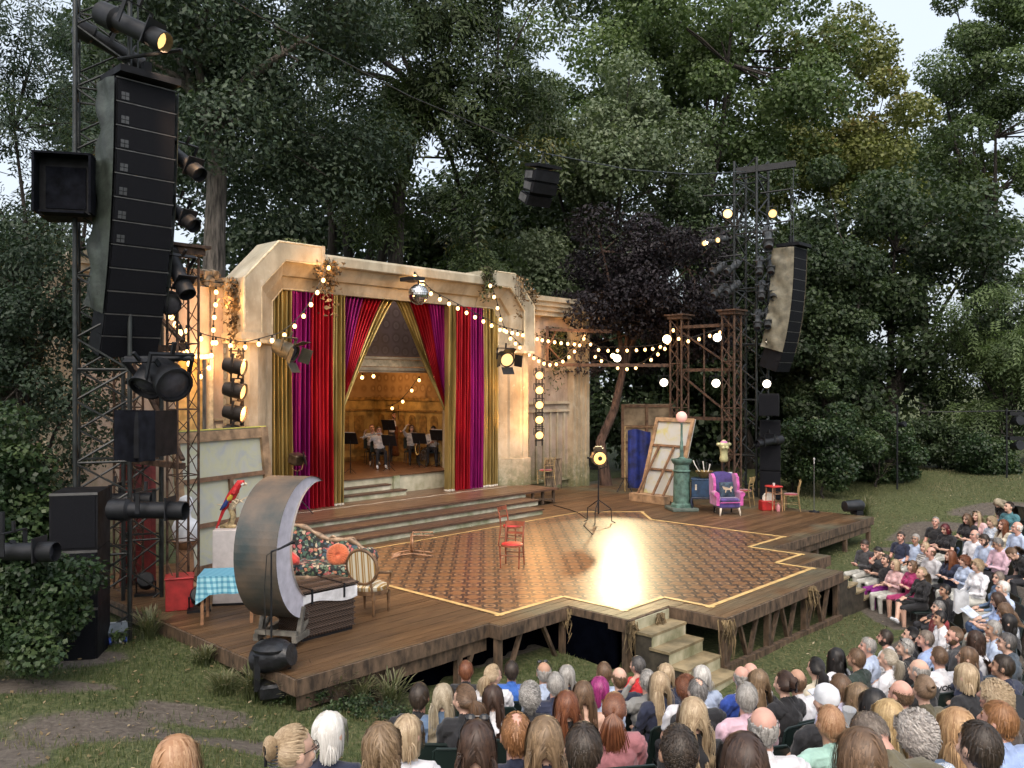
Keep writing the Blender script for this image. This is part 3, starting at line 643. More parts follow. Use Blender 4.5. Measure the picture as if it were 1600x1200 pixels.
ob('capping_beam', MB().box((9.3, 18.9, 6.28), (1.3, .12, .08), (0, .08, .06)), WOODD, wl_); ob('capping_beam', MB().box((9.1, 19.1, 6.02), (1.7, .14, .09), (0, -.04, 0)), WOODD, wl_)
def smallarch(t, c, w, top, z0, pv, sgn):
    for j, s in enumerate((0, .16, .32, .48)):
        vv = pv+.07*j
        pts = [(c-sgn*0, vv, top-s), (c+sgn*(w-.55-.0*s), vv, top-s), (c+sgn*(w-s), vv, top-.5-.4*s), (c+sgn*(w-s), vv, z0)]
        for p, q in zip(pts, pts[1:]):
            P, Q = Vector(p), Vector(q); mid = (P+Q)/2; d = Q-P; ang = math.atan2(d.z, d.x)
            ob('moulding', MB().box((mid.x, mid.y+.15, mid.z), (d.length+.06, .3-.001*j, .165), (0, -ang, 0)), STONE, t)
smallarch(wl_, 8.0, 1.85, 6.45, .3, 18.75, -1)
wr = setthing('wing_wall', 'ribbed side arch and stained panelled wall right of the main arch', 'wall')
smallarch(wr, 20.3, 3.65, 6.55, -.05, 18.75, 1)
ob('wall', MB().box((21.2, 19.3, 3.0), (2.3, .12, 6.2)), WALLP, wr); ob('wall', MB().box((22.95, 19.3, 2.2), (1.2, .12, 4.5)), WALLP, wr); ob('wall', MB().box((22.95, 19.3, 5.85), (1.2, .12, .5)), WALLP, wr)
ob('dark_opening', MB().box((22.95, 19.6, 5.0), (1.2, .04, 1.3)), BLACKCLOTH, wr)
for z in (3.0, 2.72, .3): ob('wainscot_rail', MB().box((21.9, 19.2, z), (3.2, .12, .09)), STONE, wr)
for j in range(8): ob('wainscot_batten', MB().box((20.55+j*.37, 19.21, 1.5), (.07, .08, 2.4)), STONE, wr)
# hanging plants on the arch
IVY = M('ivy_leaf', (.075, .095, .03), .7, 0, .5, 3); IVYD = M('dry_ivy', (.24, .16, .075), .8, 0, .5, 3)
def trail(label, u, v, z, drop, spread, mat, n, seed):
    r = np.random.default_rng(seed); k = n
    base = np.stack([r.normal(u, spread, k), r.normal(v, .08, k), z-drop*np.abs(r.normal(0, .5, k))], -1)
    c = base[:, None, :]+r.normal(0, .035, (k, 4, 3)); V = c.reshape(-1, 3); Fc = np.arange(4*k).reshape(-1, 4)
    o = setthing('trailing_plant', label, 'plant', group='plants trailing over the set'); tag(ob('leaves', npmesh('leaves', V, Fc, 4), mat, o), kind='stuff')
    for q in range(5): ob('stem', MB().tube([(u+spread*.4*(q-2), v+.02, z+.05), (u+spread*.6*(q-2), v-.03, z-drop*.35), (u+spread*.5*(q-2), v, z-drop*.7)], .007, 5), WOODD, o)
trail('dry climbing plant at the left outer edge of the arch', 9.98, 18.3, 6.1, 1.5, .13, IVYD, 500, 1); trail('leafy plant hanging from left end of the header', 12.35, 17.95, 6.75, .9, .16, IVYD, 380, 2)
trail('green plant draped over right end of the header', 18.05, 17.95, 7.15, .9, .13, IVY, 380, 3); trail('brown ivy over the right chamfered corner', 19.5, 17.95, 7.0, 1.0, .2, IVYD, 160, 4)
trail('green creeper in the opening of right wing wall', 22.6, 19.1, 5.6, 1.6, .3, IVY, 700, 5); trail('small fern on top of the left corner block', 11.6, 18.3, 7.2, .15, .18, IVY, 200, 6)
trail('creeper behind the right chamfer on the wing arch', 20.6, 18.5, 6.7, .7, .15, IVYD, 260, 8)
# ---------------------------------------------------------------- disco ball
mir = M('mirror_tile', (.75, .74, .72), .12, 1.0, .12, 30, 0)
p = onv(654, 460, 17.2); db = thing('disco_ball', 'mirrored disco ball hanging under the arch header', 'disco ball', p, SETROT)
ob('core', MB().ell((0, 0, 0), .265, 20, 14), M('disco_core', (.2, .19, .18), .6), db, 60)
tile = MB().box((0, 0, 0), (.05, .05, .012)).mesh('tile'); tile.materials.append(mir); nt = 0
for i in range(1, 14):
    t_ = math.pi*i/14; k = max(4, int(2*math.pi*math.sin(t_)*.27/.058))
    for j in range(k):
        a = 2*math.pi*j/k+i*.3; d = Vector((math.sin(t_)*math.cos(a), math.sin(t_)*math.sin(a), math.cos(t_)))
        if nt < 299:
            o = ob('mirror_tile', tile, None, db, loc=d*.268); o.rotation_euler = ((d+Vector((random.gauss(0, .03), random.gauss(0, .03), random.gauss(0, .03)))).to_track_quat('Z', 'Y')).to_euler(); nt += 1
ob('bracket', MB().box((0, .25, .42), (.42, .55, .1)).bar((0, 0, .25), (0, 0, .4), .03), BLACK, db)
# ---------------------------------------------------------------- theatre lamps
LENSW = EM('lamp_lens_white', (1.0, .6, .22), 1.4); LENSY = EM('lamp_lens_amber', (1.0, .66, .24), .62); LENSD = M('lamp_lens_dark', (.05, .05, .06), .1)
LENSG = EM('lamp_lens_glow', (1.0, .62, .24), .6)
def lamp(label, loc, d, size=.3, kind='fresnel', lit=None, body=None, group=None, hang=None):
    body = body or BLACK; q = Vector(d).normalized().to_track_quat('Y', 'Z')
    t = thing('stage_lamp', label, 'stage lamp', loc, 0, group); t.rotation_euler = q.to_euler(); s = size
    rx = (R(-90), 0, 0)
    lens = lit or LENSD
    if kind == 'profile':
        ob('body', MB().lathe([(.3*s, -1.5*s), (.42*s, -1.45*s), (.45*s, -.7*s), (.33*s, -.6*s), (.33*s, .9*s), (.36*s, .92*s), (.36*s, 1.0*s)], n=14, rot=rx), body, t, 35)
        ob('lens_tube', MB().lathe([(.36*s, 1.0*s), (.37*s, 1.02*s), (.37*s, 1.62*s), (.34*s, 1.64*s), (.33*s, 1.3*s)], n=14, rot=rx), body, t, 35)
        ob('lens', MB().lathe([(.31*s, 1.3*s), (.31*s, 1.33*s)], n=14, rot=rx), lens, t)
        ob('gel_frame', MB().box((0, 1.0*s, .1*s), (.86*s, .05*s, .9*s)), body, t)
    else:
        ob('body', MB().lathe([(.2*s, -.75*s), (.42*s, -.7*s), (.48*s, -.3*s), (.5*s, .45*s), (.54*s, .47*s), (.54*s, .55*s), (.47*s, .56*s), (.46*s, .4*s)], n=16, rot=rx), body, t, 35)
        ob('lens', MB().lathe([(.46*s, .40*s), (.46*s, .44*s), (.25*s, .5*s), (.05*s, .52*s)], n=16, rot=rx), lens, t, 40)
        if kind == 'barn':
            for a in range(4):
                m = Matrix.Rotation(a*math.pi/2, 3, 'Y'); c = m @ Vector((0, .85*s, .72*s)); ob('barn_door', MB().box(c, (.85*s, .65*s, .025*s), (m @ Matrix.Rotation(R(38), 3, 'X')).to_euler()), body, t)
    y = MB()
    for sx in (-1, 1): y.box((sx*.62*s, 0, .35*s), (.05*s, .16*s, .8*s))
    y.box((0, 0, .75*s), (1.29*s, .16*s, .05*s)); y.box((0, 0, .95*s), (.1*s, .1*s, .35*s)); ob('yoke', y, body, t)
    return t
DN = S(0, -1); DU = S(1, 0)
lamp('olive spotlight with barn doors on the left curtain edge', onv(447, 547, 17.6), (.8, -.3, -.35), .42, 'barn', None, M('olive_metal', (.07, .065, .045), .5))
lamp('glowing spotlight with barn doors on the right column', onv(789, 560, 17.6), (.35, -1, -.25), .42, 'barn', LENSG)
# lamp ladders either side of the arch
def ladder(label, base, n, dz, lit, d, ups):
    t = thing('lamp_ladder', label, 'lamp ladder', base, SETROT)
    for s in (-.0, .3): ob('pole', MB().tube([(s, .12, -.15), (s, .12, dz*n+.1)], .022, 6), BLACK, t)
    for i in range(n+1): ob('rung', MB().box((.15, .12, i*dz+.02), (.4, .03, .03)), BLACK, t)
ladder('black lamp ladder with five glowing lamps on right wing', onv(842, 690, 18.1), 5, .46, 1, 0, 0)
ladder('black lamp ladder with four lamps left of the arch', onv(365, 688, 17.6), 4, .5, 0, 0, 0)
for i, y in enumerate((586, 609, 632, 655, 679)):
    lamp(['topmost', 'second highest', 'middle', 'second lowest', 'lowest'][i]+' glowing lamp on the five lamp ladder right of the arch', onv(842, y, 17.95), (.12, -1, -.12), .27, 'par', LENSY, group='lamps on the right ladder')
for i, y in enumerate((572, 610, 645, 676)):
    lamp(['topmost', 'second highest', 'second lowest', 'lowest'][i]+' dark lamp on the four lamp ladder left of the arch', onv(368, y, 17.4), (.95, -.1, -.2), .36, 'par', LENSG if i < 3 else None, body=M('brown_black_metal', (.03, .022, .018), .6), group='lamps on the left ladder')
# ---------------------------------------------------------------- festoon lights
BULB = EM('warm_bulb', (1.0, .56, .2), 3.2); CABLE = M('black_cable', (.01, .01, .01), .6)
bulbme = MB().lathe([(.012, -.055), (.036, -.04), (.05, 0), (.036, .038), (.02, .055)], n=10).mesh('bulb'); shade(bulbme, 80); bulbme.materials.append(BULB)
sockme = MB().lathe([(.024, .045), (.026, .12), (.012, .135)], n=8).mesh('socket'); sockme.materials.append(BLACK)
def festoon(label, pts, step=.36, dead=0):
    t = thing('festoon_lights', label, 'string lights', pts[0], 0, 'festoon bulb strings'); o = Vector(pts[0])
    # smooth polyline
    P = [Vector(p) for p in pts]; Q = []
    for i in range(len(P)-1):
        a, b, c, d = P[max(i-1, 0)], P[i], P[i+1], P[min(i+2, len(P)-1)]
        for k in range(6):
            x = k/6; Q.append(.5*((2*b)+(c-a)*x+(2*a-5*b+4*c-d)*x*x+(3*b-a-3*c+d)*x**3))
    Q.append(P[-1]); mb = MB(); mb.tube([q-o for q in Q], .012, 5); ob('cable', mb, CABLE, t)
    acc = 0; k = 0
    for a, b in zip(Q, Q[1:]):
        L_ = (b-a).length
        while acc <= L_:
            p = a+(b-a)*(acc/L_)-o; k += 1
            h = ob('bulb', bulbme, None, t, loc=p+Vector((0, -.01, -.13))); s = ob('socket', sockme, None, h)
            acc += step
        acc -= L_
V = lambda v, *xy: [onv(x, y, v) for x, y in xy]
festoon('festoon string looping from the left truss over the curtains to the header', V(17.75, (292, 508), (318, 522), (345, 528), (380, 534), (412, 527), (440, 518), (462, 500), (480, 478), (498, 445), (513, 412), (514, 402)))
festoon('festoon string hanging down the wall left of the arch', V(18.7, (338, 448), (337, 470), (334, 500), (333, 525), (330, 552), (325, 570), (313, 580), (305, 574)), .3)
festoon('festoon string from disco ball along the right curtain to the wing', V(17.7, (648, 425), (675, 453), (706, 470), (735, 485), (768, 502), (785, 510)) + [onv(815, 517, 18.0), onv(845, 525, 18.4), onv(875, 530, 18.5), onv(905, 533, 18.5)])
festoon('festoon string from the header corner sagging across the right wing', V(17.8, (766, 440), (776, 470), (787, 508), (800, 525)) + [onv(820, 543, 18.1), onv(845, 560, 18.4), onv(866, 564, 18.5), onv(888, 553, 18.5), onv(910, 528, 18.5), onv(913, 515, 18.6)])
gl = at(1050, 530, 27.6)
festoon('upper festoon string between right wing and rusty gantry', [onv(913, 520, 18.5), at(932, 540, 29.6), at(965, 542, 29.2), at(1000, 541, 28.7), at(1030, 537, 28), at(1050, 524, 27.5)])
festoon('lower festoon string between right wing and rusty gantry', [at(930, 552, 29.8), at(950, 564, 29.3), at(975, 571, 29), at(1003, 566, 28.5), at(1025, 550, 28), at(1046, 533, 27.5)])
festoon('festoon string across the top of the rusty gantry', [at(1052, 510, 27.4), at(1058, 522, 27.3), at(1078, 527, 27), at(1100, 521, 26.8), at(1125, 513, 26.5), at(1138, 503, 26.3)])
festoon('festoon string wound on the left rusty truss', [at(268, 483, 14.4), at(284, 512, 14.2), at(290, 536, 14.1), at(297, 553, 14.1), at(291, 566, 14.2)], .2)
festoon('short festoon string under the band room header', V(20.4, (566, 583), (580, 582), (596, 578)), .42)
festoon('festoon string hanging inside the band room', [onu(655, 588, 18.2), onu(645, 602, 18.2), onu(636, 614, 18.1), onu(622, 628, 18.0), onu(606, 634, 17.9)], .5)
for q, (x, y, d) in enumerate(((958, 556, 29.5), (1042, 530, 27.3))):
    tag(ob('globe_bulb', MB().ell((0, 0, 0), .09+.05*q, 12, 8), EM('globe_bulb', (1, .7, .36), 4), loc=at(x, y, d), smooth=80), ['bare bulb glowing among dark purple leaves', 'large round bulb at top of the gantry\'s left column'][q], 'bulb')
# ---------------------------------------------------------------- trusses
def truss(name, label, loc, w, h, seg, mat, rot=SETROT, r=.025, rb_=.013, wd=None, cat='truss', cap=False):
    t = thing(name, label, cat, loc, rot); wd = wd or w; c = [(-w/2, -wd/2), (w/2, -wd/2), (w/2, wd/2), (-w/2, wd/2)]
    for a, b in c: ob('chord', MB().tube([(a, b, 0), (a, b, h)], r, 7), mat, t, 60)
    n = max(2, round(h/seg)); dz = h/n
    shapes = {}
    for f in range(4):
        (a, b), (e, d) = c[f], c[(f+1) % 4]
        for up in (0, 1):
            p0, p1 = ((a, b, 0), (e, d, dz)) if up == 0 else ((e, d, 0), (a, b, dz))
            me = MB().tube([p0, p1], rb_, 5).mesh('brace'); me.materials.append(mat); shapes[(f, up)] = me
        me = MB().tube([(a, b, 0), (e, d, 0)], rb_*1.1, 5).mesh('cross_bar'); me.materials.append(mat); shapes[(f, 2)] = me
    for i in range(n):
        for f in range(4):
            ob('brace', shapes[(f, i % 2)], None, t, loc=(0, 0, i*dz))
            if i % 3 == 0: ob('cross_bar', shapes[(f, 2)], None, t, loc=(0, 0, i*dz))
    if cap: ob('cap_plate', MB().box((0, 0, h+.06), (w+.16, wd+.16, .1)).box((0, 0, h+.14), (w+.3, wd+.3, .05)), mat, t)
    return t
lt0 = onz(157, 1003, -.3); LT = Vector((lt0.x, lt0.y+.1, -.32))
truss('truss_tower', 'tall dark steel lattice tower holding the left line array', LT, .74, 13.5, .46, STEEL, R(24), .036, .018)
LT2 = Vector((LT.x-.1, LT.y+1.6, -.35))
truss('truss_tower', 'second dark lattice tower just behind the left tower', LT2, .6, 9.0, .45, STEEL, R(24), .034, .017)
g1, g2 = S(6.42, 13.45), S(6.3, 15.3)
truss('rusty_truss', 'rusty lattice column beside the blue gingham table', g1, .36, 5.75, .36, RUST, SETROT, .022, .009, cap=True, cat='truss column')
truss('rusty_truss', 'rusty lattice column behind the covered box on the left', g2, .36, 5.75, .36, RUST, SETROT, .022, .009, cap=True, cat='truss column')
g3, g4 = S(23.9, 13.05), S(23.85, 14.9)
truss('rusty_truss', 'rusty lattice column on the right of the lamp gantry', g3, .42, 5.8, .5, RUST, SETROT, .036, .018, cap=True, cat='truss column')
truss('rusty_truss', 'rusty lattice column on the left of the lamp gantry', g4, .42, 5.75, .5, RUST, SETROT, .036, .018, cap=True, cat='truss column')
def gantry(label, a, b, zs, post=None):
    t = thing('rusty_gantry', label, 'gantry', (0, 0, 0))
    for z in zs: ob('cross_beam', MB().bar(a+Vector((0, 0, z)), b+Vector((0, 0, z)), .1, .1), RUST, t)
    for z0, z1 in zip(zs, zs[1:]): ob('diagonal', MB().bar(a+Vector((0, 0, z1-.1)), b+Vector((0, 0, z0+.1)), .07, .05), RUST, t)
    m = (a+b)/2; ob('upright', MB().bar(m+Vector((0, .1, zs[0])), m+Vector((0, .1, zs[-1])), .05), RUST, t)
gantry('rusty beams and diagonals joining the two right lattice columns', g4, g3, (2.55, 4.1, 5.5)); gantry('rusty beams and diagonals joining the two left lattice columns', g2, g1, (2.3, 4.25, 5.5))
wb = thing('rusty_beams', 'long rusty beams from right wing wall to the gantry', 'beam', (0, 0, 0))
ob('beam', MB().bar(onv(858, 515, 18.9), at(955, 518, 29.2), .11), RUST, wb); ob('beam', MB().bar(onv(858, 570, 18.9), at(1052, 571, 27.7), .11), RUST, wb)
ob('brace', MB().bar(onv(868, 518, 18.8), onv(858, 540, 18.9), .06), RUST, wb); ob('brace', MB().bar(onv(858, 543, 18.9), onv(880, 568, 18.8), .06), RUST, wb); ob('upright', MB().bar(onv(855, 510, 18.95), onv(855, 575, 18.95), .1), RUST, wb)
rt0 = S(25.75, 13.35); RT = Vector((rt0.x, rt0.y, -.5))
truss('truss_tower', 'tall dark steel lattice tower with lamps on the right', RT, .8, 11.5, .62, STEEL, SETROT, .045, .026)
# ---------------------------------------------------------------- line arrays
def grille_mat():
    m, t, N, L, b = nt_new('speaker_grille'); n = nz(t, 220, 1); n2 = nz(t, 3, 3)
    r = ramp(t, n.outputs[0], [(.4, (.003, .0035, .005)), (.65, (.012, .0125, .016))]); L.new(r.outputs[0], b.inputs['Base Color']); b.inputs['Roughness'].default_value = .7; b.inputs['Specular IOR Level'].default_value = .1
    bump(t, b, n.outputs[0], .4, .004); return m
BADGE = M('grey_badge', (.045, .048, .052), .5); GRILLE = grille_mat(); TARP = M('green_tarpaulin', (.035, .045, .037), .5, 0, .3, 4, .3, 12, .03); TARPL = M('pale_tarpaulin', (.17, .155, .11), .6, 0, .25, 4, .3, 12, .03)
CAB = M('speaker_cabinet', (.006, .0065, .009), .6, 0, .3, spec=.2); SPAN = M('frame_edge', (.12, .12, .12), .5, .5)
def array(label, top, n, w, hcab, dep, curve, tarp, side, rot=SETROT):
    t = thing('line_array', label, 'line array', top, rot); a = 0.02; y = 0.0; z = 0.0
    ob('bumper_frame', MB().box((0, .2, .1), (w, .75, .1)).box((.15, .35, .28), (.12, .12, .35)), CAB, t)
    left = []
    for i in range(n):
        c, s = math.cos(a), math.sin(a); dn = Vector((0, s, -c)); bk = Vector((0, c, s)); o = Vector((0, y, z))
        m = Matrix(((1, 0, 0), (0, bk.y, -dn.y), (0, bk.z, -dn.z)))
        ctr = o+dn*hcab/2+bk*dep/2
        cb = ob('cabinet', MB().box(ctr, (w-.02, dep, hcab-.012), m), CAB, t)
        ob('grille', MB().box(o+dn*hcab/2-bk*.012, (w-.05, .03, hcab-.035), m), GRILLE, cb)
        ob('frame_strip', MB().box(o+dn*.002-bk*.02, (w-.01, .02, .014), m), SPAN, cb)
        if i < 7 and tarp is TARP:
            for a_ in (-1, 1):
                for b_ in (-1, 1): ob('badge_square', MB().box(o+dn*(hcab*.74+.03*b_)-bk*.03+Vector((-w/2+.13+.03*a_, 0, 0)), (.05, .008, .05), m), BADGE, cb)
        left.append((o, bk)); e = o+dn*hcab; y, z = e.y, e.z; a += curve*(1+i*.25)
    left.append((Vector((0, y, z)), Vector((0, math.cos(a), math.sin(a)))))
    k = len(left)-3
    for sd in (-1, 1):
        def fn(s, q, sd=sd):
            f = q*k; i = min(int(f), k-1); fr = f-i; o = left[i][0].lerp(left[i+1][0], fr); bk = left[i][1].lerp(left[i+1][1], fr)
            p = o+bk*(dep*1.15*s-.03); b = .05*math.sin(q*19+s*7)*s+.035*math.sin(q*41+s*3)*s
            return (sd*(w/2+.03+.05*math.sin(s*2.2)+b*.7+.06*q*s), p.y, p.z)
        ob('tarpaulin_cover', MB().grid(fn, 12, 46), tarp, t, 180)
    ob('chain', MB().tube([(0, .3, .15), (0, .3, 2.0)], .014, 5), STEEL, t)
    return t
pA = onu(222, 128, 5.75)
array('large black line array of speakers hanging on left tower', at(229, 132, 12.6), 12, .9, .345, .42, .014, TARP, 1)
array('curved black line array with pale tarpaulin on right tower', at(1250, 388, 26.6), 12, .9, .33, .62, .013, TARPL, 1)
# hanging speaker cluster
cp = at(855, 258, 19); cl_ = thing('speaker_cluster', 'small speaker cluster hanging from a cable above the stage', 'speaker', cp, SETROT+R(-12))
for i in range(3):
    a = .22+.16*i; m = Matrix.Rotation(a, 3, 'X'); o = Vector((0, .12*i*i*.5, -.1-.235*i)); cb = ob('cabinet', MB().box(o+Vector((0, .2, -.12)), (.66, .45-.05*i, .225), m), CAB, cl_)
    ob('grille', MB().box(o+m @ Vector((0, -.02, -.11)), (.62, .02, .2), m), GRILLE, cb); ob('side_plate', MB().box(o+Vector((-.335, .24, -.1)), (.012, .28, .16), m), SPAN, cb)
ob('frame', MB().box((0, .15, .0), (.68, .5, .07), (.18, 0, 0)), CAB, cl_); ob('shackle', MB().tube([(-.1, .15, .03), (0, .15, .3), (.1, .15, .03)], .02, 6), STEEL, cl_)
ktop = cp+Vector((0, .1, .28))
cb_ = MB(); cb_.tube([ktop, ktop.lerp(at(1165, 268, 27), .33)-Vector((0, 0, .22)), ktop.lerp(at(1165, 268, 27), .66)-Vector((0, 0, .22)), at(1165, 268, 27)], .016, 5); tag(ob('steel_cable', cb_, STEEL), 'thin steel cable from the hanging cluster to right tower', 'cable')
cb2 = MB(); cb2.tube([ktop, at(640, 150, 17), at(430, 40, 15.5), at(330, -20, 14.5)], .012, 5); tag(ob('steel_cable', cb2, STEEL), 'thin cable rising left through the tree tops', 'cable')
# tower head bars
hb = thing('lifting_arm', 'black steel lifting arm on top of right tower', 'arm', (0, 0, 0)); ob('beam', MB().bar(at(1150, 268, 27.5), at(1243, 256, 27.2), .16, .2), BLACK, hb); ob('hook', MB().tube([at(1240, 262, 27.2), at(1239, 300, 27), at(1240, 385, 26.8)], .015, 5), STEEL, hb)
for q, (x0, y0, x1, y1) in enumerate(((1098, 306, 1160, 304), (1188, 302, 1238, 295), (1105, 357, 1160, 352), (1188, 352, 1238, 344), (1122, 402, 1160, 398), (1188, 395, 1222, 392), (1192, 440, 1218, 438), (1190, 475, 1214, 474))):
    tag(ob('lamp_bar', MB().tube([at(x0, y0, 27.3), at(x1, y1, 27.3)], .026, 7), BLACK), 'black pipe carrying lamps on right tower, '+['top left', 'top right', 'second left', 'second right', 'third left', 'third right', 'fourth right', 'lowest right'][q], 'pipe', 'lamp pipes on the right tower')
LAMPG = M('grey_lamp_body', (.06, .065, .07), .4, .2, .25)
def rl(label, x, y, d, s, kind, lit=None, dep=26.9, group=None): return lamp(label, at(x, y, dep), d, s, kind, lit, LAMPG, group)
rl('amber moving lamp at top left of right tower', 1137, 333, (-.25, -1, -.35), .3, 'par', LENSW)
rl('amber moving lamp at top right of right tower', 1206, 333, (-.1, -1, -.3), .28, 'par', LENSY)
rl('dark moving lamp below the top right amber lamp', 1200, 372, (-.2, -.8, -.7), .38, 'profile')
for q, (x, y) in enumerate(((1107, 379), (1128, 374))): rl(['left', 'right'][q]+' one of two slim lit lamps on right tower', x, y, (-.7, -1, -.25), .24, 'profile', LENSW, group='slim lit lamps')
for q, (x, y) in enumerate(((1122, 421), (1144, 418), (1124, 455), (1144, 450))): rl('grey profile lamp left of right tower, '+['upper outer', 'upper inner', 'lower outer', 'lower inner'][q], x, y, (-.8, -.9, -.55), .3, 'profile', None, group='profile lamps left of the tower')
for q, (x, y) in enumerate(((1187, 416), (1205, 414), (1190, 454), (1209, 452), (1184, 500), (1200, 497))): rl('profile lamp right of right tower, '+['top row outer left', 'top row right', 'middle row left', 'middle row right', 'bottom row left', 'bottom row right'][q], x, y, (-.3, -.9, -.8), .3, 'profile', group='profile lamps right of the tower')
WHITELENS = EM('bright_white_lens', (1.0, .86, .66), 4)
for q, (x, y, dd) in enumerate(((1120, 527, 26.3), (1037, 597, 27.3), (1118, 598, 26.3), (1202, 533, 26.9), (1197, 599, 26.9))):
    lamp('bright round white lamp '+['high in the gantry frame', 'left of the gantry under the beam', 'low in the gantry frame', 'on right tower below the profile lamps', 'low on right tower above the small speaker'][q], at(x, y, dd), (-.12, -1, -.12), .27, 'par', WHITELENS, group='bright white lamps')
sp = thing('tower_speaker', 'black wedge speaker low on right tower', 'speaker', at(1202, 632, 26.6), R(-20)); ob('cabinet', MB().prism([(-.35, -.4), (.35, -.4), (.25, .35), (-.3, .35)], (-.3, .3), lambda a, b, c: (c, b*.8, a)), CAB, sp); ob('grille', MB().box((0, -.335, -.02), (.56, .02, .62)), GRILLE, sp)
stk = thing('speaker_stack', 'tall black speaker stack at the foot of right tower', 'speaker stack', Vector((at(1203, 740, 27).x, 27, 0)), R(-15))
for z, h in ((.45, .9), (1.35, .88), (2.15, .7)): c_ = ob('cabinet', MB().box((0, 0, z), (.62, .7, h-.02)), CAB, stk); ob('grille', MB().box((0, -.36, z), (.56, .02, h-.08)), GRILLE, c_)
lamp('black moving lamp clamped on the tall speaker stack', at(1203, 690, 26.4), (-.9, -.5, -.1), .34, 'profile')
# ---------------------------------------------------------------- left tower lamps and boxes
ll = lambda label, x, y, d, s, kind, dep, lit=None: lamp(label, at(x, y, dep), d, s, kind, lit)
ll('black moving lamp with amber glow at top of left tower', 205, 42, (.75, -.25, -.4), .42, 'profile', 12.4, LENSY)
ll('black profile lamp behind the left array, upper', 282, 248, (.7, -.4, -.55), .34, 'profile', 13.3); ll('black profile lamp behind the left array, lower', 274, 330, (.7, -.4, -.5), .32, 'profile', 13.3)
ll('black lamp beside the lower part of left array', 274, 418, (.5, -.4, -.8), .36, 'profile', 13.4); ll('black lamp under the array near festoon bulbs', 266, 472, (.3, -.8, -.3), .32, 'par', 13.4)
ll('black profile lamp high on left tower pointing away', 168, 70, (.6, .5, -.3), .34, 'profile', 13.2); ll('round black moving lamp hanging below the left array', 262, 590, (.6, -.6, -.4), .5, 'par', 12.4)
ll('copper wired moving lamp beside the round black lamp', 238, 588, (-.2, -.6, -.7), .45, 'par', 12.5)
ll('long black followspot pointing right low on left tower', 228, 797, (1, -.1, 0), .36, 'profile', 12.0); ll('second long black followspot behind the first', 180, 782, (1, .1, 0), .34, 'profile', 13.2)
ll('black followspot at the left edge above the hedge', 22, 862, (1, -.1, .02), .33, 'profile', 10.3)
tag(ob('lamp_bar', MB().tube([at(196, 560, 12.6), at(300, 560, 12.4)], .04, 8), BLACK), 'black pipe below the left array', 'pipe'); tag(ob('lamp_bar', MB().tube([at(185, 92, 12.8), at(284, 78, 12.5)], .03, 8), BLACK), 'black pipe at the top of the left array', 'pipe')
tag(ob('lamp_bar', MB().tube([at(3, 800, 10.5), at(3, 900, 10.5), at(20, 846, 10.3)], .035, 8), BLACK), 'black lamp bracket at the left edge', 'pipe')
for q, (x, y, d, w, h, lab) in enumerate(((112, 298, 12.6, .74, .84, 'black hooded speaker box high on left tower'), (230, 678, 12.3, .58, .66, 'black cloth covered box below the left array'))):
    t = thing('speaker_box', lab, 'speaker', at(x, y, d), R(14 if q == 0 else -6))
    ob('cabinet', MB().prism([(-w/2, -h/2), (w/2, -h/2), (w/2, h/2), (-w/2, h/2)], (-.3, .3), lambda a, b, c: (a*(1+.1*c), c, b+.05*a)), CAB if q else CAB, t)
    if q == 0:
        ob('grille', MB().box((0, -.31, -.03), (w*.72, .02, h*.72)), BLACKCLOTH, t)
        for a, b_, c_, e in ((0, h/2, w+.04, .03), (0, -h/2, w*.8, .03)): ob('hood', MB().box((a, -.42, b_), (c_, .3, e)), BLACKCLOTH, t)
        for s in (-1, 1): ob('hood', MB().box((s*w/2, -.42, 0), (.03, .3, h)), BLACKCLOTH, t)
    else:
        ob('cloth_cover', MB().grid(lambda s, q_: (w*1.08*(s-.5), -.33-.03*math.sin(s*22)*(1-q_)-.03*math.sin(s*9), -h*.56+h*1.1*q_+.02*math.sin(s*9)*(1-q_)), 30, 10), BLACKCLOTH, t, 180)
ss = thing('subwoofer_stack', 'stack of three black subwoofers beside the hedge', 'speaker stack', Vector((at(115, 980, 12.0).x, 12.2, -.3)), R(14))
for i in range(3):
    c_ = ob('cabinet', MB().box((0, 0, .4+.81*i), (.62, .8, .8)), CAB, ss); ob('grille', MB().box((0, -.405, .4+.81*i), (.56, .02, .73)), GRILLE, c_); ob('edge_strip', MB().box((0, -.41, .81*(i+1)-.02), (.62, .02, .035)), SPAN, c_)
# small kit at the tower foot
kt = thing('lighting_dimmer_box', 'small grey dimmer box with coloured plugs at tower foot', 'dimmer box', onz(182, 1005, -.25), R(30)); ob('case', MB().box((0, 0, .14), (.3, .2, .26), (.5, 0, 0)), M('grey_case', (.14, .17, .2), .4), kt)
ob('lid', MB().box((0, .1, .26), (.3, .16, .02), (.1, 0, 0)), M('pale_lid', (.45, .5, .55), .4), kt)
for k in range(4): ob('plug', MB().tube([(-.1+.07*k, -.12, .12), (-.1+.07*k, -.2, .06)], .02, 6), M(['blue_plug', 'grey_plug', 'white_plug', 'blue_plug'][k], [(.03, .08, .4), (.2, .2, .2), (.6, .6, .6), (.03, .08, .4)][k]), kt)
kt2 = tag(ob('cable_coil', MB().tube([(.16*math.cos(a)*(1+.1*math.sin(a*3.7)), .12*math.sin(a), .015+.004*a) for a in np.arange(0, 44, .4)], .012, 5), CABLE, loc=onz(215, 975, -.28)), 'coil of black cable beside the tower foot', 'cable')
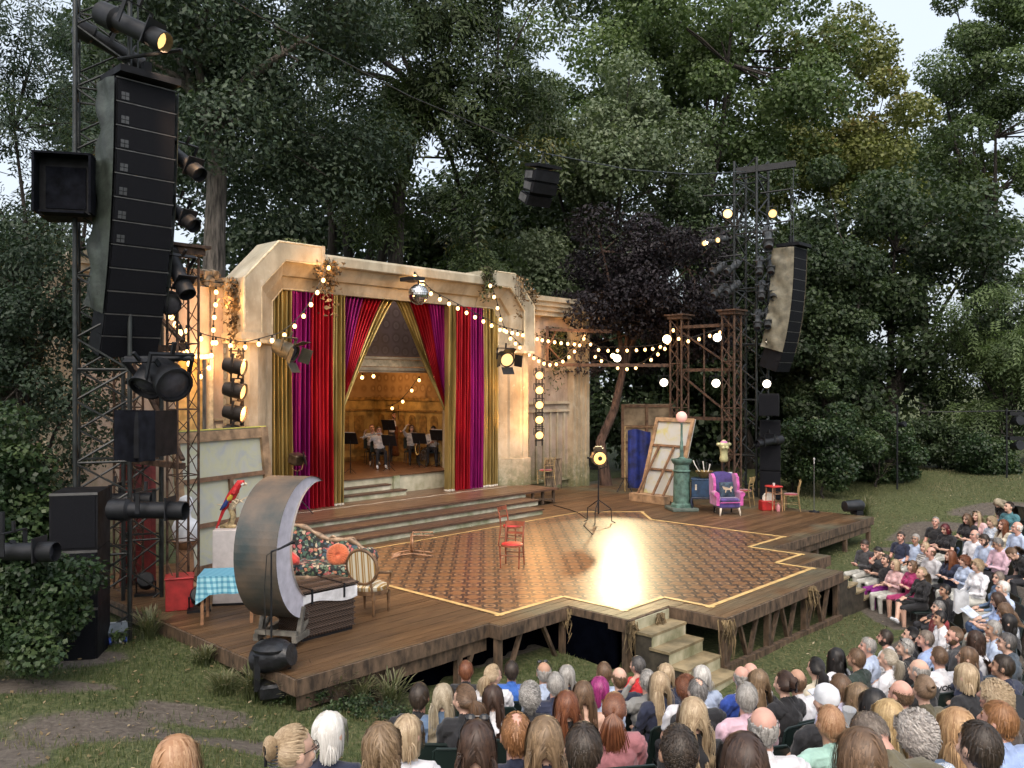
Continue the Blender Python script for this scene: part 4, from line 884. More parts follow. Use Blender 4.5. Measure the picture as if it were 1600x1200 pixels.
# ---------------------------------------------------------------- light from the lamps in view
WARM = (1.0, .66, .36); AMB = (1.0, .5, .18); WHT = (1.0, .88, .66)
def spot(name, loc, target, e, col, size, blend=.4, rad=.12): return lightob(name, 'SPOT', loc, e*1.0, col, target=target, spot_size=R(size), spot_blend=blend, shadow_soft_size=rad)
back = at(966, 560, 30.2)
lamp('dark lamp hung on the wing beam shining onto the stage floor', back+Vector((0, .3, .05)), (-.15, -1, -.28), .3, 'par', WHITELENS)
spot('back_light', back+Vector((0, -.3, 0)), onz(955, 885), 1500, (1, .82, .48), 30, .25, .16)
spot('tower_amber', at(1137, 333, 26.6), onz(850, 890), 3000, AMB, 15, .8, .1)
spot('tower_amber_right', at(1206, 333, 26.6), onz(1120, 815), 700, (1, .45, .2), 14, .8, .1)
spot('tower_white', at(1110, 379, 26.6), S(15, 18, 3.5), 560, (1, .7, .44), 42, .9, .15)
spot('left_tower_wash', at(225, 60, 12.2), S(15.5, 18.3, 3.5), 400, (1, .7, .44), 50, .9, .15)
spot('left_tower_floor', at(240, 70, 12.2), onz(620, 890), 800, (1, .6, .32), 46, .9, .15)
for x, y, d in ((842, 600, 26.8), (842, 660, 26.8)): lightob('ladder_glow', 'POINT', at(x, y, d)+Vector((-.1, -.5, 0)), 30, AMB, shadow_soft_size=.12)
for x, y, v in ((385, 560, 17.2), (385, 640, 17.2)): lightob('left_ladder_glow', 'POINT', onv(x, y, v), 24, AMB, shadow_soft_size=.12)
# point lights added beside the festoon bulbs to strengthen their warm glow
for x, y, v, e in ((345, 470, 18.2, 45), (325, 560, 18.6, 60), (515, 425, 17.4, 35), (660, 440, 17.3, 45), (870, 545, 18.3, 50), (905, 530, 18.1, 40)): lightob('festoon_glow', 'POINT', onv(x, y, v), e*.5, AMB, shadow_soft_size=.1)
for u_, v_, z_, e in ((15.2, 20.6, 3.8, 90), (17.3, 22.3, 3.9, 90), (13.4, 21.5, 3.6, 50)): lightob('band_room_bulb_light', 'POINT', S(u_, v_, z_), e*.3, AMB, shadow_soft_size=.08)
spot('band_light', at(1137, 333, 26.6)+Vector((-.3, 0, -.4)), S(16.3, 21.2, 2), 700, (1, .85, .7), 12, .8, .1)
# ---------------------------------------------------------------- props on the stage
def rbox(mb, c, d, r=.03, rot=None):                    # box with chamfered vertical and horizontal edges
    x, y, z = d[0]/2, d[1]/2, d[2]/2; r = min(r, x*.9, y*.9, z*.9)
    pl = [(-x+r, -y), (x-r, -y), (x, -y+r), (x, y-r), (x-r, y), (-x+r, y), (-x, y-r), (-x, -y+r)]
    lv = [(1-r/max(x, y)*1.0, -z), (1, -z+r), (1, z-r), (1-r/max(x, y)*1.0, z)]
    m = None if rot is None else (Euler(rot).to_matrix() if not isinstance(rot, Matrix) else rot); V = []
    for k, h in lv:
        for a, b in pl:
            p = Vector((a*k, b*k, h)); V.append((m @ p if m else p)+Vector(c))
    F_ = [(i*8+j, i*8+(j+1) % 8, (i+1)*8+(j+1) % 8, (i+1)*8+j) for i in range(3) for j in range(8)] + [tuple(range(8))[::-1], tuple(range(24, 32))]
    return mb.add(V, F_)
REDW = M('reddish_wood', (.28, .085, .045), .4, 0, .3, 5, .1); REDS = M('red_leather', (.5, .035, .03), .45, 0, .2); GOLDW = M('gold_painted_wood', (.42, .3, .14), .4, .25, .3, 8); TANW = M('tan_wood', (.36, .19, .10), .5, 0, .3)
DKRED = M('dark_red_velvet', (.24, .015, .025), .8, 0, .25, sheen=.4)
def chair(label, loc, rz, wood, seatm, style, rot=None, name='chair', group=None):
    t = thing(name, label, 'chair', loc, rz, group)
    if rot: t.rotation_euler = rot
    w, d, h = .2, .19, .45
    for s in (-1, 1):
        ob('leg', MB().tube([(s*w*.92, -d, 0), (s*w, -d, h)], [.014, .019], 7), wood, t, 60)
        ob('leg', MB().tube([(s*w*.95, d+.06, 0), (s*w*.9, d, h), (s*w*.9, d+.02, h+.2), (s*w*.95, d+.08, .88)], [.014, .019, .018, .014], 7), wood, t, 60)
        ob('stretcher', MB().tube([(s*w*.93, -d, .2), (s*w*.93, d+.03, .2)], .01, 6), wood, t, 60)
    ob('stretcher', MB().tube([(-w*.9, -d, .26), (w*.9, -d, .26)], .01, 6), wood, t, 60); ob('stretcher', MB().tube([(-w*.9, d+.02, .26), (w*.9, d+.02, .26)], .01, 6), wood, t, 60)
    ob('seat_rail', MB().lathe([(.2, h-.03), (.225, h-.025), (.225, h), (.2, h+.005)], n=20, sy=.95), wood, t, 40)
    ob('seat', MB().lathe([(.2, h), (.215, h+.012), (.2, h+.03), (.1, h+.038), (.01, h+.04)], n=20, sy=.95), seatm, t, 60)
    if style == 'chiavari':
        for z in (.62, .70, .86): ob('back_rail', MB().tube([(-w*.92, d+.03, z), (0, d+.06, z), (w*.92, d+.03, z)], .011, 6), wood, t, 60)
        for k in range(6): ob('spindle', MB().tube([(-.14+.056*k, d+.05, .70), (-.14+.056*k, d+.06, .86)], .008, 5), wood, t, 60)
    else:
        for z, hh in ((.83, .09), (.64, .045)):
            ob('back_rail', MB().grid(lambda s, q: ((s-.5)*.38, d+.05+.05*(1-(2*s-1)**2)*.6, z-hh/2+hh*q), 10, 1).grid(lambda s, q: ((s-.5)*.38, d+.065+.05*(1-(2*s-1)**2)*.6, z-hh/2+hh*q), 10, 1), wood, t)
    return t
FACE = math.atan2(-1, .2)
c1 = onz(800, 886); chair('reddish wooden chair with red seat standing nearest at centre stage', c1, R(-14), REDW, REDS, 'cafe', group='red seat chairs')
c2 = onz(800, 853); chair('reddish wooden chair with red seat behind the first, turned sideways', c2, R(62), REDW, REDS, 'cafe', group='red seat chairs')
c3 = onz(640, 880); t = chair('tipped over wooden chair lying on the painted floor', c3+Vector((.3, 0, .2)), 0, TANW, TANW, 'chiavari'); t.rotation_euler = (Matrix.Rotation(R(6), 3, 'Z') @ Matrix(((0, 0, -1), (1, 0, 0), (0, -1, 0)))).to_euler(); t.location = onz(677, 868)+Vector((0, 0, .275))
chair('gold spindle back chair with red cushion beside the purple armchair', onz(1163, 790), R(-125), GOLDW, DKRED, 'chiavari', group='gold spindle chairs')
chair('gold spindle back chair with red cushion right of the stool', onz(1236, 797), R(-105), GOLDW, DKRED, 'chiavari', group='gold spindle chairs')
chair('gold spindle back chair with red seat at the foot of right column', S(20.2, 17.15, 0)+Vector((-.0, 0, .0)) if False else onz(853, 757, .45), R(-150), GOLDW, DKRED, 'chiavari')
st = thing('stool', 'tall wooden stool with red top holding a small cup', 'stool', onz(1209, 798), R(20))
for a in range(4):
    x, y = .17*(1 if a in (0, 3) else -1), .17*(1 if a < 2 else -1); ob('leg', MB().tube([(x, y, 0), (x*.85, y*.85, .68)], .02, 7), TANW, st, 60)
for z in (.22, .5):
    for a in range(4): m = Matrix.Rotation(a*math.pi/2, 3, 'Z'); ob('rung', MB().tube([m @ Vector((-.155, .155, z+.03*(a % 2))), m @ Vector((.155, .155, z+.03*(a % 2)))], .011, 6), TANW, st, 60)
ob('seat', rbox(MB(), (0, 0, .7), (.38, .38, .05), .02), REDS, st)
tag(ob('paper_cup', MB().lathe([(.03, 0), (.04, .07), (.035, .072)], n=10), M('white_cup', (.7, .68, .64), .6), loc=onz(1209, 798)+Vector((0, 0, .726))), 'small white cup on the red topped stool', 'cup')
tb = thing('toolbox', 'red toolbox with pale oval lid beside the stool', 'toolbox', onz(1198, 797), R(10)); ob('case', rbox(MB(), (0, 0, .14), (.4, .26, .28), .02), M('red_paint', (.42, .02, .02), .4), tb)
ob('lid', MB().lathe([(.02, -.03), (.17, -.03), (.19, 0), (.17, .03), (.02, .03)], (.05, 0, .34), 16, (R(90), 0, 0)), M('cream_lid', (.6, .56, .48), .5), tb, 40); ob('handle', MB().tube([(-.1, 0, .28), (-.1, 0, .36), (.1, 0, .36), (.1, 0, .28)], .012, 6), BLACK, tb)
tag(ob('pink_bottle', MB().lathe([(.05, 0), (.06, .02), (.06, .15), (.03, .19), (.025, .22), (.03, .24)], n=12), M('pink_plastic', (.55, .22, .25), .35), loc=onz(1208, 796.5)+Vector((.05, -.3, 0)), smooth=50), 'pink bottle in front of the red toolbox', 'bottle')
# wing armchair
ac = thing('wing_armchair', 'purple velvet wing armchair with pink arms', 'armchair', onz(1135, 803), R(6)); PV = M('purple_velvet', (.05, .028, .17), .75, 0, .25, sheen=.5); PK = M('pink_velvet', (.5, .08, .32), .75, 0, .2, sheen=.5); CHR = M('pale_leg', (.6, .52, .42), .3)
ob('seat_base', rbox(MB(), (0, 0, .28), (.62, .6, .18), .04), PV, ac); ob('seat_cushion', rbox(MB(), (0, -.03, .42), (.56, .6, .13), .05), PV, ac); ob('piping', rbox(MB(), (0, -.325, .36), (.6, .02, .025), .008), PK, ac)
ob('backrest', MB().grid(lambda s, q: ((s-.5)*(.62-.03*q), .22+.16*q+.03*math.sin(math.pi*s), .38+.72*q+.05*math.sin(math.pi*s)*q), 10, 8).grid(lambda s, q: ((.5-s)*(.62-.03*q), .36+.14*q, .38+.72*q+.05*math.sin(math.pi*s)*q), 10, 8), PV, ac, 180)
for s in (-1, 1):
    w = MB(); w.prism([(.3, .5), (.02, .6), (-.02, .8), (.04, 1.02), (.2, 1.12), (.38, 1.1), (.34, .5)], (s*.30, s*.38), lambda a, b, c: (c, a, b)); ob('wing', w, PK, ac)
    a = MB(); a.tube([(s*.34, .28, .58), (s*.35, 0, .6), (s*.37, -.27, .58)], [.05, .062, .075], 10); a.box((s*.34, 0, .42), (.09, .56, .3)); ob('armrest', a, PK, ac, 50)
    ob('leg', MB().tube([(s*.26, -.26, .2), (s*.28, -.3, .1), (s*.29, -.3, .0)], [.035, .03, .018], 8), CHR, ac, 60); ob('leg', MB().tube([(s*.25, .24, .2), (s*.25, .3, 0)], [.03, .018], 8), BLACK, ac)
cu = thing('cushion', 'dark blue square cushion with a pale running cat on the purple armchair', 'cushion', onz(1135, 803)+Vector((.02, -.08, .49)), R(6)); cu.rotation_euler = (R(-18), 0, R(12))
ob('pad', MB().grid(lambda s, q: ((s-.5)*.44, -.07*math.sin(math.pi*s)**.5*math.sin(math.pi*q)**.5, q*.42), 12, 12).grid(lambda s, q: ((s-.5)*.44, .07*math.sin(math.pi*s)**.5*math.sin(math.pi*q)**.5, q*.42), 12, 12), M('slate_blue_fabric', (.035, .06, .09), .85, 0, .4, 14), cu, 180)
cat = MB(); fr = lambda a, b, c: (a, -.078+c, b)
cat.prism([(-.13, .2), (-.1, .24), (.06, .23), (.1, .28), (.14, .27), (.15, .23), (.1, .2), (.09, .12), (.07, .12), (.06, .18), (-.05, .18), (-.08, .1), (-.1, .11), (-.08, .18), (-.1, .2), (-.15, .29), (-.16, .28)], (-.004, .004), fr); ob('cat_motif', cat, M('pale_embroidery', (.55, .42, .3), .8), cu)
# blue chest on cabriole stand, bowl, torso
bc = thing('blue_chest', 'dark blue chest on a dark carved stand with castors', 'chest', onz(1099, 798), R(-14)); BL = M('blue_paint', (.016, .05, .11), .4, 0, .25); BLD = M('dark_blue_wood', (.015, .022, .045), .45)
ob('box', rbox(MB(), (0, 0, .66), (.66, .5, .5), .02), BL, bc); ob('lid', rbox(MB(), (0, 0, .925), (.69, .53, .03), .01), BL, bc); ob('stand', rbox(MB(), (0, 0, .39), (.7, .54, .05), .015), BLD, bc)
ob('lock_plate', MB().box((-.2, -.256, .7), (.05, .012, .16)), CHR, bc); ob('lock_plate', MB().box((.337, -.05, .7), (.012, .09, .06)), CHR, bc)
for sx in (-1, 1):
    for sy in (-1, 1): ob('leg', MB().tube([(sx*.31, sy*.23, .38), (sx*.34, sy*.26, .28), (sx*.3, sy*.22, .12), (sx*.32, sy*.24, .05)], [.04, .034, .022, .02], 8), BLD, bc, 60); ob('castor', MB().ell((sx*.32, sy*.24, .03), .03, 8, 6), CHR, bc, 60)
bw = thing('bowl', 'large gold bowl of brushes on the blue chest', 'bowl', onz(1099, 798)+Vector((.02, 0, .945)), 0); ob('dish', MB().lathe([(.1, 0), (.12, .02), (.2, .12), (.26, .2), (.25, .2), (.18, .12), (.05, .05)], n=24), M('brass', (.5, .34, .12), .35, .7, .25), bw, 50)
for k, (a, l) in enumerate(((-.6, .4), (-.35, .42), (.1, .38), (.35, .36), (.6, .3))): ob('brush', MB().tube([(a*.15, 0, .1), (a*.35-.05, .02, .1+l*.7), (a*.4-.07, .02, .1+l)], [.012, .014, .024], 7), M(['white_handle', 'black_handle'][k % 2], [(.7, .68, .62), (.02, .02, .02)][k % 2], .4), bw)
ts = thing('torso_statue', 'small painted torso statue on a stand behind the purple armchair', 'statue', onz(1131, 788), R(10)); pcol = M('iridescent_paint', (.45, .42, .22), .4, .3, .3, 4, .1, 30, col2=(.3, .28, .15))
ob('torso', MB().lathe([(.09, 1.28), (.135, 1.32), (.14, 1.4), (.115, 1.52), (.13, 1.66), (.17, 1.78), (.16, 1.86), (.07, 1.9), (.06, 1.95), (.02, 1.96)], n=18, sy=.68).ell((-.17, 0, 1.82), (.07, .06, .06)).ell((.17, 0, 1.82), (.07, .06, .06)).ell((-.06, -.09, 1.72), (.06, .05, .06)).ell((.06, -.09, 1.72), (.06, .05, .06)), pcol, ts, 180)
ob('neck_scarf', MB().lathe([(.1, 1.83), (.13, 1.86), (.08, 1.92)], n=14, sy=.8), M('pink_scarf', (.55, .2, .42), .6), ts, 60); ob('pole', MB().tube([(0, 0, 0), (0, 0, 1.28)], .016, 7), BLACK, ts); ob('foot', MB().lathe([(.16, 0), (.16, .02), (.03, .04)], n=16), BLACK, ts)
cv = thing('small_canvas', 'white canvas with blue painted figure behind the purple armchair', 'canvas', onz(1131, 790)+Vector((0, .1, .55)), R(5)); cv.rotation_euler = (R(-8), 0, R(5)); ob('sheet', MB().box((0, 0, .22), (.6, .03, .44)), M('white_canvas', (.7, .72, .74), .7, 0, .1), cv); ob('painted_shape', MB().prism([(-.05, .1), (.0, .02), (.06, .1), (.12, .36), (.02, .3), (-.09, .38)], (-.022, -.016), lambda a, b, c: (a, c, b)), M('blue_ink', (.02, .12, .5), .6), cv)
# pillar with globe lamp
pl = thing('pillar', 'green painted pillar on a square base', 'pillar', onz(1065, 797), R(8)); GRN = M('verdigris_paint', (.09, .17, .14), .6, 0, .3, 6, .2, 30)
ob('base', rbox(MB(), (0, 0, .05), (.78, .78, .1), .02), M('grey_green_base', (.1, .13, .11), .7), pl); ob('plinth', MB().lathe([(.32, .1), (.32, .18), (.26, .22)], n=8), GRN, pl)
ob('shaft', MB().lathe([(.245, .22), (.235, .8), (.225, 1.1), (.27, 1.14), (.22, 1.18), (.22, 1.32), (.28, 1.38), (.3, 1.44), (.3, 1.48)], n=18), GRN, pl, 30)
gp = thing('globe_lamp', 'pink globe lamp on a thin green post standing on the pillar', 'globe lamp', onz(1065, 797)+Vector((0, 0, 1.48)), 0); ob('post', MB().lathe([(.12, 0), (.12, .03), (.06, .06), (.045, .5), (.035, .52), (.03, 1.0), (.04, 1.02), (.02, 1.08)], n=12), GRN, gp, 40)
ob('globe', MB().ell((0, 0, 1.22), .16, 18, 12), EM('pink_globe_glass', (.8, .42, .36), .22), gp, 80)
# large easel painting
ez = setthing('easel_painting', 'large leaning stretched painting seen from its back, yellow and blue', 'painting', rot=0); P0, P1 = onz(995, 779), onz(1064, 788)
e_o = (P0+P1)/2; ez.location = e_o; dirx = (P1-P0); ez.rotation_euler = (0, 0, math.atan2(dirx.y, dirx.x)); LN = Matrix.Rotation(R(-19), 3, 'X'); W_, H_ = 1.5, 2.7
def canvas_mat(name, cols, sc=1.4):
    m, t, N, L, b = nt_new(name); n = nz(t, sc, 5, .6, dist=1.2); r = ramp(t, n.outputs[0], [(.25+.5*i/(len(cols)-1), c) for i, c in enumerate(cols)])
    n2 = nz(t, 9, 6, .7, stretch=(1, 1, .3)); L.new(mixc(t, ramp(t, n2.outputs[0], [(.4, 0.0), (.75, .5)]).outputs[0], r.outputs[0], (.45, .46, .42)), b.inputs['Base Color']); b.inputs['Roughness'].default_value = .8; bump(t, b, n2.outputs[0], .2, .01); return m
ob('canvas', MB().box(LN @ Vector((0, .02, H_/2)), (W_, .03, H_), LN), canvas_mat('yellow_painting', [(.36, .39, .42), (.4, .42, .42), (.4, .4, .36), (.42, .39, .14), (.36, .39, .4)]), ez)
SW = M('stretcher_wood', (.36, .23, .13), .65, 0, .25, 5, .15); SWD = M('dark_stretcher', (.2, .11, .06), .65, 0, .25)
for a, b_, c_, d_ in ((0, H_-.06, W_, .13), (0, .12, W_, .2), (0, H_*.66, W_, .07), (0, H_*.37, W_, .07)): ob('stretcher_bar', MB().box(LN @ Vector((a, -.03, b_)), (c_, .06, d_), LN), SW if d_ > .1 else SWD, ez)
for s in (-1, 1): ob('stretcher_bar', MB().box(LN @ Vector((s*(W_/2-.05), -.033, H_/2)), (.11, .064, H_), LN), SW, ez)
ob('blue_edge', MB().box(LN @ Vector((-W_/2-.015, .01, H_/2)), (.03, .07, H_), LN), M('blue_canvas_edge', (.06, .2, .42), .7), ez)
for s in (-.48, .1, .5): ob('brace', MB().bar(LN @ Vector((s+.1, -.05, H_*.64)), (s, -.5, .12), .06), SWD, ez); 
ob('weight_box', MB().box((-.02, -.42, .13), (1.35, .32, .24)), SW, ez)
# tall flat and blue cloth behind
ft = thing('scenery_flat', 'tall brown scenery flat standing in the shadows upstage', 'scenery flat', onz(1010, 747, .0), R(8)); FLC = M('flat_cloth', (.32, .24, .15), .8, 0, .3, 2, .2)
ob('cloth', MB().box((0, 0, 1.45), (2.0, .04, 2.85)), FLC, ft)
for z in (.08, 1.15, 1.4, 2.0, 2.8): ob('rail', MB().box((0, -.05, z), (2.04, .06, .1)), SWD, ft)
for x in (-.97, 0, .97): ob('stile', MB().box((x, -.052, 1.45), (.1, .066, 2.86)), SWD, ft)
bf = thing('cloth_frame', 'royal blue cloth hung on a gold frame with festoon edge', 'cloth screen', onz(999, 768), R(6)); ob('cloth', MB().grid(lambda s, q: ((s-.5)*.8, .04*math.sin(s*14), .12+1.95*q+.05*math.sin(s*5)*(q)), 30, 6), M('royal_blue_cloth', (.008, .02, .16), .7, 0, .4, 3), bf, 180)
ob('frame', MB().tube([(-.5, 0, 0), (-.5, 0, 2.2), (.5, 0, 2.2), (.5, 0, 0)], .025, 7), GOLDW, bf); ob('foot', MB().tube([(-.8, -.1, .0), (-.5, 0, .5), (-.3, -.2, 0)], .02, 6), BLACK, bf)
# mic stands
def mic(label, p, h, boom=None, base=True):
    t = thing('microphone_stand', label, 'microphone stand', p, 0)
    if base: ob('base', MB().lathe([(.15, 0), (.15, .02), (.04, .04), (.02, .06)], n=16), BLACK, t, 40)
    ob('pole', MB().tube([(0, 0, .02), (0, 0, h)], .012, 7), BLACK if boom else SPAN, t)
    if boom: ob('clip', MB().tube([(0, 0, h), (.12, 0, h+.04)], .014, 6), BLACK, t); ob('microphone', MB().tube([(.08, 0, h+.02), (.24, .0, h+.1), (.3, 0, h+.13)], [.012, .018, .026], 8), BLACK, t); ob('cable', MB().tube([(.06, 0, h+.02), (-.06, 0, h-.05), (-.09, 0, h-.5), (-.06, 0, .0)], .006, 5), CABLE, t)
    else: ob('microphone', MB().ell((0, 0, h+.03), (.03, .03, .04)).tube([(0, 0, h-.1), (0, 0, h)], .014, 7), M('grey_mic', (.4, .4, .4), .4), t)
mic('slim microphone stand near the right end of the stage', onz(1272, 800), 1.48); mic('black microphone stand in front of the moon', onz(424, 1044), 1.5, True)
# black covered floor lights at the stage corners
fl = thing('covered_lamp', 'black covered lamp on right end of the stage', 'covered lamp', onz(1333, 804), R(15)); ob('cover', MB().lathe([(.05, -.3), (.15, -.28), (.17, 0), (.18, .22), (.15, .28), (.12, .25)], (0, 0, .24), 12, (0, R(90), 0)), M('black_plastic', (.012, .013, .016), .35, 0, .3, 6, .3, 8, .05), fl, 60); ob('foot', MB().box((.12, 0, .06), (.2, .3, .12)), BLACK, fl)
# standing old spotlight at centre
sl = thing('vintage_spotlight', 'vintage spotlight on tripod stand lit in the stage centre', 'spotlight', onz(935, 818), R(0)); BZ = M('bronze_metal', (.11, .08, .05), .4, .6, .3)
hz = 1.72; ob('housing', MB().lathe([(.1, -.2), (.19, -.18), (.2, .16), (.21, .17), (.21, .2), (.17, .2)], (0, 0, hz), 8, (R(90), 0, R(6))), BZ, sl); ob('lens', MB().lathe([(.165, .17), (.16, .2), (.1, .215), (.05, .2), (.02, .21)], (0, 0, hz), 18, (R(90), 0, R(6))), EM('old_lens', (1, .5, .14), .7), sl)
ob('lens_ring', MB().lathe([(.05, .2), (.06, .225), (.03, .23)], (0, 0, hz), 14, (R(90), 0, R(6))), BLACK, sl)
ob('vent', MB().box((0, .03, hz+.22), (.24, .26, .06)).box((0, .03, hz+.27), (.18, .2, .05)), BZ, sl); ob('fork', MB().tube([(-.24, 0, hz), (-.24, 0, hz-.22), (0, 0, hz-.3), (.24, 0, hz-.22), (.24, 0, hz)], .016, 6), BLACK, sl); ob('knob', MB().box((-.27, 0, hz), (.06, .05, .05)), BLACK, sl)
ob('pole', MB().tube([(0, 0, .25), (0, 0, hz-.3)], [.022, .014], 8), BLACK, sl)
for a in (R(250), R(10), R(140)): ob('leg', MB().tube([(0, 0, .62), (.34*math.cos(a), .34*math.sin(a), .38), (.36*math.cos(a), .36*math.sin(a), .05), (.46*math.cos(a), .46*math.sin(a), .01)], .014, 6), BLACK, sl); ob('brace', MB().tube([(0, 0, .3), (.34*math.cos(a), .34*math.sin(a), .36)], .008, 5), BLACK, sl)
cbl = MB(); cbl.tube([onz(865, 790)+Vector((0, 0, .015)), onz(893, 798)+Vector((0, 0, .015)), onz(905, 803)+Vector((0, 0, .015)), onz(917, 812)+Vector((0, 0, .015)), onz(912, 822)+Vector((0, 0, .015)), onz(926, 836)+Vector((0, 0, .015))], .014, 5); tag(ob('power_cable', cbl, CABLE), 'black power cable on the floor leading to the vintage spotlight', 'cable')
# flood lamp on tripod by the steps
tf = thing('flood_lamp', 'dark square flood lamp on a tripod on the platform steps', 'flood lamp', onz(464, 803, .45), R(0)); hz = 1.35
ob('housing', rbox(MB(), (0, 0, hz), (.34, .3, .26), .03, (R(15), 0, R(55))), BZ, tf); ob('barn_door', MB().box((.22, -.1, hz+.02), (.02, .3, .3), (R(10), R(-15), R(10))), BLACK, tf); ob('fork', MB().tube([(-.16, .05, hz-.05), (-.12, 0, hz-.25), (0, 0, hz-.3), (.12, 0, hz-.25), (.16, 0, hz-.05)], .014, 6), TANW, tf); ob('pole', MB().tube([(0, 0, .1), (0, 0, hz-.3)], .018, 7), BLACK, tf)
for a in (R(240), R(0), R(130)): ob('leg', MB().tube([(0, 0, .45), (.4*math.cos(a), .4*math.sin(a), .0)], .013, 6), BLACK, tf)
# ---------------------------------------------------------------- left props: moon
mo = thing('moon_prop', 'big crescent moon prop with weathered grey rim on a wooden trolley', 'moon prop', onz(484, 1000), R(78)); MG = M('moon_rim', (.12, .085, .06), .5, 0, .3, 1.5, .3, 25, col2=(.025, .038, .04)); MWH = M('moon_face', (.55, .53, .6), .6, 0, .1); MIN = M('moon_inner', (.42, .3, .22), .5, 0, .3, 3, .1, 20, col2=(.3, .33, .34))
Ro, Ri, ox, oz, zc = .99, .93, .245, .05, 1.34
def arc(cx, cz, r, a0, a1, n): return [(cx+r*math.cos(a0+(a1-a0)*i/n), cz+r*math.sin(a0+(a1-a0)*i/n)) for i in range(n+1)]
a0, a1 = R(62), R(360-48); out = arc(0, zc, Ro, a0, a1, 44)
def ang(p): return math.atan2(p[1]-(zc+oz), p[0]-ox)
b0, b1 = ang(out[0]), ang(out[-1])+2*math.pi; r0 = math.hypot(out[0][0]-ox, out[0][1]-zc-oz); r1 = math.hypot(out[-1][0]-ox, out[-1][1]-zc-oz)
inn = [(ox+(r0+(r1-r0)*i/44-.08*math.sin(math.pi*i/44))*math.cos(b0+(b1-b0)*i/44), zc+oz+(r0+(r1-r0)*i/44-.08*math.sin(math.pi*i/44))*math.sin(b0+(b1-b0)*i/44)) for i in range(45)]
TH = .62
rimb = MB(); face = MB(); face2 = MB(); inb = MB()
for i in range(44):
    (x0, z0), (x1, z1), (p0, q0), (p1, q1) = out[i], out[i+1], inn[i], inn[i+1]
    rimb.add([(x0, 0, z0), (x1, 0, z1), (x1, TH, z1), (x0, TH, z0)], [(0, 1, 2, 3)]); inb.add([(p0, 0, q0), (p1, 0, q1), (p1, TH, q1), (p0, TH, q0)], [(0, 1, 2, 3)])
    for face_, y in ((face, .03), (face2, TH-.03)): face_.add([(x0, y, z0), (x1, y, z1), (p1, y, q1), (p0, y, q0)], [(0, 1, 2, 3)])
ob('rim', rimb, MG, mo, 180); ob('inner_surface', inb, MIN, mo, 180); ob('face', face, MWH, mo); ob('face', face2, MWH, mo)
tr = M('grey_timber', (.14, .13, .11), .7, 0, .3)
for y in (.02, TH-.02):
    ob('trolley_beam', MB().box((.05, y, .13), (1.0, .07, .09)), tr, mo)
    for s in (-1, 1): ob('trolley_strut', MB().bar((.05+s*.36, y, .16), (.05+s*.22, y, .52), .06), tr, mo); ob('trolley_strut', MB().bar((.05+s*.3, y, .18), (.05-s*.12, y, .42), .05), tr, mo)
for s in (-1, 1):
    ob('trolley_beam', MB().box((.05+s*.45, TH/2, .2), (.07, TH, .06)), tr, mo)
    for y in (.06, TH-.06): ob('castor', MB().lathe([(.045, -.02), (.045, .02)], (.05+s*.4, y, .045), 10, (R(90), 0, 0)), BLACK, mo)
# wicker basket
wk = thing('wicker_basket', 'large brown wicker hamper with white lining and slatted lid', 'basket', onz(490, 993)+Vector((0, .2, 0)), SETROT)
def wicker_mat():
    m, t, N, L, b = nt_new('wicker'); tc = N.new('ShaderNodeTexCoord'); mp = N.new('ShaderNodeMapping'); mp.inputs['Scale'].default_value = (26, 26, 40); L.new(tc.outputs['Object'], mp.inputs[0])
    br = N.new('ShaderNodeTexWave'); br.inputs['Scale'].default_value = .6; br.bands_direction = 'Z'; br.inputs['Distortion'].default_value = 1.5; L.new(mp.outputs[0], br.inputs['Vector'])
    w2 = N.new('ShaderNodeTexWave'); w2.inputs['Scale'].default_value = .5; w2.bands_direction = 'DIAGONAL'; L.new(mp.outputs[0], w2.inputs['Vector'])
    f = mth(t, 'MULTIPLY', br.outputs['Fac'], w2.outputs['Fac']); n = nz(t, 4, 4)
    c = ramp(t, f, [(.1, (.02, .012, .008)), (.6, (.12, .07, .045)), (.9, (.2, .13, .09))]); L.new(c.outputs[0], b.inputs['Base Color']); b.inputs['Roughness'].default_value = .5; bump(t, b, f, .8, .012); return m
WK = wicker_mat(); ob('body', rbox(MB(), (0, 0, .34), (.92, .62, .6), .03), WK, wk)
for k in range(7): ob('woven_band', rbox(MB(), (0, 0, .08+.085*k), (.945, .645, .022), .012), WK, wk)
ob('lining', MB().grid(lambda s, q: ((.48*math.cos(2*math.pi*s)*(abs(math.cos(2*math.pi*s))+abs(math.sin(2*math.pi*s))) if False else .485*max(-1, min(1, 1.5*math.cos(2*math.pi*s)))), .33*max(-1, min(1, 1.5*math.sin(2*math.pi*s))), .66-.15*q-.04*math.sin(s*25)*q), 60, 4), M('white_lining', (.62, .62, .64), .8, 0, .15, 6, .3, 14, .03), wk, 180)
for k in range(5): ob('lid_slat', rbox(MB(), (.02, -.27+.135*k, .70+.006*(k % 2)), (1.0, .128, .03), .01), WK, wk)
for x in (-.3, .25): ob('strap', MB().box((x, -.335, .62), (.03, .012, .2)).box((x, 0, .725), (.03, .68, .01)), BLACK, wk)
ob('handle', MB().tube([(-.475, -.1, .52), (-.53, -.06, .5), (-.53, .06, .5), (-.475, .1, .52)], .014, 6), WK, wk); ob('feet', MB().box((0, 0, .025), (.86, .56, .05)), BLACK, wk)
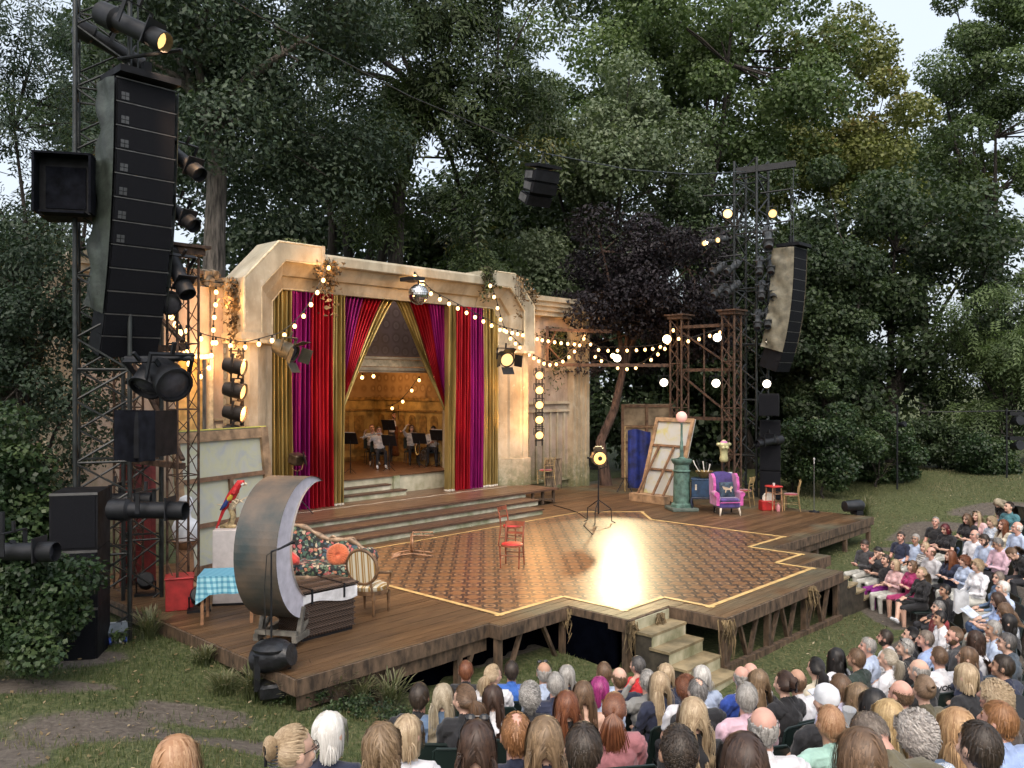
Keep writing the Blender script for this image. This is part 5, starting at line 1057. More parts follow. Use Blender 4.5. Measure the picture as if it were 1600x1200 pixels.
# oval back chair
oc = thing('oval_back_chair', 'oval backed armchair with gold and white striped upholstery', 'armchair', onz(578, 958), R(158)); WAL = M('carved_walnut', (.2, .115, .06), .45, .1, .3, 6, .2)
def stripe_mat(name, a, b_, sc, axis=0):
    m, t, N, L, b = nt_new(name); tc = N.new('ShaderNodeTexCoord'); sx = N.new('ShaderNodeSeparateXYZ'); L.new(tc.outputs['Object'], sx.inputs[0])
    f = mth(t, 'FRACT', mth(t, 'MULTIPLY', sx.outputs[axis], sc)); n = nz(t, 80, 2)
    r = ramp(t, f, [(0, a), (.42, a), (.45, b_), (.6, b_), (.63, a), (.7, a), (.73, b_), (.95, b_)]); L.new(r.outputs[0], b.inputs['Base Color']); b.inputs['Roughness'].default_value = .7; bump(t, b, n.outputs[0], .2, .004); return m
STR = stripe_mat('striped_upholstery', (.62, .58, .46), (.36, .22, .07), 9)
bk = lambda a, r, yy: (.27*r*math.cos(a), .2+.06*(.5+.5*math.sin(a))+yy, .78+.27*r*math.sin(a))
ob('back_frame', MB().tube([bk(2*math.pi*i/28, 1.0, 0) for i in range(29)], .028, 8), WAL, oc, 60)
ob('back_pad', MB().add([bk(2*math.pi*i/24, .93, -.02) for i in range(24)]+[bk(2*math.pi*i/24, .93, .02) for i in range(24)], [tuple(range(24)), tuple(range(24, 48))]+[(i, (i+1) % 24, 24+(i+1) % 24, 24+i) for i in range(24)]), STR, oc)
ob('seat', MB().lathe([(.24, .38), (.27, .40), (.28, .46), (.22, .49), (.02, .5)], n=20, sy=.95), STR, oc, 50); ob('seat_rail', MB().lathe([(.26, .33), (.285, .34), (.285, .4), (.26, .4)], n=20, sy=.95), WAL, oc, 50)
for s in (-1, 1):
    ob('leg', MB().lathe([(.012, 0), (.02, .03), (.026, .25), (.034, .28), (.026, .3), (.034, .36)], (s*.22, -.2, 0), 8), WAL, oc, 60); ob('leg', MB().lathe([(.012, 0), (.02, .03), (.026, .25), (.034, .28), (.026, .3), (.034, .4)], (s*.19, .2, 0), 8), WAL, oc, 60)
    ob('back_post', MB().tube([(s*.17, .2, .36), (s*.14, .21, .55)], .02, 7), WAL, oc); ob('armrest', MB().tube([(s*.25, .22, .72), (s*.32, .05, .68), (s*.31, -.12, .66), (s*.29, -.15, .6), (s*.27, -.08, .42)], [.016, .02, .024, .02, .018], 7), WAL, oc, 60)
# chaise longue
def floral_mat(name, base, cols, sc):
    m, t, N, L, b = nt_new(name); vo = N.new('ShaderNodeTexVoronoi'); vo.inputs['Scale'].default_value = sc; n0 = nz(t, sc*.8, 3); tc = N.new('ShaderNodeTexCoord')
    mx = N.new('ShaderNodeMix'); mx.data_type = 'VECTOR'; mx.inputs[0].default_value = .12; L.new(tc.outputs['Object'], mx.inputs[4]); L.new(n0.outputs['Color'], mx.inputs[5]); L.new(mx.outputs[1], vo.inputs['Vector'])
    sp_ = N.new('ShaderNodeSeparateColor'); L.new(vo.outputs['Color'], sp_.inputs[0]); r = ramp(t, sp_.outputs[0], [(i/len(cols), c) for i, c in enumerate(cols)]); r.color_ramp.interpolation = 'CONSTANT'
    f = ramp(t, vo.outputs['Distance'], [(.42, 1.0), (.56, 0.0)]); L.new(mixc(t, f.outputs[0], base, r.outputs[0]), b.inputs['Base Color']); b.inputs['Roughness'].default_value = .75; return m
FLO = floral_mat('dark_floral', (.012, .016, .018), [(.10, .16, .09), (.45, .2, .12), (.06, .12, .09), (.5, .42, .3), (.2, .26, .2), (.42, .12, .12), (.05, .09, .12)], 17)
ch = thing('chaise_longue', 'dark floral chaise longue with carved wooden frame', 'chaise longue', onz(497, 925)+Vector((0, .35, 0)), R(-8)); CWD = M('carved_frame_wood', (.34, .24, .16), .45, .1, .3, 8, .3)
ob('seat', rbox(MB(), (0, 0, .36), (1.7, .66, .2), .06), FLO, ch); ob('seat_frame', rbox(MB(), (0, 0, .23), (1.74, .7, .08), .02), CWD, ch)
top = lambda s: .98-.34*(s**1.3)+.06*math.sin(s*9) if s < .8 else .98-.34*(s**1.3)+.06*math.sin(s*9)-(s-.8)*.6
ob('backrest', MB().grid(lambda s, q: (-.86+1.55*s, .27+.1*q, .4+(top(s)-.4)*q), 24, 6).grid(lambda s, q: (-.86+1.55*s, .37+.1*q, .4+(top(s)-.4)*q), 24, 6), FLO, ch, 180)
ob('carved_top_rail', MB().tube([(-.86+1.55*s, .4, top(s)+.02) for s in np.linspace(0, 1, 26)], [.045+.015*math.sin(i*1.3) for i in range(26)], 8), CWD, ch, 60)
for cx, sz in ((.05, .075), (.42, .06), (.68, .05)): ob('carved_scroll', MB().tube([(cx+sz*(1-a/9)*math.cos(a), .38, top((cx+.86)/1.55)+.03+sz*(1-a/9)*math.sin(a)) for a in np.arange(0, 7, .5)], .018, 6), CWD, ch)
ob('end_bolster', MB().lathe([(.05, -.3), (.17, -.28), (.2, 0), (.17, .28), (.05, .3)], (.78, .02, .52), 14, (R(90), 0, 0)), FLO, ch, 70)
ob('arm_roll', MB().lathe([(.05, -.32), (.15, -.3), (.17, 0), (.15, .3), (.05, .32)], (-.82, -.02, .62), 14, (R(90), 0, 0)), FLO, ch, 70); ob('arm_scroll', MB().tube([(-.82+.16*(1-a/10)*math.cos(a), -.36, .6+.18*(1-a/10)*math.sin(a)) for a in np.arange(-1, 8, .4)], .026, 7), CWD, ch)
for sx in (-.78, .78):
    for sy in (-.28, .28): ob('leg', MB().tube([(sx, sy, .2), (sx*1.03, sy*1.1, .1), (sx, sy, 0)], [.04, .03, .02], 8), CWD, ch)
ocu = thing('cushion', 'round orange tufted cushion on the chaise longue', 'cushion', at(528, 867, 15.0), 0); ocu.rotation_euler = (R(-15), 0, R(8)); OR = M('orange_velvet', (.55, .13, .045), .8, 0, .2, sheen=.5)
ob('pad', MB().grid(lambda s, q: ((.2*q+.0)*math.cos(2*math.pi*s), -(.075*math.sqrt(max(0, 1-q**4)))*(1-.75*math.exp(-(q/.16)**2))-.006*math.cos(2*math.pi*s*22)*q*(1-q)*4, .2*q*math.sin(2*math.pi*s)), 132, 10).grid(lambda s, q: ((.2*q)*math.cos(2*math.pi*s), .075*math.sqrt(max(0, 1-q**4)), .2*q*math.sin(2*math.pi*s)), 40, 6), OR, ocu, 180); ob('button', MB().ell((0, -.03, 0), (.02, .012, .02)), OR, ocu)
rcu = thing('cushion', 'long red cushion on left arm of the chaise longue', 'cushion', at(457, 872, 14.7), 0); ob('pad', rbox(MB(), (0, 0, 0), (.3, .16, .16), .06, (0, R(42), R(10))), M('red_velvet', (.6, .05, .035), .7, 0, .2, sheen=.4), rcu); ob('fringe', rbox(MB(), (-.11, 0, .1), (.04, .17, .17), .03, (0, R(42), R(10))), M('red_velvet', (.6, .05, .035)), rcu)
# blue gingham table
gt = thing('table', 'small table covered with blue gingham cloth', 'table', onz(343, 972)+Vector((.1, .15, 0)), R(10))
def gingham():
    m, t, N, L, b = nt_new('blue_gingham'); tc = N.new('ShaderNodeTexCoord'); sx = N.new('ShaderNodeSeparateXYZ'); L.new(tc.outputs['Object'], sx.inputs[0])
    def st_(o): return mth(t, 'GREATER_THAN', mth(t, 'FRACT', mth(t, 'MULTIPLY', o, 12.0)), .55)
    f = mth(t, 'MULTIPLY', mth(t, 'ADD', st_(mth(t, 'ADD', sx.outputs[0], mth(t, 'MULTIPLY', sx.outputs[1], 1.0))), st_(mth(t, 'ADD', sx.outputs[2], mth(t, 'MULTIPLY', sx.outputs[1], .0)))), .5)
    L.new(ramp(t, f, [(0, (.34, .6, .68)), (.5, (.15, .4, .52)), (1, (.07, .25, .38))]).outputs[0], b.inputs['Base Color']); b.inputs['Roughness'].default_value = .8; return m
GH = gingham()
ob('table_top', MB().box((0, 0, .72), (.82, .56, .03)), TANW, gt)
for sx in (-1, 1):
    for sy in (-1, 1): ob('leg', MB().bar((sx*.36, sy*.23, 0), (sx*.36, sy*.23, .7), .045), TANW, gt)
clo = MB(); clo.grid(lambda s, q: (-.42+.84*s, -.29+.58*q, .742), 8, 6)
def skirt(s, q):
    a = s*4; e = int(a) % 4; f = a-int(a); c_ = [(-.42, -.29), (.42, -.29), (.42, .29), (-.42, .29)]; p, r_ = c_[e], c_[(e+1) % 4]
    dr = .27*q*(1+.55*(1-min(f, 1-f)*4 if min(f, 1-f) < .25 else 0)); fo = .025*q*math.sin(s*70)
    x, y = p[0]+(r_[0]-p[0])*f, p[1]+(r_[1]-p[1])*f; return (x*(1+.06*q)+fo*.5, y*(1+.08*q)+fo, .742-dr)
clo.grid(skirt, 96, 6); ob('tablecloth', clo, GH, gt, 180)
# plinth and parrot
pp = thing('plinth', 'tall white plinth carrying the parrot', 'plinth', onz(342, 948)+Vector((.1, .3, 0)), R(10)); ob('block', rbox(MB(), (0, 0, .62), (.52, .46, 1.24), .008), M('white_plinth', (.5, .46, .45), .6, 0, .08), pp); ob('skirting', MB().box((0, 0, .02), (.53, .47, .04)), BLACK, pp)
PB = onz(342, 948)+Vector((.08, .3, 1.24))
dw = thing('driftwood', 'gold painted driftwood branch under the parrot', 'driftwood', PB, 0); DWM = M('gilded_wood', (.5, .38, .2), .45, .3, .4, 9, .3); rd = random.Random(4)
ob('root', MB().tube([(-.16, 0, .02), (0, 0, .05), (.1, 0, .02)], [.03, .06, .03], 8).tube([(0, 0, .04), (.06, 0, .2), (.0, 0, .34), (.08, 0, .45)], [.06, .05, .045, .03], 8), DWM, dw, 60)
for k in range(9): a = rd.uniform(0, 6.28); ob('twig', MB().tube([(.02, 0, .3), (.02+.1*math.cos(a), .06*math.sin(a), .4+rd.uniform(-.05, .1)), (.02+rd.uniform(.18, .3)*math.cos(a), .12*math.sin(a), .42+rd.uniform(-.04, .14))], [.03, .022, .006], 6), M('bleached_wood', (.6, .5, .35), .7), dw)
pr = thing('parrot', 'red macaw parrot with yellow and blue wings on the driftwood', 'parrot', PB+Vector((.0, -.02, .34)), R(0)); RED = M('red_feathers', (.55, .02, .025), .6, 0, .2, 20, .3, 60)
ob('body', MB().tube([(.235, 0, .37), (.22, 0, .42), (.17, 0, .415), (.12, 0, .34), (.04, 0, .2), (-.04, 0, .07), (-.1, 0, -.04), (-.16, 0, -.2), (-.22, 0, -.36)], [.02, .05, .058, .062, .08, .065, .03, .018, .006], 12), RED, pr, 70)
for s in (-1, 1):
    for k, (nm, c_) in enumerate((('wing_red', None), ('wing_yellow', (.6, .42, .04)), ('wing_blue', (.02, .05, .22)))):
        x0, z0, x1, z1 = [(.13, .33, .02, .2), (.06, .23, -.04, .1), (.0, .15, -.14, -.03)][k]; ob('wing_feathers', MB().tube([(x0, s*.055, z0), ((x0+x1)/2+.02, s*.078, (z0+z1)/2), (x1, s*.045, z1)], [.03, .048-.005*k, .012], 8), RED if c_ is None else M(nm, c_, .6), pr, 60)
    ob('cheek', MB().ell((.222, s*.03, .40), (.028, .018, .03)), M('white_feathers', (.75, .7, .65), .7), pr); ob('eye', MB().ell((.225, s*.046, .41), .007), BLACK, pr); ob('foot', MB().tube([(.0, s*.03, .13), (.02, s*.03, .08)], .012, 6), BLACK, pr)
ob('beak', MB().tube([(.255, 0, .405), (.285, 0, .395), (.285, 0, .36)], [.026, .02, .004], 8), M('horn_beak', (.6, .5, .36), .4), pr, 60); ob('tail', MB().tube([(-.1, 0, -.04), (-.2, 0, -.3), (-.27, 0, -.48)], [.03, .018, .004], 8), RED, pr)
# leaning painted flat (seen from the back), red panels, statue, monitors
lf = setthing('painted_flat', 'large leaning canvas flat seen from its timber framed back', 'scenery flat'); Q0, Q1 = onz(285, 905), onz(432, 868); lf.location = (Q0+Q1)/2; dq = Q1-Q0; lf.rotation_euler = (0, 0, math.atan2(dq.y, dq.x)); LW = dq.length*1.0; LH = 2.75; LN2 = Matrix.Rotation(R(-7), 3, 'X')
ob('canvas', MB().box(LN2 @ Vector((0, .02, LH/2)), (LW, .03, LH), LN2), canvas_mat('grey_green_painting', [(.35, .37, .38), (.42, .43, .38), (.45, .45, .3), (.36, .38, .38), (.3, .34, .36)]), lf)
for b_, d_ in ((LH-.12, .2), (LH*.65, .09), (LH*.33, .09), (.08, .16)): ob('frame_rail', MB().box(LN2 @ Vector((0, -.03, b_)), (LW, .06, d_), LN2), SW if d_ > .18 else SWD, lf)
for x, w_ in ((LW/2-.08, .2), (-LW/2+.08, .16)): ob('frame_stile', MB().box(LN2 @ Vector((x, -.033, LH/2)), (w_, .066, LH), LN2), SW, lf)
ob('frame_stile', MB().bar(LN2 @ Vector((.1, -.035, .05)), LN2 @ Vector((.12, -.035, LH*.65)), .09, .06), SWD, lf); ob('yellow_edge', MB().box(LN2 @ Vector((0, .0, LH+.012)), (LW, .08, .025), LN2), M('yellow_paint', (.6, .55, .12), .7), lf)
rp = thing('red_door_flat', 'dark red panelled door flat behind the left tower', 'door', onz(238, 925), SETROT-R(6)); DR = M('dark_red_paint', (.16, .018, .016), .5, 0, .25)
ob('panel', MB().box((0, .8, 1.15), (.62, .06, 2.3)), DR, rp)
for z, h in ((.35, .5), (1.0, .6), (1.8, .7)): ob('raised_panel', rbox(MB(), (0, .76, z), (.42, .03, h), .012), DR, rp)
rbx = thing('red_box', 'red wooden box under the lattice column', 'box', onz(277, 952)+Vector((0, .1, 0)), R(20)); ob('case', rbox(MB(), (0, 0, .25), (.42, .42, .5), .01), M('bright_red_box', (.4, .03, .03), .5), rbx); ob('lid', rbox(MB(), (0, 0, .515), (.45, .45, .03), .01), M('bright_red_box', (.4, .03, .03)), rbx)
vs = thing('plaster_statue', 'white plaster bust on a wooden pedestal behind the lattice column', 'statue', onz(280, 925)+Vector((0, .3, 0)), 0); WP = M('white_plaster', (.68, .7, .74), .7, 0, .1, 5, .3, 12, .03)
ob('pedestal', MB().lathe([(.22, 0), (.22, .06), (.15, .12), (.13, .7), (.2, .78), (.24, .86)], n=16), TANW, vs, 40); ob('bust', MB().lathe([(.2, .86), (.23, .95), (.24, 1.1), (.2, 1.2), (.1, 1.26), (.085, 1.34), (.12, 1.42), (.13, 1.52), (.1, 1.62), (.02, 1.66)], n=18, sy=.8), WP, vs, 70)
for q, (x, y) in enumerate(((228, 930), (311, 955))):
    t = thing('floor_lamp', 'small black floor lamp '+['behind the left tower', 'under the gingham table'][q], 'floor lamp', onz(x, y), R(20)); ob('head', MB().lathe([(.09, -.1), (.13, -.08), (.14, .1), (.12, .12)], (0, 0, .24), 12, (R(60), 0, 0)), BLACK, t, 40); ob('bracket', MB().tube([(-.15, 0, .24), (-.15, .05, .02), (.15, .05, .02), (.15, 0, .24)], .018, 6), BLACK, t); ob('base', MB().box((0, .02, .02), (.36, .24, .04)), BLACK, t)
# big covered moving light at the front left corner
cm = thing('covered_moving_light', 'bulky black rain covered moving light at the front left corner', 'moving light', onz(425, 1088, -.34), R(25)); cm.scale = (.8,)*3; BP = M('black_plastic', (.012, .013, .016))
ob('base', rbox(MB(), (0, 0, .12), (.42, .42, .24), .04), BP, cm); ob('yoke', MB().box((-.24, 0, .42), (.09, .2, .55)).box((.24, 0, .42), (.09, .2, .55)), BP, cm); ob('head', MB().lathe([(.1, -.32), (.2, -.3), (.23, -.1), (.22, .2), (.17, .36), (.15, .36)], (0, 0, .62), 14, (R(78), 0, R(50))), BP, cm, 50); ob('rain_hood', MB().lathe([(.3, 0), (.31, .04), (.24, .1), (.12, .14)], (0, 0, .76), 16), BP, cm, 40)
# draped brown cloth by the right column
dr = thing('fringed_rug', 'worn brown fringed rug hung beside the chair at right column', 'rug', onv(865, 760, 17.6)+Vector((0, 0, -.1)), SETROT); ob('cloth', MB().grid(lambda s, q: ((s-.5)*.75, .04*math.sin(s*18), .1+.85*q+.04*math.sin(s*9)), 24, 4), M('worn_brown_cloth', (.2, .15, .1), .9, 0, .4, 7, stretch=(6, 1, .6)), dr, 180); ob('rail', MB().tube([(-.4, 0, .96), (.4, 0, .96)], .02, 6), WOODD, dr)
for s in (-.38, .38): ob('post', MB().tube([(s, 0, 0), (s, 0, .96)], .02, 6), WOODD, dr)
# ---------------------------------------------------------------- vegetation
def leaf_mat(name, stops, accent=None, amt=.0, trans=.3, rough=.5):
    m, t, N, L, b = nt_new(name)
    a = N.new('ShaderNodeAttribute'); a.attribute_name = 'rnd'; c = N.new('ShaderNodeAttribute'); c.attribute_name = 'clump'
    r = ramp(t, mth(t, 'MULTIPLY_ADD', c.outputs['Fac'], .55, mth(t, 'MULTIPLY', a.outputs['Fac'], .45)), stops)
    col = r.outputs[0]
    if accent:
        f = ramp(t, mth(t, 'MULTIPLY_ADD', a.outputs['Fac'], .25, mth(t, 'MULTIPLY', c.outputs['Fac'], .75)), [(1-amt-.06, 0.0), (1-amt+.02, .9)]); col = mixc(t, f.outputs[0], col, accent)
    L.new(col, b.inputs['Base Color']); b.inputs['Roughness'].default_value = rough; b.inputs['Specular IOR Level'].default_value = .35
    tr = N.new('ShaderNodeBsdfTranslucent'); L.new(mixc(t, 1.0, col, (.9, 1.0, .5), 'MULTIPLY'), tr.inputs['Color'])
    mx = N.new('ShaderNodeMixShader'); mx.inputs[0].default_value = trans; L.new(b.outputs[0], mx.inputs[1]); L.new(tr.outputs[0], mx.inputs[2])
    L.new(mx.outputs[0], N['Material Output'].inputs['Surface']); return m
BARK = M('grey_bark', (.11, .095, .08), .9, 0, .4, 3, .8, 14, .05, stretch=(4, 4, .6)); BARKD = M('dark_bark', (.035, .028, .023), .9, 0, .4, 3, .6, 14, .05, stretch=(4, 4, .6)); BARKR = M('red_brown_bark', (.10, .06, .045), .9, 0, .4, 3, .6, 14, .05, stretch=(4, 4, .6))
def leaves(centers, radii, n_per, size, seed, spray=0, droop=.2, asp=.5, fill=.55, up=.35):
    r = np.random.default_rng(seed); C = np.asarray(centers); K = len(C); n = K*n_per
    ci = np.repeat(np.arange(K), n_per); d = r.normal(0, 1, (n, 3)); d /= np.linalg.norm(d, axis=1)[:, None]
    rad = np.asarray(radii)[ci]*(fill+(1-fill)*r.random(n)**.7)[:, None] * (1 if np.ndim(radii) == 2 else 1)
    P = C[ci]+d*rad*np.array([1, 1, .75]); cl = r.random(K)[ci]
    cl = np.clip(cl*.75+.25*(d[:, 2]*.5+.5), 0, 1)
    nrm = d*.6+r.normal(0, .55, (n, 3)); nrm[:, 2] += up; nrm /= np.linalg.norm(nrm, axis=1)[:, None]
    t = r.normal(0, 1, (n, 3)); t[:, 2] -= droop*2; t -= nrm*(t*nrm).sum(1)[:, None]; t /= np.linalg.norm(t, axis=1)[:, None]
    s = np.cross(nrm, t); sz = size*r.uniform(.65, 1.35, n)
    if spray:
        rn = r.random(n); PP, TT, SS, NN, ZZ_, RR, CC = [], [], [], [], [], [], []
        for k in range(spray):
            for sd in (-1, 1):
                f = (k+.5)/spray; q = P + t*(f*sz*3.2)[:, None] - np.array([0, 0, 1])*(f*f*sz*1.1)[:, None]
                tt = s*sd*.85+t*.5; tt[:, 2] -= .35; tt /= np.linalg.norm(tt, axis=1)[:, None]
                PP.append(q); TT.append(tt); SS.append(np.cross(nrm, tt)); ZZ_.append(sz*(1-.35*abs(f-.4))); RR.append(np.clip(rn+r.normal(0, .12, n), 0, 1)); CC.append(cl)
        P, t, s, sz, rn, cl = np.concatenate(PP), np.concatenate(TT), np.concatenate(SS), np.concatenate(ZZ_), np.concatenate(RR), np.concatenate(CC); asp_ = .3; n = len(P)
    else: rn = r.random(n); asp_ = asp
    a = sz[:, None]
    V = np.stack([P, P+t*a*.5+s*a*asp_*.5, P+t*a, P+t*a*.5-s*a*asp_*.5], 1).reshape(-1, 3)
    return V, np.repeat(rn, 4), np.repeat(cl, 4)
def crown_points(c, rx, ry, rz, k, seed, shell=.6, lower=-.8):
    r = np.random.default_rng(seed); out = []
    while len(out) < k:
        d = r.normal(0, 1, 3); d /= np.linalg.norm(d)
        if d[2] < lower: continue
        f = shell+(1-shell)*r.random() if r.random() < .8 else r.random()*shell
        w = 1+.18*math.sin(5*math.atan2(d[1], d[0])+seed)+.12*math.sin(3*d[2]*3+seed)
        out.append(np.array(c)+d*np.array([rx, ry, rz])*f*w)
    return np.array(out)
def limbs(base, centers, r0, seed, fork=.45, nmain=6, trunk_pts=None, lean=(0, 0)):
    r = random.Random(seed); mb = MB(); C = [Vector(c) for c in centers]; top = max(C, key=lambda p: p.z); base = Vector(base)
    zc = sum(c.z for c in C)/len(C); fz = base.z+(zc-base.z)*fork
    cx = sum((c for c in C), Vector())/len(C)
    tp = trunk_pts or [base, base.lerp(Vector((cx.x+lean[0], cx.y+lean[1], fz)), .5)+Vector((r.uniform(-.2, .2), r.uniform(-.2, .2), 0)), Vector((base.x*.4+cx.x*.6+lean[0], base.y*.4+cx.y*.6, fz))]
    tp = [Vector(p) for p in tp]; mb.tube(tp, [r0*(1.25 if i == 0 else 1-.35*i/(len(tp)-1)) for i in range(len(tp))], 10)
    tip = tp[-1]; mains = r.sample(C, min(nmain, len(C))); nodes = []
    for m in mains:
        mid = tip.lerp(m, .5)+Vector((r.uniform(-.5, .5), r.uniform(-.5, .5), r.uniform(.1, .6)))
        mb.tube([tip-Vector((0, 0, .2)), tip.lerp(mid, .5)+Vector((0, 0, .2)), mid, m], [r0*.55, r0*.42, r0*.28, r0*.08], 7); nodes += [mid, m.lerp(mid, .4)]
    for c in C:
        nn = min(nodes, key=lambda q: (q-c).length); mb.tube([nn, nn.lerp(c, .5)+Vector((r.uniform(-.3, .3), r.uniform(-.3, .3), r.uniform(-.1, .3))), c], [r0*.16, r0*.1, r0*.03], 5)
    return mb
def tree(name, label, cat, base, c, rxyz, k, crad, nper, size, mat, bark, r0, seed, spray=0, group=None, trunk=True, asp=.5, fork=.45, lower=-.8, shell=.6, trunk_pts=None, nmain=6, droop=.2, fill=.55):
    t = thing(name, label, cat, base, 0, group); base = Vector(base)
    C = crown_points(c, *rxyz, k, seed, shell, lower); r = np.random.default_rng(seed+1); rad = r.uniform(.7, 1.3, (k, 1))*crad*np.ones((1, 3))
    V, rn, cl = leaves(C, rad, nper, size, seed+2, spray, droop, asp, fill); V = V-np.array(base)
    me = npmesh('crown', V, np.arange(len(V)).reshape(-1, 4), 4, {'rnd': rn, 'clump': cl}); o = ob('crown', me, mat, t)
    if trunk: ob('trunk', limbs((0, 0, -.3), [Vector(q)-base for q in C], r0, seed, fork, nmain, [Vector(p)-base for p in trunk_pts] if trunk_pts else None), bark, t, 60)
    return t
def gp(x, d): X = (x-800)/FPX*d; return Vector((X, d, gz(X, d)))
LD = leaf_mat('leaf_dark_blue_green', [(.1, (.02, .036, .024)), (.5, (.046, .072, .044)), (.9, (.1, .135, .085))])
LA = leaf_mat('leaf_ailanthus', [(.1, (.02, .034, .014)), (.5, (.045, .07, .026)), (.9, (.1, .13, .05))], (.24, .21, .07), .16)
LS = leaf_mat('leaf_silver_green', [(.1, (.06, .085, .045)), (.5, (.125, .165, .09)), (.9, (.23, .27, .17))])
LP = leaf_mat('leaf_plane', [(.1, (.036, .062, .022)), (.5, (.085, .13, .046)), (.9, (.18, .24, .1))])
LM = leaf_mat('leaf_maple', [(.1, (.06, .08, .022)), (.5, (.14, .16, .046)), (.9, (.27, .28, .095))], (.2, .13, .04), .14)
LR = leaf_mat('leaf_far_right', [(.1, (.036, .06, .024)), (.5, (.08, .12, .044)), (.9, (.16, .22, .09))])
LPU = leaf_mat('leaf_purple', [(.1, (.008, .006, .008)), (.5, (.017, .013, .017)), (.9, (.04, .032, .04))])
LE = leaf_mat('leaf_evergreen', [(.1, (.012, .022, .01)), (.5, (.031, .052, .023)), (.9, (.075, .108, .045))])
LH = leaf_mat('leaf_bramble', [(.1, (.013, .027, .012)), (.5, (.032, .06, .024)), (.9, (.08, .115, .045))], rough=.4)
LASH = leaf_mat('leaf_ash', [(.1, (.014, .027, .019)), (.5, (.036, .06, .038)), (.9, (.08, .115, .07))])
TR = 'trees behind the stage'
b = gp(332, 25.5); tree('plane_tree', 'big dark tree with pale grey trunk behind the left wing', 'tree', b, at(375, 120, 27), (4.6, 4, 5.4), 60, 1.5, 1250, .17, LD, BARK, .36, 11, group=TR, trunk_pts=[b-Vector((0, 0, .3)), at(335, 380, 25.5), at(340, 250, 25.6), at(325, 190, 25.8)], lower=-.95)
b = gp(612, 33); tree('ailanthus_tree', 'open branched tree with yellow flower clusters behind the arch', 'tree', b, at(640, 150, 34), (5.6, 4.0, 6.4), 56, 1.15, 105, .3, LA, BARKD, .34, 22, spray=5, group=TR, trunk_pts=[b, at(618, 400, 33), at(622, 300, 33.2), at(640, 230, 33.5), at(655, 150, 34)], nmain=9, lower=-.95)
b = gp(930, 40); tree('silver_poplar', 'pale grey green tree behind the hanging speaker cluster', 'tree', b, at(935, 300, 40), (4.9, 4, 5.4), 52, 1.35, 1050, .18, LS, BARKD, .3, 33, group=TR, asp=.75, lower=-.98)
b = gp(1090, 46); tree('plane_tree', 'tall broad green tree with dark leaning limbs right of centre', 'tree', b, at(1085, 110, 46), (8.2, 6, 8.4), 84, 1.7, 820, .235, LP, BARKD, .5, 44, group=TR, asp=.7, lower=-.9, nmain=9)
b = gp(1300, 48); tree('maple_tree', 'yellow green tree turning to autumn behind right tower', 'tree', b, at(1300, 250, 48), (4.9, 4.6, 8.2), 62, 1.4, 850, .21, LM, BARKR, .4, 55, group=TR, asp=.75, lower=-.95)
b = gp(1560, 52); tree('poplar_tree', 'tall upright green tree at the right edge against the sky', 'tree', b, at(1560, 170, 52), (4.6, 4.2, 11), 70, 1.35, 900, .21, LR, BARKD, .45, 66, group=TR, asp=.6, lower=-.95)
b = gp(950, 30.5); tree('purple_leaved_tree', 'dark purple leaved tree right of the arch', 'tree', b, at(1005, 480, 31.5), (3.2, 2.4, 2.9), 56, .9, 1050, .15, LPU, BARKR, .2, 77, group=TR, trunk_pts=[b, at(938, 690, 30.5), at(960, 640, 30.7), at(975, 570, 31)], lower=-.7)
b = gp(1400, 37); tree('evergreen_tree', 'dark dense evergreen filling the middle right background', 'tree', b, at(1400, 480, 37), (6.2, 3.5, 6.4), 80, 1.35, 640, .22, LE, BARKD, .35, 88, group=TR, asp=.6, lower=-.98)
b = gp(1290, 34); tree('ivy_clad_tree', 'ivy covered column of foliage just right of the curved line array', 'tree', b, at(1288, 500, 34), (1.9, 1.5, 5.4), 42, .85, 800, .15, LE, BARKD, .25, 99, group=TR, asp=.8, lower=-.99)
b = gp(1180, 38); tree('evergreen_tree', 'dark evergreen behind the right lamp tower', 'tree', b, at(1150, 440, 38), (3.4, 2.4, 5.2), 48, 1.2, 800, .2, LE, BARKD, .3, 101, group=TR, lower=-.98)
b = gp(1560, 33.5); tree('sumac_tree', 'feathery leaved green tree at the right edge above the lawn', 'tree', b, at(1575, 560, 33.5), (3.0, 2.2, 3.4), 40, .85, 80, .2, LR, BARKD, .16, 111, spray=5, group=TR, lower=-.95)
b = gp(60, 15.5); tree('ash_tree', 'near dark ash tree with long leaflets at left edge', 'tree', b, at(15, 190, 15.5), (1.7, 1.3, 3.6), 34, .62, 62, .12, LASH, BARKD, .13, 121, spray=5, group='shrubs on the left', lower=-.98)
b = gp(40, 15); tree('dark_shrub', 'dense dark shrub behind the left subwoofer stack', 'shrub', b, at(30, 560, 15), (1.5, 1.2, 2.6), 40, .55, 700, .085, LASH, BARKD, .08, 131, group='shrubs on the left', lower=-.99, asp=.55)
b = gp(30, 13.0); tree('bramble_bush', 'tall bramble with rounded leaves beside the subwoofer stack', 'shrub', b, at(25, 800, 13), (.75, .6, 1.3), 30, .4, 420, .09, LH, BARKD, .05, 141, group='shrubs on the left', lower=-.99, asp=.8)
b = gp(50, 10.8); tree('bramble_bush', 'rounded bramble bush at the left edge in front of the subwoofers', 'shrub', b, at(45, 945, 10.8), (.68, .55, .75), 30, .3, 480, .07, LH, BARKD, .04, 151, group='shrubs on the left', lower=-.99, asp=.8)
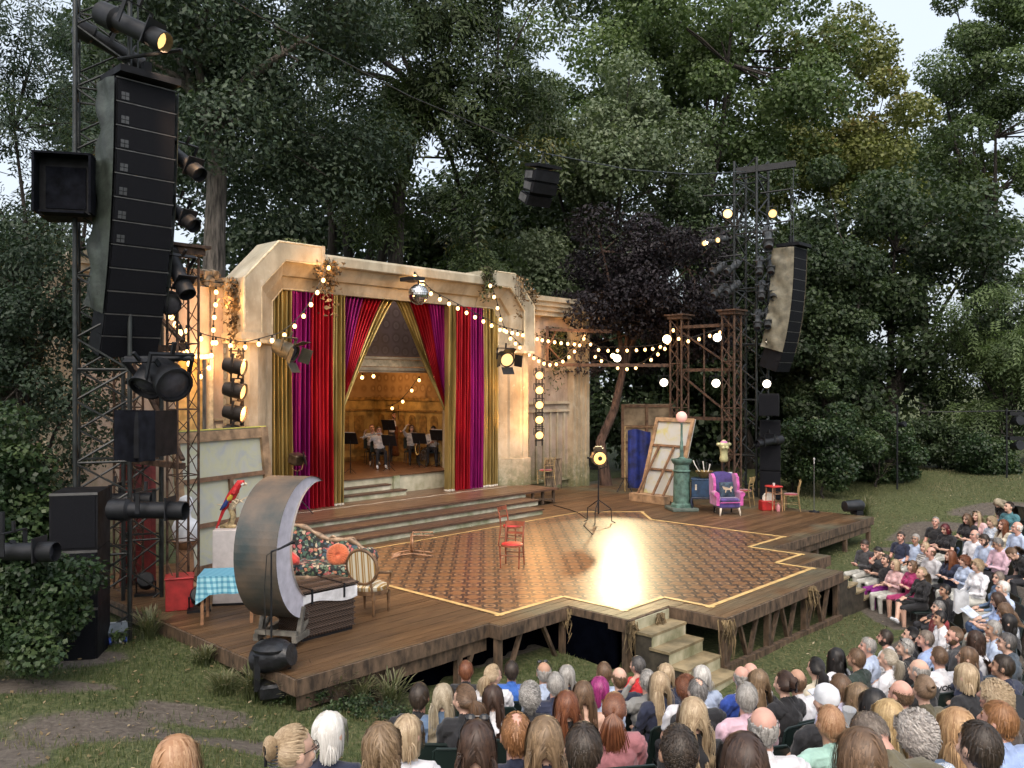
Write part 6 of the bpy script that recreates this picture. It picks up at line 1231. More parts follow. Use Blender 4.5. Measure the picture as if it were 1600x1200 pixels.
for q, (x, y, d, rx, rz, lab) in enumerate(((1292, 690, 29.5, 1.1, 1.6, 'leafy bush behind the tall microphone stand'), (1375, 705, 31, 1.6, 1.5, 'spreading green bush at the foot of the dark evergreen'), (1545, 722, 31.5, .95, .85, 'small rounded bush on the lawn at the right'), (1470, 705, 33.5, 1.5, 1.5, 'dark shrub between the lawn and evergreen'), (1235, 720, 31.5, 1.2, 1.2, 'dark shrub behind the gold chairs'))):
    b = gp(x, d); tree('bush', lab, 'bush', b, at(x, y, d), (rx, rx*.8, rz), 26, .5, 520, .11, LH if q in (0, 1, 2) else LE, BARKD, .05, 200+q, group='bushes along the lawn', lower=-.99, asp=.75)
# trees farther back, closing the gaps
for q, (x, y, d, rx, rz, mt, lab) in enumerate(((470, 370, 44, 4.6, 4.2, LD, 'dark tree seen between the left trunk and the arch'), (740, 385, 47, 5, 3.6, LE, 'dark tree above the middle of the arch'), (880, 400, 45, 4.5, 5, LE, 'dark green tree behind the right wing'), (1450, 330, 56, 4.8, 6.5, LM, 'distant yellowish tree below the open sky'), (200, 180, 38, 3.2, 7, LD, 'dark tree behind the left tower'), (20, 480, 34, 3.6, 3.8, LD, 'dark background tree at the left edge'), (1230, 560, 42, 5, 5.5, LE, 'dark hedge tree behind the gantry'), (1050, 600, 40, 5, 4, LE, 'dark hedge tree behind the easel'))):
    b = gp(x, d); tree('background_tree', lab, 'tree', b, at(x, y, d), (rx, rx*.7, rz), 46, 1.5, 400, .3, mt, BARKD, .3, 300+q, group='trees farther back', lower=-.98, asp=.65)
pole = thing('lamp_pole', 'slim black pole with a dark lamp on the lawn in front of the evergreen', 'pole', gp(1402, 30)); ob('pole', MB().tube([(0, 0, 0), (0, 0, 3.0)], .03, 6), BLACK, pole); ob('lamp', MB().lathe([(.08, -.15), (.11, .1), (.1, .15)], (.15, 0, 2.3), 10, (R(80), 0, R(30))), BLACK, pole)
pole = thing('lamp_stand', 'black stand with two stacked dark lamps at the right edge of the lawn', 'lamp stand', gp(1573, 29)); ob('pole', MB().tube([(0, 0, 0), (0, 0, 2.4)], .03, 6), BLACK, pole); ob('cross_bar', MB().tube([(-2.6, .2, 2.25), (.5, 0, 2.3)], .02, 6), BLACK, pole)
for z in (1.95, 1.1): ob('lamp', MB().lathe([(.1, -.2), (.17, .1), (.17, .2)], (.3, -.05, z), 12, (R(80), 0, R(10))).box((.3, .05, z+.25), (.5, .3, .12)), BLACK, pole)
# bare stems among the ailanthus
for q, (x0, x1, xt, d) in enumerate(((518, 520, 508, 36), (548, 540, 530, 35), (596, 600, 590, 37), (575, 585, 596, 38))):
    mb = MB(); mb.tube([at(x0, 430, d), at(x1, 350, d), at(xt, 290, d), at(xt-15, 230, d)], [.22, .18, .14, .05], 8); tag(ob('tree_stem', mb, BARKD, smooth=60), 'dark bare stem behind the arch, '+['leftmost', 'second from left', 'third from left', 'rightmost'][[0, 1, 3, 2][q]], 'tree trunk', 'dark stems behind the arch')
# ---------------------------------------------------------------- lawn
def blades(n, area, seed, hmin, hmax, w, keep):
    r = np.random.default_rng(seed); x = r.uniform(area[0], area[1], n); y = r.uniform(area[2], area[3], n)
    k = keep(x, y, r); x, y = x[k], y[k]; n = len(x); z = ground_z(x, y); a = r.uniform(0, 6.28, n); h = r.uniform(hmin, hmax, n); le = r.normal(0, .35, (n, 2))*h[:, None]
    B = np.stack([x, y, z-.01], -1); s = np.stack([np.cos(a), np.sin(a), 0*a], -1)*(w*r.uniform(.6, 1.3, n))[:, None]; mid = B+np.stack([le[:, 0]*.35, le[:, 1]*.35, h*.6], -1); tip = B+np.stack([le[:, 0], le[:, 1], h], -1)
    V = np.stack([B-s, B+s, mid+s*.7, tip, mid-s*.7], 1).reshape(-1, 3); i = np.arange(n)[:, None]*5
    F4 = np.concatenate([i+np.array([0, 1, 2, 4]), i+np.array([4, 2, 3, 3])], 0); rn = np.repeat(r.random(n), 5); cl = np.repeat(np.clip(.5+.5*smooth_noise(x*2, y*2, 9), 0, 1), 5)
    T3 = np.concatenate([i+np.array([0, 1, 2]), i+np.array([0, 2, 4]), i+np.array([4, 2, 3])], 0)
    return V, T3, rn, cl
GR = leaf_mat('grass_blade', [(.1, (.036, .055, .018)), (.5, (.08, .11, .038)), (.78, (.17, .165, .08)), (1, (.3, .26, .16))], trans=.25)
def offstage(x, y):
    u_, v_ = x*AX+y*AY, -x*AY+y*AX; m = np.ones(len(x), bool)
    m &= ~((u_ > 5.75) & (u_ < 24) & (v_ > 9.0) & (v_ < 20)); m &= ~((u_ > 10.7) & (u_ < 17.8) & (v_ > 6.6)); return m
def keep1(x, y, r): return offstage(x, y) & (r.random(len(x)) > soil_mask(x, y)*1.1-.05+.25*smooth_noise(x*4, y*4, 2))
V1, T1, r1, c1_ = blades(105000, (-9, 1.2, 2.6, 14.5), 1, .03, .10, .0045, keep1)
tag(ob('lawn_grass', npmesh('lawn_grass', V1, T1, 3, {'rnd': r1, 'clump': c1_}), GR), 'short green lawn grass in front of the stage', 'grass', kind='stuff')
GRD = leaf_mat('dry_grass_blade', [(.1, (.05, .06, .022)), (.4, (.1, .11, .045)), (.75, (.2, .18, .1)), (1, (.3, .26, .17))], trans=.2)
V1, T1, r1, c1_ = blades(42000, (3.5, 22, 11.5, 34), 2, .03, .09, .010, keep1)
tag(ob('lawn_grass', npmesh('lawn_grass', V1, T1, 3, {'rnd': r1, 'clump': c1_}), GRD), 'dry green grass on the slope right of the stage', 'grass', kind='stuff')
# fallen leaves and litter
r = np.random.default_rng(5); n = 2600; x = np.concatenate([r.uniform(-8, 0, 1500), r.uniform(4, 16, 1100)]); y = np.concatenate([r.uniform(4, 13, 1500), r.uniform(12, 27, 1100)]); k = offstage(x, y); x, y = x[k], y[k]; n = len(x); z = ground_z(x, y)+.02
a = r.uniform(0, 6.28, n); s = r.uniform(.012, .04, n); c0 = np.stack([x, y, z], -1); d1_ = np.stack([np.cos(a), np.sin(a), r.normal(0, .3, n)], -1)*s[:, None]; d2_ = np.stack([-np.sin(a), np.cos(a), r.normal(0, .3, n)], -1)*s[:, None]*.55
tag(ob('leaf_litter', npmesh('leaf_litter', np.stack([c0-d1_, c0+d2_, c0+d1_, c0-d2_], 1).reshape(-1, 3), np.arange(4*n).reshape(-1, 4), 4, {'rnd': np.repeat(r.random(n), 4), 'clump': np.repeat(r.random(n), 4)}), leaf_mat('dead_leaf', [(.1, (.12, .08, .04)), (.6, (.3, .22, .12)), (1, (.5, .42, .3))])), 'scattered dry leaves on the ground', 'leaf litter', kind='stuff')
# tall feathery grass tufts
TG = leaf_mat('tuft_grass', [(.1, (.04, .055, .02)), (.5, (.09, .11, .045)), (.9, (.22, .2, .12))])
def tuft(label, p, h, n, seed, spread=.3):
    r = np.random.default_rng(seed); a = r.uniform(0, 6.28, n); L_ = h*r.uniform(.55, 1.1, n); o = spread*r.uniform(.3, 1.0, n); K = 6; V = []; 
    b0 = np.stack([r.normal(0, .05, n), r.normal(0, .05, n), np.zeros(n)], -1); s = np.stack([-np.sin(a), np.cos(a), 0*a], -1)
    rows_ = []
    for k in range(K+1):
        f = k/K; c = b0+np.stack([np.cos(a)*o*f**1.6, np.sin(a)*o*f**1.6, L_*(f-.32*f**3*(o/spread))], -1); w = (.006*(1-f)+.0015+(.007 if k >= K-1 else 0)*(1-.8*(k == K)))
        rows_.append(c-s*w); rows_.append(c+s*w)
    V = np.stack(rows_, 1); m = V.shape[1]; i = np.arange(n)[:, None]*m
    Fq = np.concatenate([i+np.array([2*k, 2*k+1, 2*k+3, 2*k+2]) for k in range(K)], 0)
    rn = np.repeat(r.random(n), m); cl = np.tile(np.repeat(np.linspace(.1, 1, K+1), 2), n)
    tag(ob('grass_tuft', npmesh('grass_tuft', V.reshape(-1, 3), Fq, 4, {'rnd': rn, 'clump': cl}), TG, loc=p), label, 'grass tuft', 'feathery grass tufts by the stage')
for q, (x, y, z, h, lab) in enumerate(((233, 996, -.2, .55, 'beside the left edge of the deck'), (395, 1085, -.35, .5, 'in front of the covered moving light'), (460, 1100, -.45, .5, 'under the front left corner'), (520, 1102, -.55, .55, 'right of the front left corner'), (610, 1110, -.7, .6, 'under the stage beside the first posts'), (350, 1078, -.3, .35, 'left of the covered moving light'), (1318, 858, -.9, .75, 'beyond the right stage steps'), (1352, 830, -.85, .7, 'at the right end of the deck'), (560, 1108, -.62, .45, 'between the front left posts'), (318, 1036, -.2, .3, 'small one along the left deck edge'), (1180, 762, 0, .4, 'at the foot of right tower'))):
    p = onz(x, y, z); p.z = gz(p.x, p.y)-.02 if z != 0 else 0; tuft('feathery grass tuft '+lab, p, h, 150, 40+q, h*.7)
b = onz(188, 1008, -.25); tree('weed_plant', 'small bright green weed at the tower foot', 'plant', Vector((b.x, b.y, gz(b.x, b.y))), (b.x+.05, b.y, gz(b.x, b.y)+.12), (.14, .12, .1), 6, .05, 22, .09, LP, BARKD, .006, 410)
for q, (x, y) in enumerate(((490, 1115), (545, 1120), (600, 1125), (440, 1110))):
    b = onz(x, y, -.55); g = gz(b.x, b.y); tree('ground_plant', 'low leafy ground plant in front of the stage corner, '+['second from left', 'third from left', 'rightmost', 'leftmost'][q], 'plant', Vector((b.x, b.y, g)), (b.x, b.y, g+.1), (.3, .22, .1), 14, .09, 60, .045, LH, BARKD, .006, 420+q, group='low leafy plants')
# ---------------------------------------------------------------- people
SKINS = [M('skin_fair', (.58, .36, .27), .55, 0, .08, 12, .05), M('skin_pink', (.56, .31, .24), .5, 0, .1, 12, .05), M('skin_tan', (.42, .24, .16), .55, 0, .1, 12, .05)]
LIPS = M('lips', (.42, .15, .13), .5, 0, .05); EYE = M('eye_skin_shadow', (.1, .06, .05), .35, 0, .05)  # eye tone carries the brownish skin shadow of the sockets
TOPS = dict(white=(.72, .72, .76), navy=(.018, .024, .055), darkbrown=(.06, .04, .03), black=(.012, .012, .015), denim=(.1, .16, .26), blue=(.04, .14, .5), paleblue=(.42, .5, .66), pink=(.42, .17, .19), red=(.5, .02, .025), greyjacket=(.24, .24, .23), royal=(.02, .06, .32), pinkshirt=(.62, .42, .5), cream=(.6, .54, .42), darkgreen=(.02, .035, .028), slate=(.055, .075, .1), olive=(.12, .105, .065), lavender=(.5, .48, .62), mint=(.38, .6, .52), shirtblue=(.3, .4, .65), floralblue=(.5, .55, .62), darkgrey=(.05, .05, .055), palepink=(.62, .4, .4), magenta=(.36, .03, .13), stripe=(.6, .58, .55), lightgrey=(.5, .5, .52), teal=(.05, .16, .19), darkred=(.2, .02, .025), skin=None)
def cloth(nm):
    if nm == 'skin': return SKINS[0]
    if nm == 'floralblue': 
        if nm not in _MC: _MC[nm] = floral_mat('floral_blouse', (.62, .64, .66), [(.12, .2, .36), (.2, .28, .4), (.1, .14, .25)], 60)
        return _MC[nm]
    if nm == 'stripe':
        if nm not in _MC: _MC[nm] = stripe_mat('striped_top', (.66, .64, .6), (.08, .08, .1), 26, 2)
        return _MC[nm]
    return M('cloth_'+nm, TOPS[nm], .85, 0, .12, 7, .35, 16, .02, sheen=.15)
JEANS = M('blue_jeans', (.08, .13, .24), .8); DARKT = M('dark_trousers', (.02, .02, .025), .85); PURT = M('purple_trousers', (.22, .015, .2), .8); PALET = M('pale_trousers', (.5, .5, .46), .8); SHOE = M('white_trainers', (.62, .64, .68), .6); SHOED = M('dark_shoes', (.02, .02, .02), .5)
def caps(p0, p1, r0, r1, n=10):
    p0, p1 = Vector(p0), Vector(p1); d = (p1-p0); L_ = max(d.length, 1e-4); q = d.to_track_quat('Z', 'Y').to_matrix(); V = []; rings = [(-1, 0)]
    prof = [(r0*math.cos(a), -r0*math.sin(a)) for a in (1.45, .9, .4, 0)] + [(r1*math.cos(a), L_+r1*math.sin(a)) for a in (0, .4, .9, 1.45)]
    return prof, q, p0
def body_mesh(pose, yaw, sex):
    sw = 1.0 if sex == 'm' else .88; E_ = []; K_ = []      # ellipsoids (c, r, region), capsules (p0, p1, r0, r1, region)
    e = lambda c, r, g, grp='u': E_.append([Vector(c), r, g, grp]); k = lambda a, b, r0, r1, g, grp='u': K_.append([Vector(a), Vector(b), r0, r1, g, grp])
    standing = pose == 'stand'
    e((0, -.02, .53), (.175*(.97 if sex == 'm' else 1.05), .14, .12), 2, 'l'); e((0, -.03, .68), (.165*sw+.01, .135, .15), 1); e((0, -.04, .85), (.19*sw, .135, .185), 1)
    k((-.165*sw, -.04, .965), (.165*sw, -.04, .965), .077, .077, 1); k((0, -.05, .94), (0, -.04, 1.03), .115, .066, 1); k((0, -.035, 1.0), (0, -.005, 1.1), .056*(1 if sex == 'm' else .86), .054*(1 if sex == 'm' else .86), 0)
    if sex == 'f': e((-.07, .07, .85), (.065, .06, .065), 1); e((.07, .07, .85), (.065, .06, .065), 1)
    h = 'h'
    e((0, 0, 1.205), (.077, .096, .1), 0, h); e((0, .03, 1.145), (.059, .07, .074), 0, h); k((0, .098, 1.2), (0, .117, 1.165), .009, .0145, 0, h); e((0, .078, 1.1), (.027, .022, .02), 0, h)
    for s in (-1, 1): e((s*.078, .0, 1.178), (.012, .024, .032), 0, h); e((s*.031, .086, 1.198), (.0115, .010, .0055), 6, h); k((s*.016, .094, 1.214), (s*.045, .085, 1.216), .007, .006, 7, h); e((s*.04, .075, 1.155), (.022, .02, .025), 0, h)
    k((-.019, .096, 1.131), (.019, .096, 1.131), .008, .008, 5, h)
    def hand(w, d, side, curl=.6):
        d = Vector(d).normalized(); up = Vector((0, 0, 1)); s = d.cross(up).normalized() if abs(d.z) < .9 else Vector((1, 0, 0)); n_ = s.cross(d); w = Vector(w)
        k(w, w+d*.05, .026, .032, 0); k(w+s*.022+d*.04, w-s*.022+d*.04, .022, .022, 0)
        for f in range(4):
            b_ = w+d*.075+s*(.033-.022*f); L_ = (.032, .04, .037, .027)[f]; m_ = b_+(d*math.cos(curl*.5)-n_*math.sin(curl*.5))*L_; t_ = m_+(d*math.cos(curl*1.3)-n_*math.sin(curl*1.3))*L_*.9; k(b_, m_, .0092, .0088, 0); k(m_, t_, .0088, .0076, 0)
        sd = s*side; b_ = w+d*.02+sd*.026; m_ = b_+(d*.7+sd*.7)*.035; k(b_, m_, .011, .01, 0); k(m_, m_+(d*.95+sd*.2)*.03, .01, .0085, 0)
    for s in (-1, 1):
        sh = Vector((s*.2*sw, -.04, .955))
        el, wr = Vector((s*.235*sw, .02, .7)), Vector((s*.1, .27, .64)); hd = (-s*.3, .9, -.2)
        if pose == 'cross': el, wr, hd = Vector((s*.225, .05, .73)), Vector((-s*.05, .2+.03*s, .77)), (-s*1, .1, .1)
        if pose in ('phone', 'lean'): el, wr, hd = Vector((s*.21, .07, .70)), Vector((s*.05, .3, .73)), (-s*.4, .6, .5)
        if pose == 'face': el, wr, hd = Vector((s*.29, .16, .86)), Vector((s*.12, .15, 1.1)), (-s*.4, -.1, .8)
        if pose == 'headhand' and s > 0: el, wr, hd = Vector((.3, .14, 1.1)), Vector((.15, .05, 1.3)), (-.8, -.3, .15)
        if pose == 'legx': el, wr, hd = Vector((s*.22, .06, .7)), Vector((s*.04, .33, .68)), (-s*.6, .7, -.1)
        if pose == 'flute': el, wr, hd = (Vector((.3, .1, .85)), Vector((.27, .22, 1.08)), (-.5, .3, .5)) if s > 0 else (Vector((-.18, .18, .82)), Vector((-.02, .24, 1.08)), (.3, .2, .6))
        if pose == 'stand': el, wr, hd = (Vector((.3, .1, .8)), Vector((.2, .26, .95)), (-.5, .6, .2)) if s > 0 else (Vector((-.3, .05, .72)), Vector((-.22, .28, .68)), (.4, .8, -.2))
        mid = sh.lerp(el, .55); k(sh, mid, .064*sw+.004, .056*sw+.002, 1); k(mid, el, .045*sw, .038*sw, 4); k(el, wr, .038*sw, .026*sw, 4); hand(wr, hd, -s)
        hip = Vector((s*.095, 0, .53)); kn = Vector((s*.125, .44, .53)); an = Vector((s*.13, .42, .1)); toe = Vector((s*.15, .6, .045))
        if pose == 'legx' and s > 0: kn, an, toe = Vector((.0, .45, .62)), Vector((-.16, .6, .3)), Vector((-.2, .74, .36))
        if standing: kn, an, toe = Vector((s*.1, .02, .07)), Vector((s*.1, -.01, -.33)), Vector((s*.12, .15, -.375))
        k(hip, kn, .088, .06, 2, 'l'); k(kn, an, .058, .038, 8, 'l'); k(an, toe, .04, .034, 3, 'l'); k(an+Vector((0, -.02, -.03)), toe, .035, .034, 3, 'l')
    H0 = Vector((0, -.005, 1.1)); pit = R(-22) if pose in ('phone', 'lean') else R(0); HM = Matrix.Rotation(yaw, 3, 'Z') @ Matrix.Rotation(pit, 3, 'X')
    hips = Vector((0, -.02, .55)); UM = Matrix.Rotation(R(-34), 3, 'X') if pose == 'lean' else (Matrix.Rotation(R(4), 3, 'X') if not standing else Matrix.Identity(3))
    def tf(p, g):
        if g == 'h': p = H0+HM @ (p-H0)
        if g in ('h', 'u'): p = hips+UM @ (p-hips)
        return p
    mb = MB()
    for c, r, g, grp in E_:
        m = (UM @ HM if grp == 'h' else UM if grp == 'u' else Matrix.Identity(3)); mb.ell(tf(c, grp), r, 14, 9, m)
    for a, b_, r0, r1, g, grp in K_:
        prof, q, p0 = caps(tf(a, grp), tf(b_, grp), r0, r1); mb.lathe(prof, p0, 10, q)
    me = mb.mesh('body'); tmp = bpy.data.objects.new('tmp', me); COL.objects.link(tmp)
    md = tmp.modifiers.new('r', 'REMESH'); md.mode = 'VOXEL'; md.voxel_size = .0085; sm_ = tmp.modifiers.new('s', 'SMOOTH'); sm_.factor = .5; sm_.iterations = 3
    dc = tmp.modifiers.new('d', 'DECIMATE'); dc.ratio = .23
    dg = bpy.context.evaluated_depsgraph_get(); out = bpy.data.meshes.new_from_object(tmp.evaluated_get(dg)); bpy.data.objects.remove(tmp); bpy.data.meshes.remove(me); out.name = 'body'
    nf = len(out.polygons); C = np.zeros(nf*3); out.polygons.foreach_get('center', C); C = C.reshape(-1, 3); best = np.full(nf, 9.); reg = np.zeros(nf, np.int32)
    for c, r, g, grp in E_:
        m = np.array((UM @ HM if grp == 'h' else UM if grp == 'u' else Matrix.Identity(3))); d = (C-np.array(tf(c, grp))) @ m; rr = np.array(r); q = np.linalg.norm(d/rr, axis=1); sd = (q-1)*rr.min()
        if g in (5, 6): sd = np.where(sd < .004, sd-.006, sd)
        w = sd < best; best[w] = sd[w]; reg[w] = g
    for a, b_, r0, r1, g, grp in K_:
        A_, B_ = np.array(tf(a, grp)), np.array(tf(b_, grp)); ab = B_-A_; t_ = np.clip(((C-A_) @ ab)/max(ab @ ab, 1e-9), 0, 1); sd = np.linalg.norm(C-(A_+t_[:, None]*ab), axis=1)-(r0+(r1-r0)*t_)
        if g in (5, 7): sd = np.where(sd < .003, sd-.006, sd)
        w = sd < best; best[w] = sd[w]; reg[w] = g
    out.materials.clear()
    for _ in range(9): out.materials.append(None)
    out.polygons.foreach_set('material_index', reg); shade(out)
    # soft folds in the clothes
    nv = len(out.vertices); P = np.zeros(nv*3); out.vertices.foreach_get('co', P); P = P.reshape(-1, 3); Nn = np.zeros(nv*3); out.vertices.foreach_get('normal', Nn); Nn = Nn.reshape(-1, 3)
    isc = np.zeros(nv); li = np.zeros(len(out.loops), np.int32); out.loops.foreach_get('vertex_index', li); lt_ = np.zeros(nf, np.int32); out.polygons.foreach_get('loop_total', lt_); isc[li] = np.repeat(np.isin(reg, (1, 2, 4)), lt_)
    f = .005*np.sin(P[:, 2]*70+9*np.sin(P[:, 0]*14)+6*P[:, 1])+.004*np.sin(P[:, 0]*48+P[:, 2]*31+5*np.sin(P[:, 1]*20)); P += Nn*(f*isc)[:, None]; out.vertices.foreach_set('co', P.ravel()); out.update()
    head = tf(H0+HM @ (Vector((0, 0, 1.205))-H0), 'u') if False else hips+UM @ ((H0+HM @ (Vector((0, 0, 1.205))-H0))-hips)
    return out, head, (UM @ HM)
_BM = {}
def get_body(pose, yaw, sex):
    yaw = min((R(a) for a in (-50, -20, 0, 22, 48)), key=lambda a: abs(a-yaw))
    key = (pose, round(yaw, 2), sex)
    if key not in _BM: _BM[key] = body_mesh(*key)
    return _BM[key]
# ---- hair: strands grown over the skull
HCOL = dict(ginger=((.24, .11, .05), (.5, .31, .18)), blonde=((.2, .13, .07), (.52, .4, .26)), blond=((.22, .145, .08), (.56, .44, .29)), white=((.5, .48, .44), (.82, .8, .76)), darkblond=((.08, .05, .028), (.3, .205, .12)), dark=((.012, .009, .007), (.06, .042, .03)), ashblond=((.2, .16, .1), (.5, .43, .32)), auburn=((.07, .022, .012), (.24, .09, .04)), brown=((.05, .03, .018), (.2, .12, .07)), darkbrown=((.018, .01, .008), (.08, .045, .03)), grey=((.14, .13, .12), (.45, .43, .4)), greymix=((.06, .055, .05), (.5, .48, .45)), magenta=((.12, .01, .06), (.4, .05, .22)), gingerbrown=((.13, .055, .02), (.36, .18, .08)), darkgrey=((.03, .028, .027), (.15, .14, .135)), silver=((.3, .29, .27), (.66, .64, .6)), greydark=((.04, .036, .034), (.26, .25, .24)), black=((.006, .005, .005), (.03, .026, .025)), blondgrey=((.22, .18, .13), (.58, .52, .42)), greybrown=((.07, .055, .045), (.26, .21, .17)), lightbrown=((.1, .065, .04), (.3, .2, .13)), goldblond=((.24, .15, .06), (.6, .44, .23)), silverwavy=((.14, .12, .11), (.58, .53, .48)), strawberry=((.22, .11, .05), (.54, .35, .18)), darkred=((.04, .006, .008), (.14, .02, .025)))
def hair_mat(nm):
    k = 'hair_'+nm
    if k in _MC: return _MC[k]
    a, b_ = HCOL[nm]; m, t, N, L, b = nt_new(k); at_ = N.new('ShaderNodeAttribute'); at_.attribute_name = 'rnd'; n = nz(t, 25, 3)
    r_ = ramp(t, mth(t, 'MULTIPLY_ADD', n.outputs[0], .55, mth(t, 'MULTIPLY_ADD', at_.outputs['Fac'], .38, .08)), [(.2, a), (.55, tuple((x+y)/2 for x, y in zip(a, b_))), (.85, b_)])
    L.new(r_.outputs[0], b.inputs['Base Color']); b.inputs['Roughness'].default_value = .42; b.inputs['Specular IOR Level'].default_value = .4; _MC[k] = m; return m
SR = np.array([.079, .098, .102])
def hair_mesh(style, seed):
    r = np.random.default_rng(seed); K = 14 if style.startswith('curly') else 8
    N_ = dict(short=1700, thin=650, fringe=420, buzz=900, bald=240, bob=1650, long=2000, longwavy=2000, curlylong=1200, curly=1800, pony=1000, ponylong=1000, bun=1000, updo=1000).get(style, 800)
    i = np.arange(N_*4)+.5; ph = np.arccos(1-2*i/len(i)); th = math.pi*(1+5**.5)*i; d = np.stack([np.cos(th)*np.sin(ph), np.sin(th)*np.sin(ph), np.cos(ph)], -1); d += r.normal(0, .03, d.shape); d /= np.linalg.norm(d, axis=1)[:, None]
    hl = .50 if style not in ('long', 'bob', 'longwavy', 'curlylong', 'curly') else .42
    def mask(d):
        face = (d[:, 1] > .25) & (d[:, 2] < hl+.25*(1-np.abs(d[:, 0])))
        side = (np.abs(d[:, 1]) <= .35) & (d[:, 2] < -.28); low = (d[:, 2] < -.55); m = ~(face | side | low) | ((d[:, 1] < -.25) & (d[:, 2] > -.62))
        if style in ('fringe', 'bald'): m &= (d[:, 2] < .30+.14*np.random.default_rng(2).random(len(d))) & (d[:, 1] < .35)
        if style == 'thin': m &= ~((np.hypot(d[:, 0]*1.3, d[:, 1]+.25) < .42) & (d[:, 2] > 0)) | (np.random.default_rng(1).random(len(d)) < .25)
        return m
    d = d[mask(d)]; d = d[r.permutation(len(d))[:N_]]; n = len(d); rn = r.random(n); P = d*SR*1.01; grow = []
    L_ = dict(short=.042, thin=.045, fringe=.03, buzz=.012, bald=.01, bob=.19, long=.37, longwavy=.37, curlylong=.33, curly=.085, pony=.2, ponylong=.2, bun=.2, updo=.2)[style]*r.uniform(.75, 1.15, n)
    path = [P.copy()]
    if style in ('pony', 'ponylong', 'bun', 'updo'):
        T = np.array([0, -.98, .12 if style in ('pony', 'ponylong') else (.55 if style == 'bun' else .3)]); T /= np.linalg.norm(T)
        for k in range(1, 5):
            f = k/4; q = d*(1-f)+T*f+np.stack([.06*np.sin(rn*40)*(1-f)*f*4, 0*rn, 0*rn], -1); q /= np.linalg.norm(q, axis=1)[:, None]; path.append(q*SR*(1.05+.09*np.sin(math.pi*f))*np.ones(3))
        base = T*SR*.93
        if style.startswith('pony'):
            ln = (.24 if style == 'pony' else .38)*r.uniform(.7, 1.1, n); o = r.normal(0, .014, (n, 3))
            for k in range(1, 5): f = k/4; path.append(base+np.stack([o[:, 0]*(1+f), -.035*np.sin(f*2.6)+o[:, 1]-.02+.0*f, -ln*f+.02*math.sin(f*3)], -1)+o*.5*f)
        else:
            R_ = .038 if style == 'bun' else .045; a0 = r.uniform(0, 6.28, n); lat = r.uniform(-1, 1, n)
            for k in range(1, 5): a = a0+k*.7; path.append(base+T*.02+np.stack([R_*np.cos(a)*np.sqrt(1-lat**2*.8), R_*.6*lat-.012, R_*np.sin(a)*np.sqrt(1-lat**2*.8)*(1.0 if style == 'bun' else 1.35)], -1))
    else:
        cr_ = np.array([0, -.25, .95]); flow = d-cr_*(d @ cr_)[:, None]*0-cr_; 
        if style in ('long', 'bob', 'longwavy', 'curlylong'): flow = np.stack([np.sign(d[:, 0]+r.normal(0, .04, n))*(.7+.3*np.abs(d[:, 0])), -.15+.5*(d[:, 1] < 0)*-1+0*rn, -.3+0*rn], -1)
        if style in ('short', 'thin'): flow = flow+np.array([.25, .35*0, 0])*np.where(d[:, 1:2] > .2, 1, .2)
        nrm = d/SR; nrm /= np.linalg.norm(nrm, axis=1)[:, None]; D = flow-nrm*(flow*nrm).sum(1)[:, None]; D /= np.linalg.norm(D, axis=1)[:, None]+1e-6; D = D+r.normal(0, .18 if style in ('short', 'thin', 'fringe', 'buzz') else .1, D.shape)
        lift = dict(short=.2, thin=.2, fringe=.1, buzz=.6, bald=.3, curly=.28).get(style, .12); D = D+nrm*lift*r.uniform(.3, 1.3, (n, 1)); off = 1.0+r.uniform(.02, .10 if style in ('bob', 'long', 'longwavy', 'curlylong', 'curly') else .07, n)
        gk = dict(short=.12, thin=.1, fringe=.15, buzz=0, bald=0, curly=.12).get(style, .85); Pc = P.copy()
        for k in range(K):
            D[:, 2] -= gk; D /= np.linalg.norm(D, axis=1)[:, None]; Pc = Pc+D*(L_/K)[:, None]; q = Pc/(SR*off[:, None]); ql = np.linalg.norm(q, axis=1); ins = ql < 1; Pc[ins] = (Pc/ql[:, None])[ins]; nn = Pc/SR**2; nn /= np.linalg.norm(nn, axis=1)[:, None]; vn = (D*nn).sum(1); D[ins] -= (nn*vn[:, None])[ins]
            Pc[:, 0] = np.where(Pc[:, 2] < -.06, Pc[:, 0]*(.945+.05*rn), Pc[:, 0])
            for c_, rr in (((0, -.01, -.15), (.07, .075, .12)), ((0, -.045, -.36), (.23, .14, .16)), ((0, -.04, -.55), (.2, .145, .28))):
                q = (Pc-np.array(c_))/np.array(rr); ql = np.linalg.norm(q, axis=1); ins = ql < 1; yb = np.sqrt(np.maximum(0, 1-q[:, 0]**2-q[:, 2]**2))*rr[1]; Pc[ins, 1] = c_[1]+np.where(Pc[:, 1] < .03, -yb, yb)[ins]-.008*rn[ins]
            if style in ('long', 'bob', 'longwavy', 'curlylong', 'curly'):      # keep the face free
                lim = .088+.016*rn+.02*np.clip(-Pc[:, 2]-.1, 0, 1); Pc[:, 0] = np.clip(Pc[:, 0], -lim, lim); Pc[:, 1] = np.where(Pc[:, 2] > -.16, np.maximum(Pc[:, 1], -.112-.018*rn), Pc[:, 1])
                fr_ = (Pc[:, 1] > .055) & (Pc[:, 2] < .045); Pc[fr_, 0] = np.sign(Pc[fr_, 0])*np.maximum(np.abs(Pc[fr_, 0]), .072); Pc[fr_, 1] = np.minimum(Pc[fr_, 1], .075)
            if style == 'bob': Pc[:, 2] = np.maximum(Pc[:, 2], -.125-.022*rn)
            if style.startswith('long'): Pc[:, 2] = np.maximum(Pc[:, 2], -.34-.06*rn)
            Q = Pc.copy()
            if style == 'longwavy': Q[:, 0] += .012*np.sin(k*1.5+rn*2+seed)*k/K; Q[:, 1] += .01*np.cos(k*1.5+rn*2)*k/K
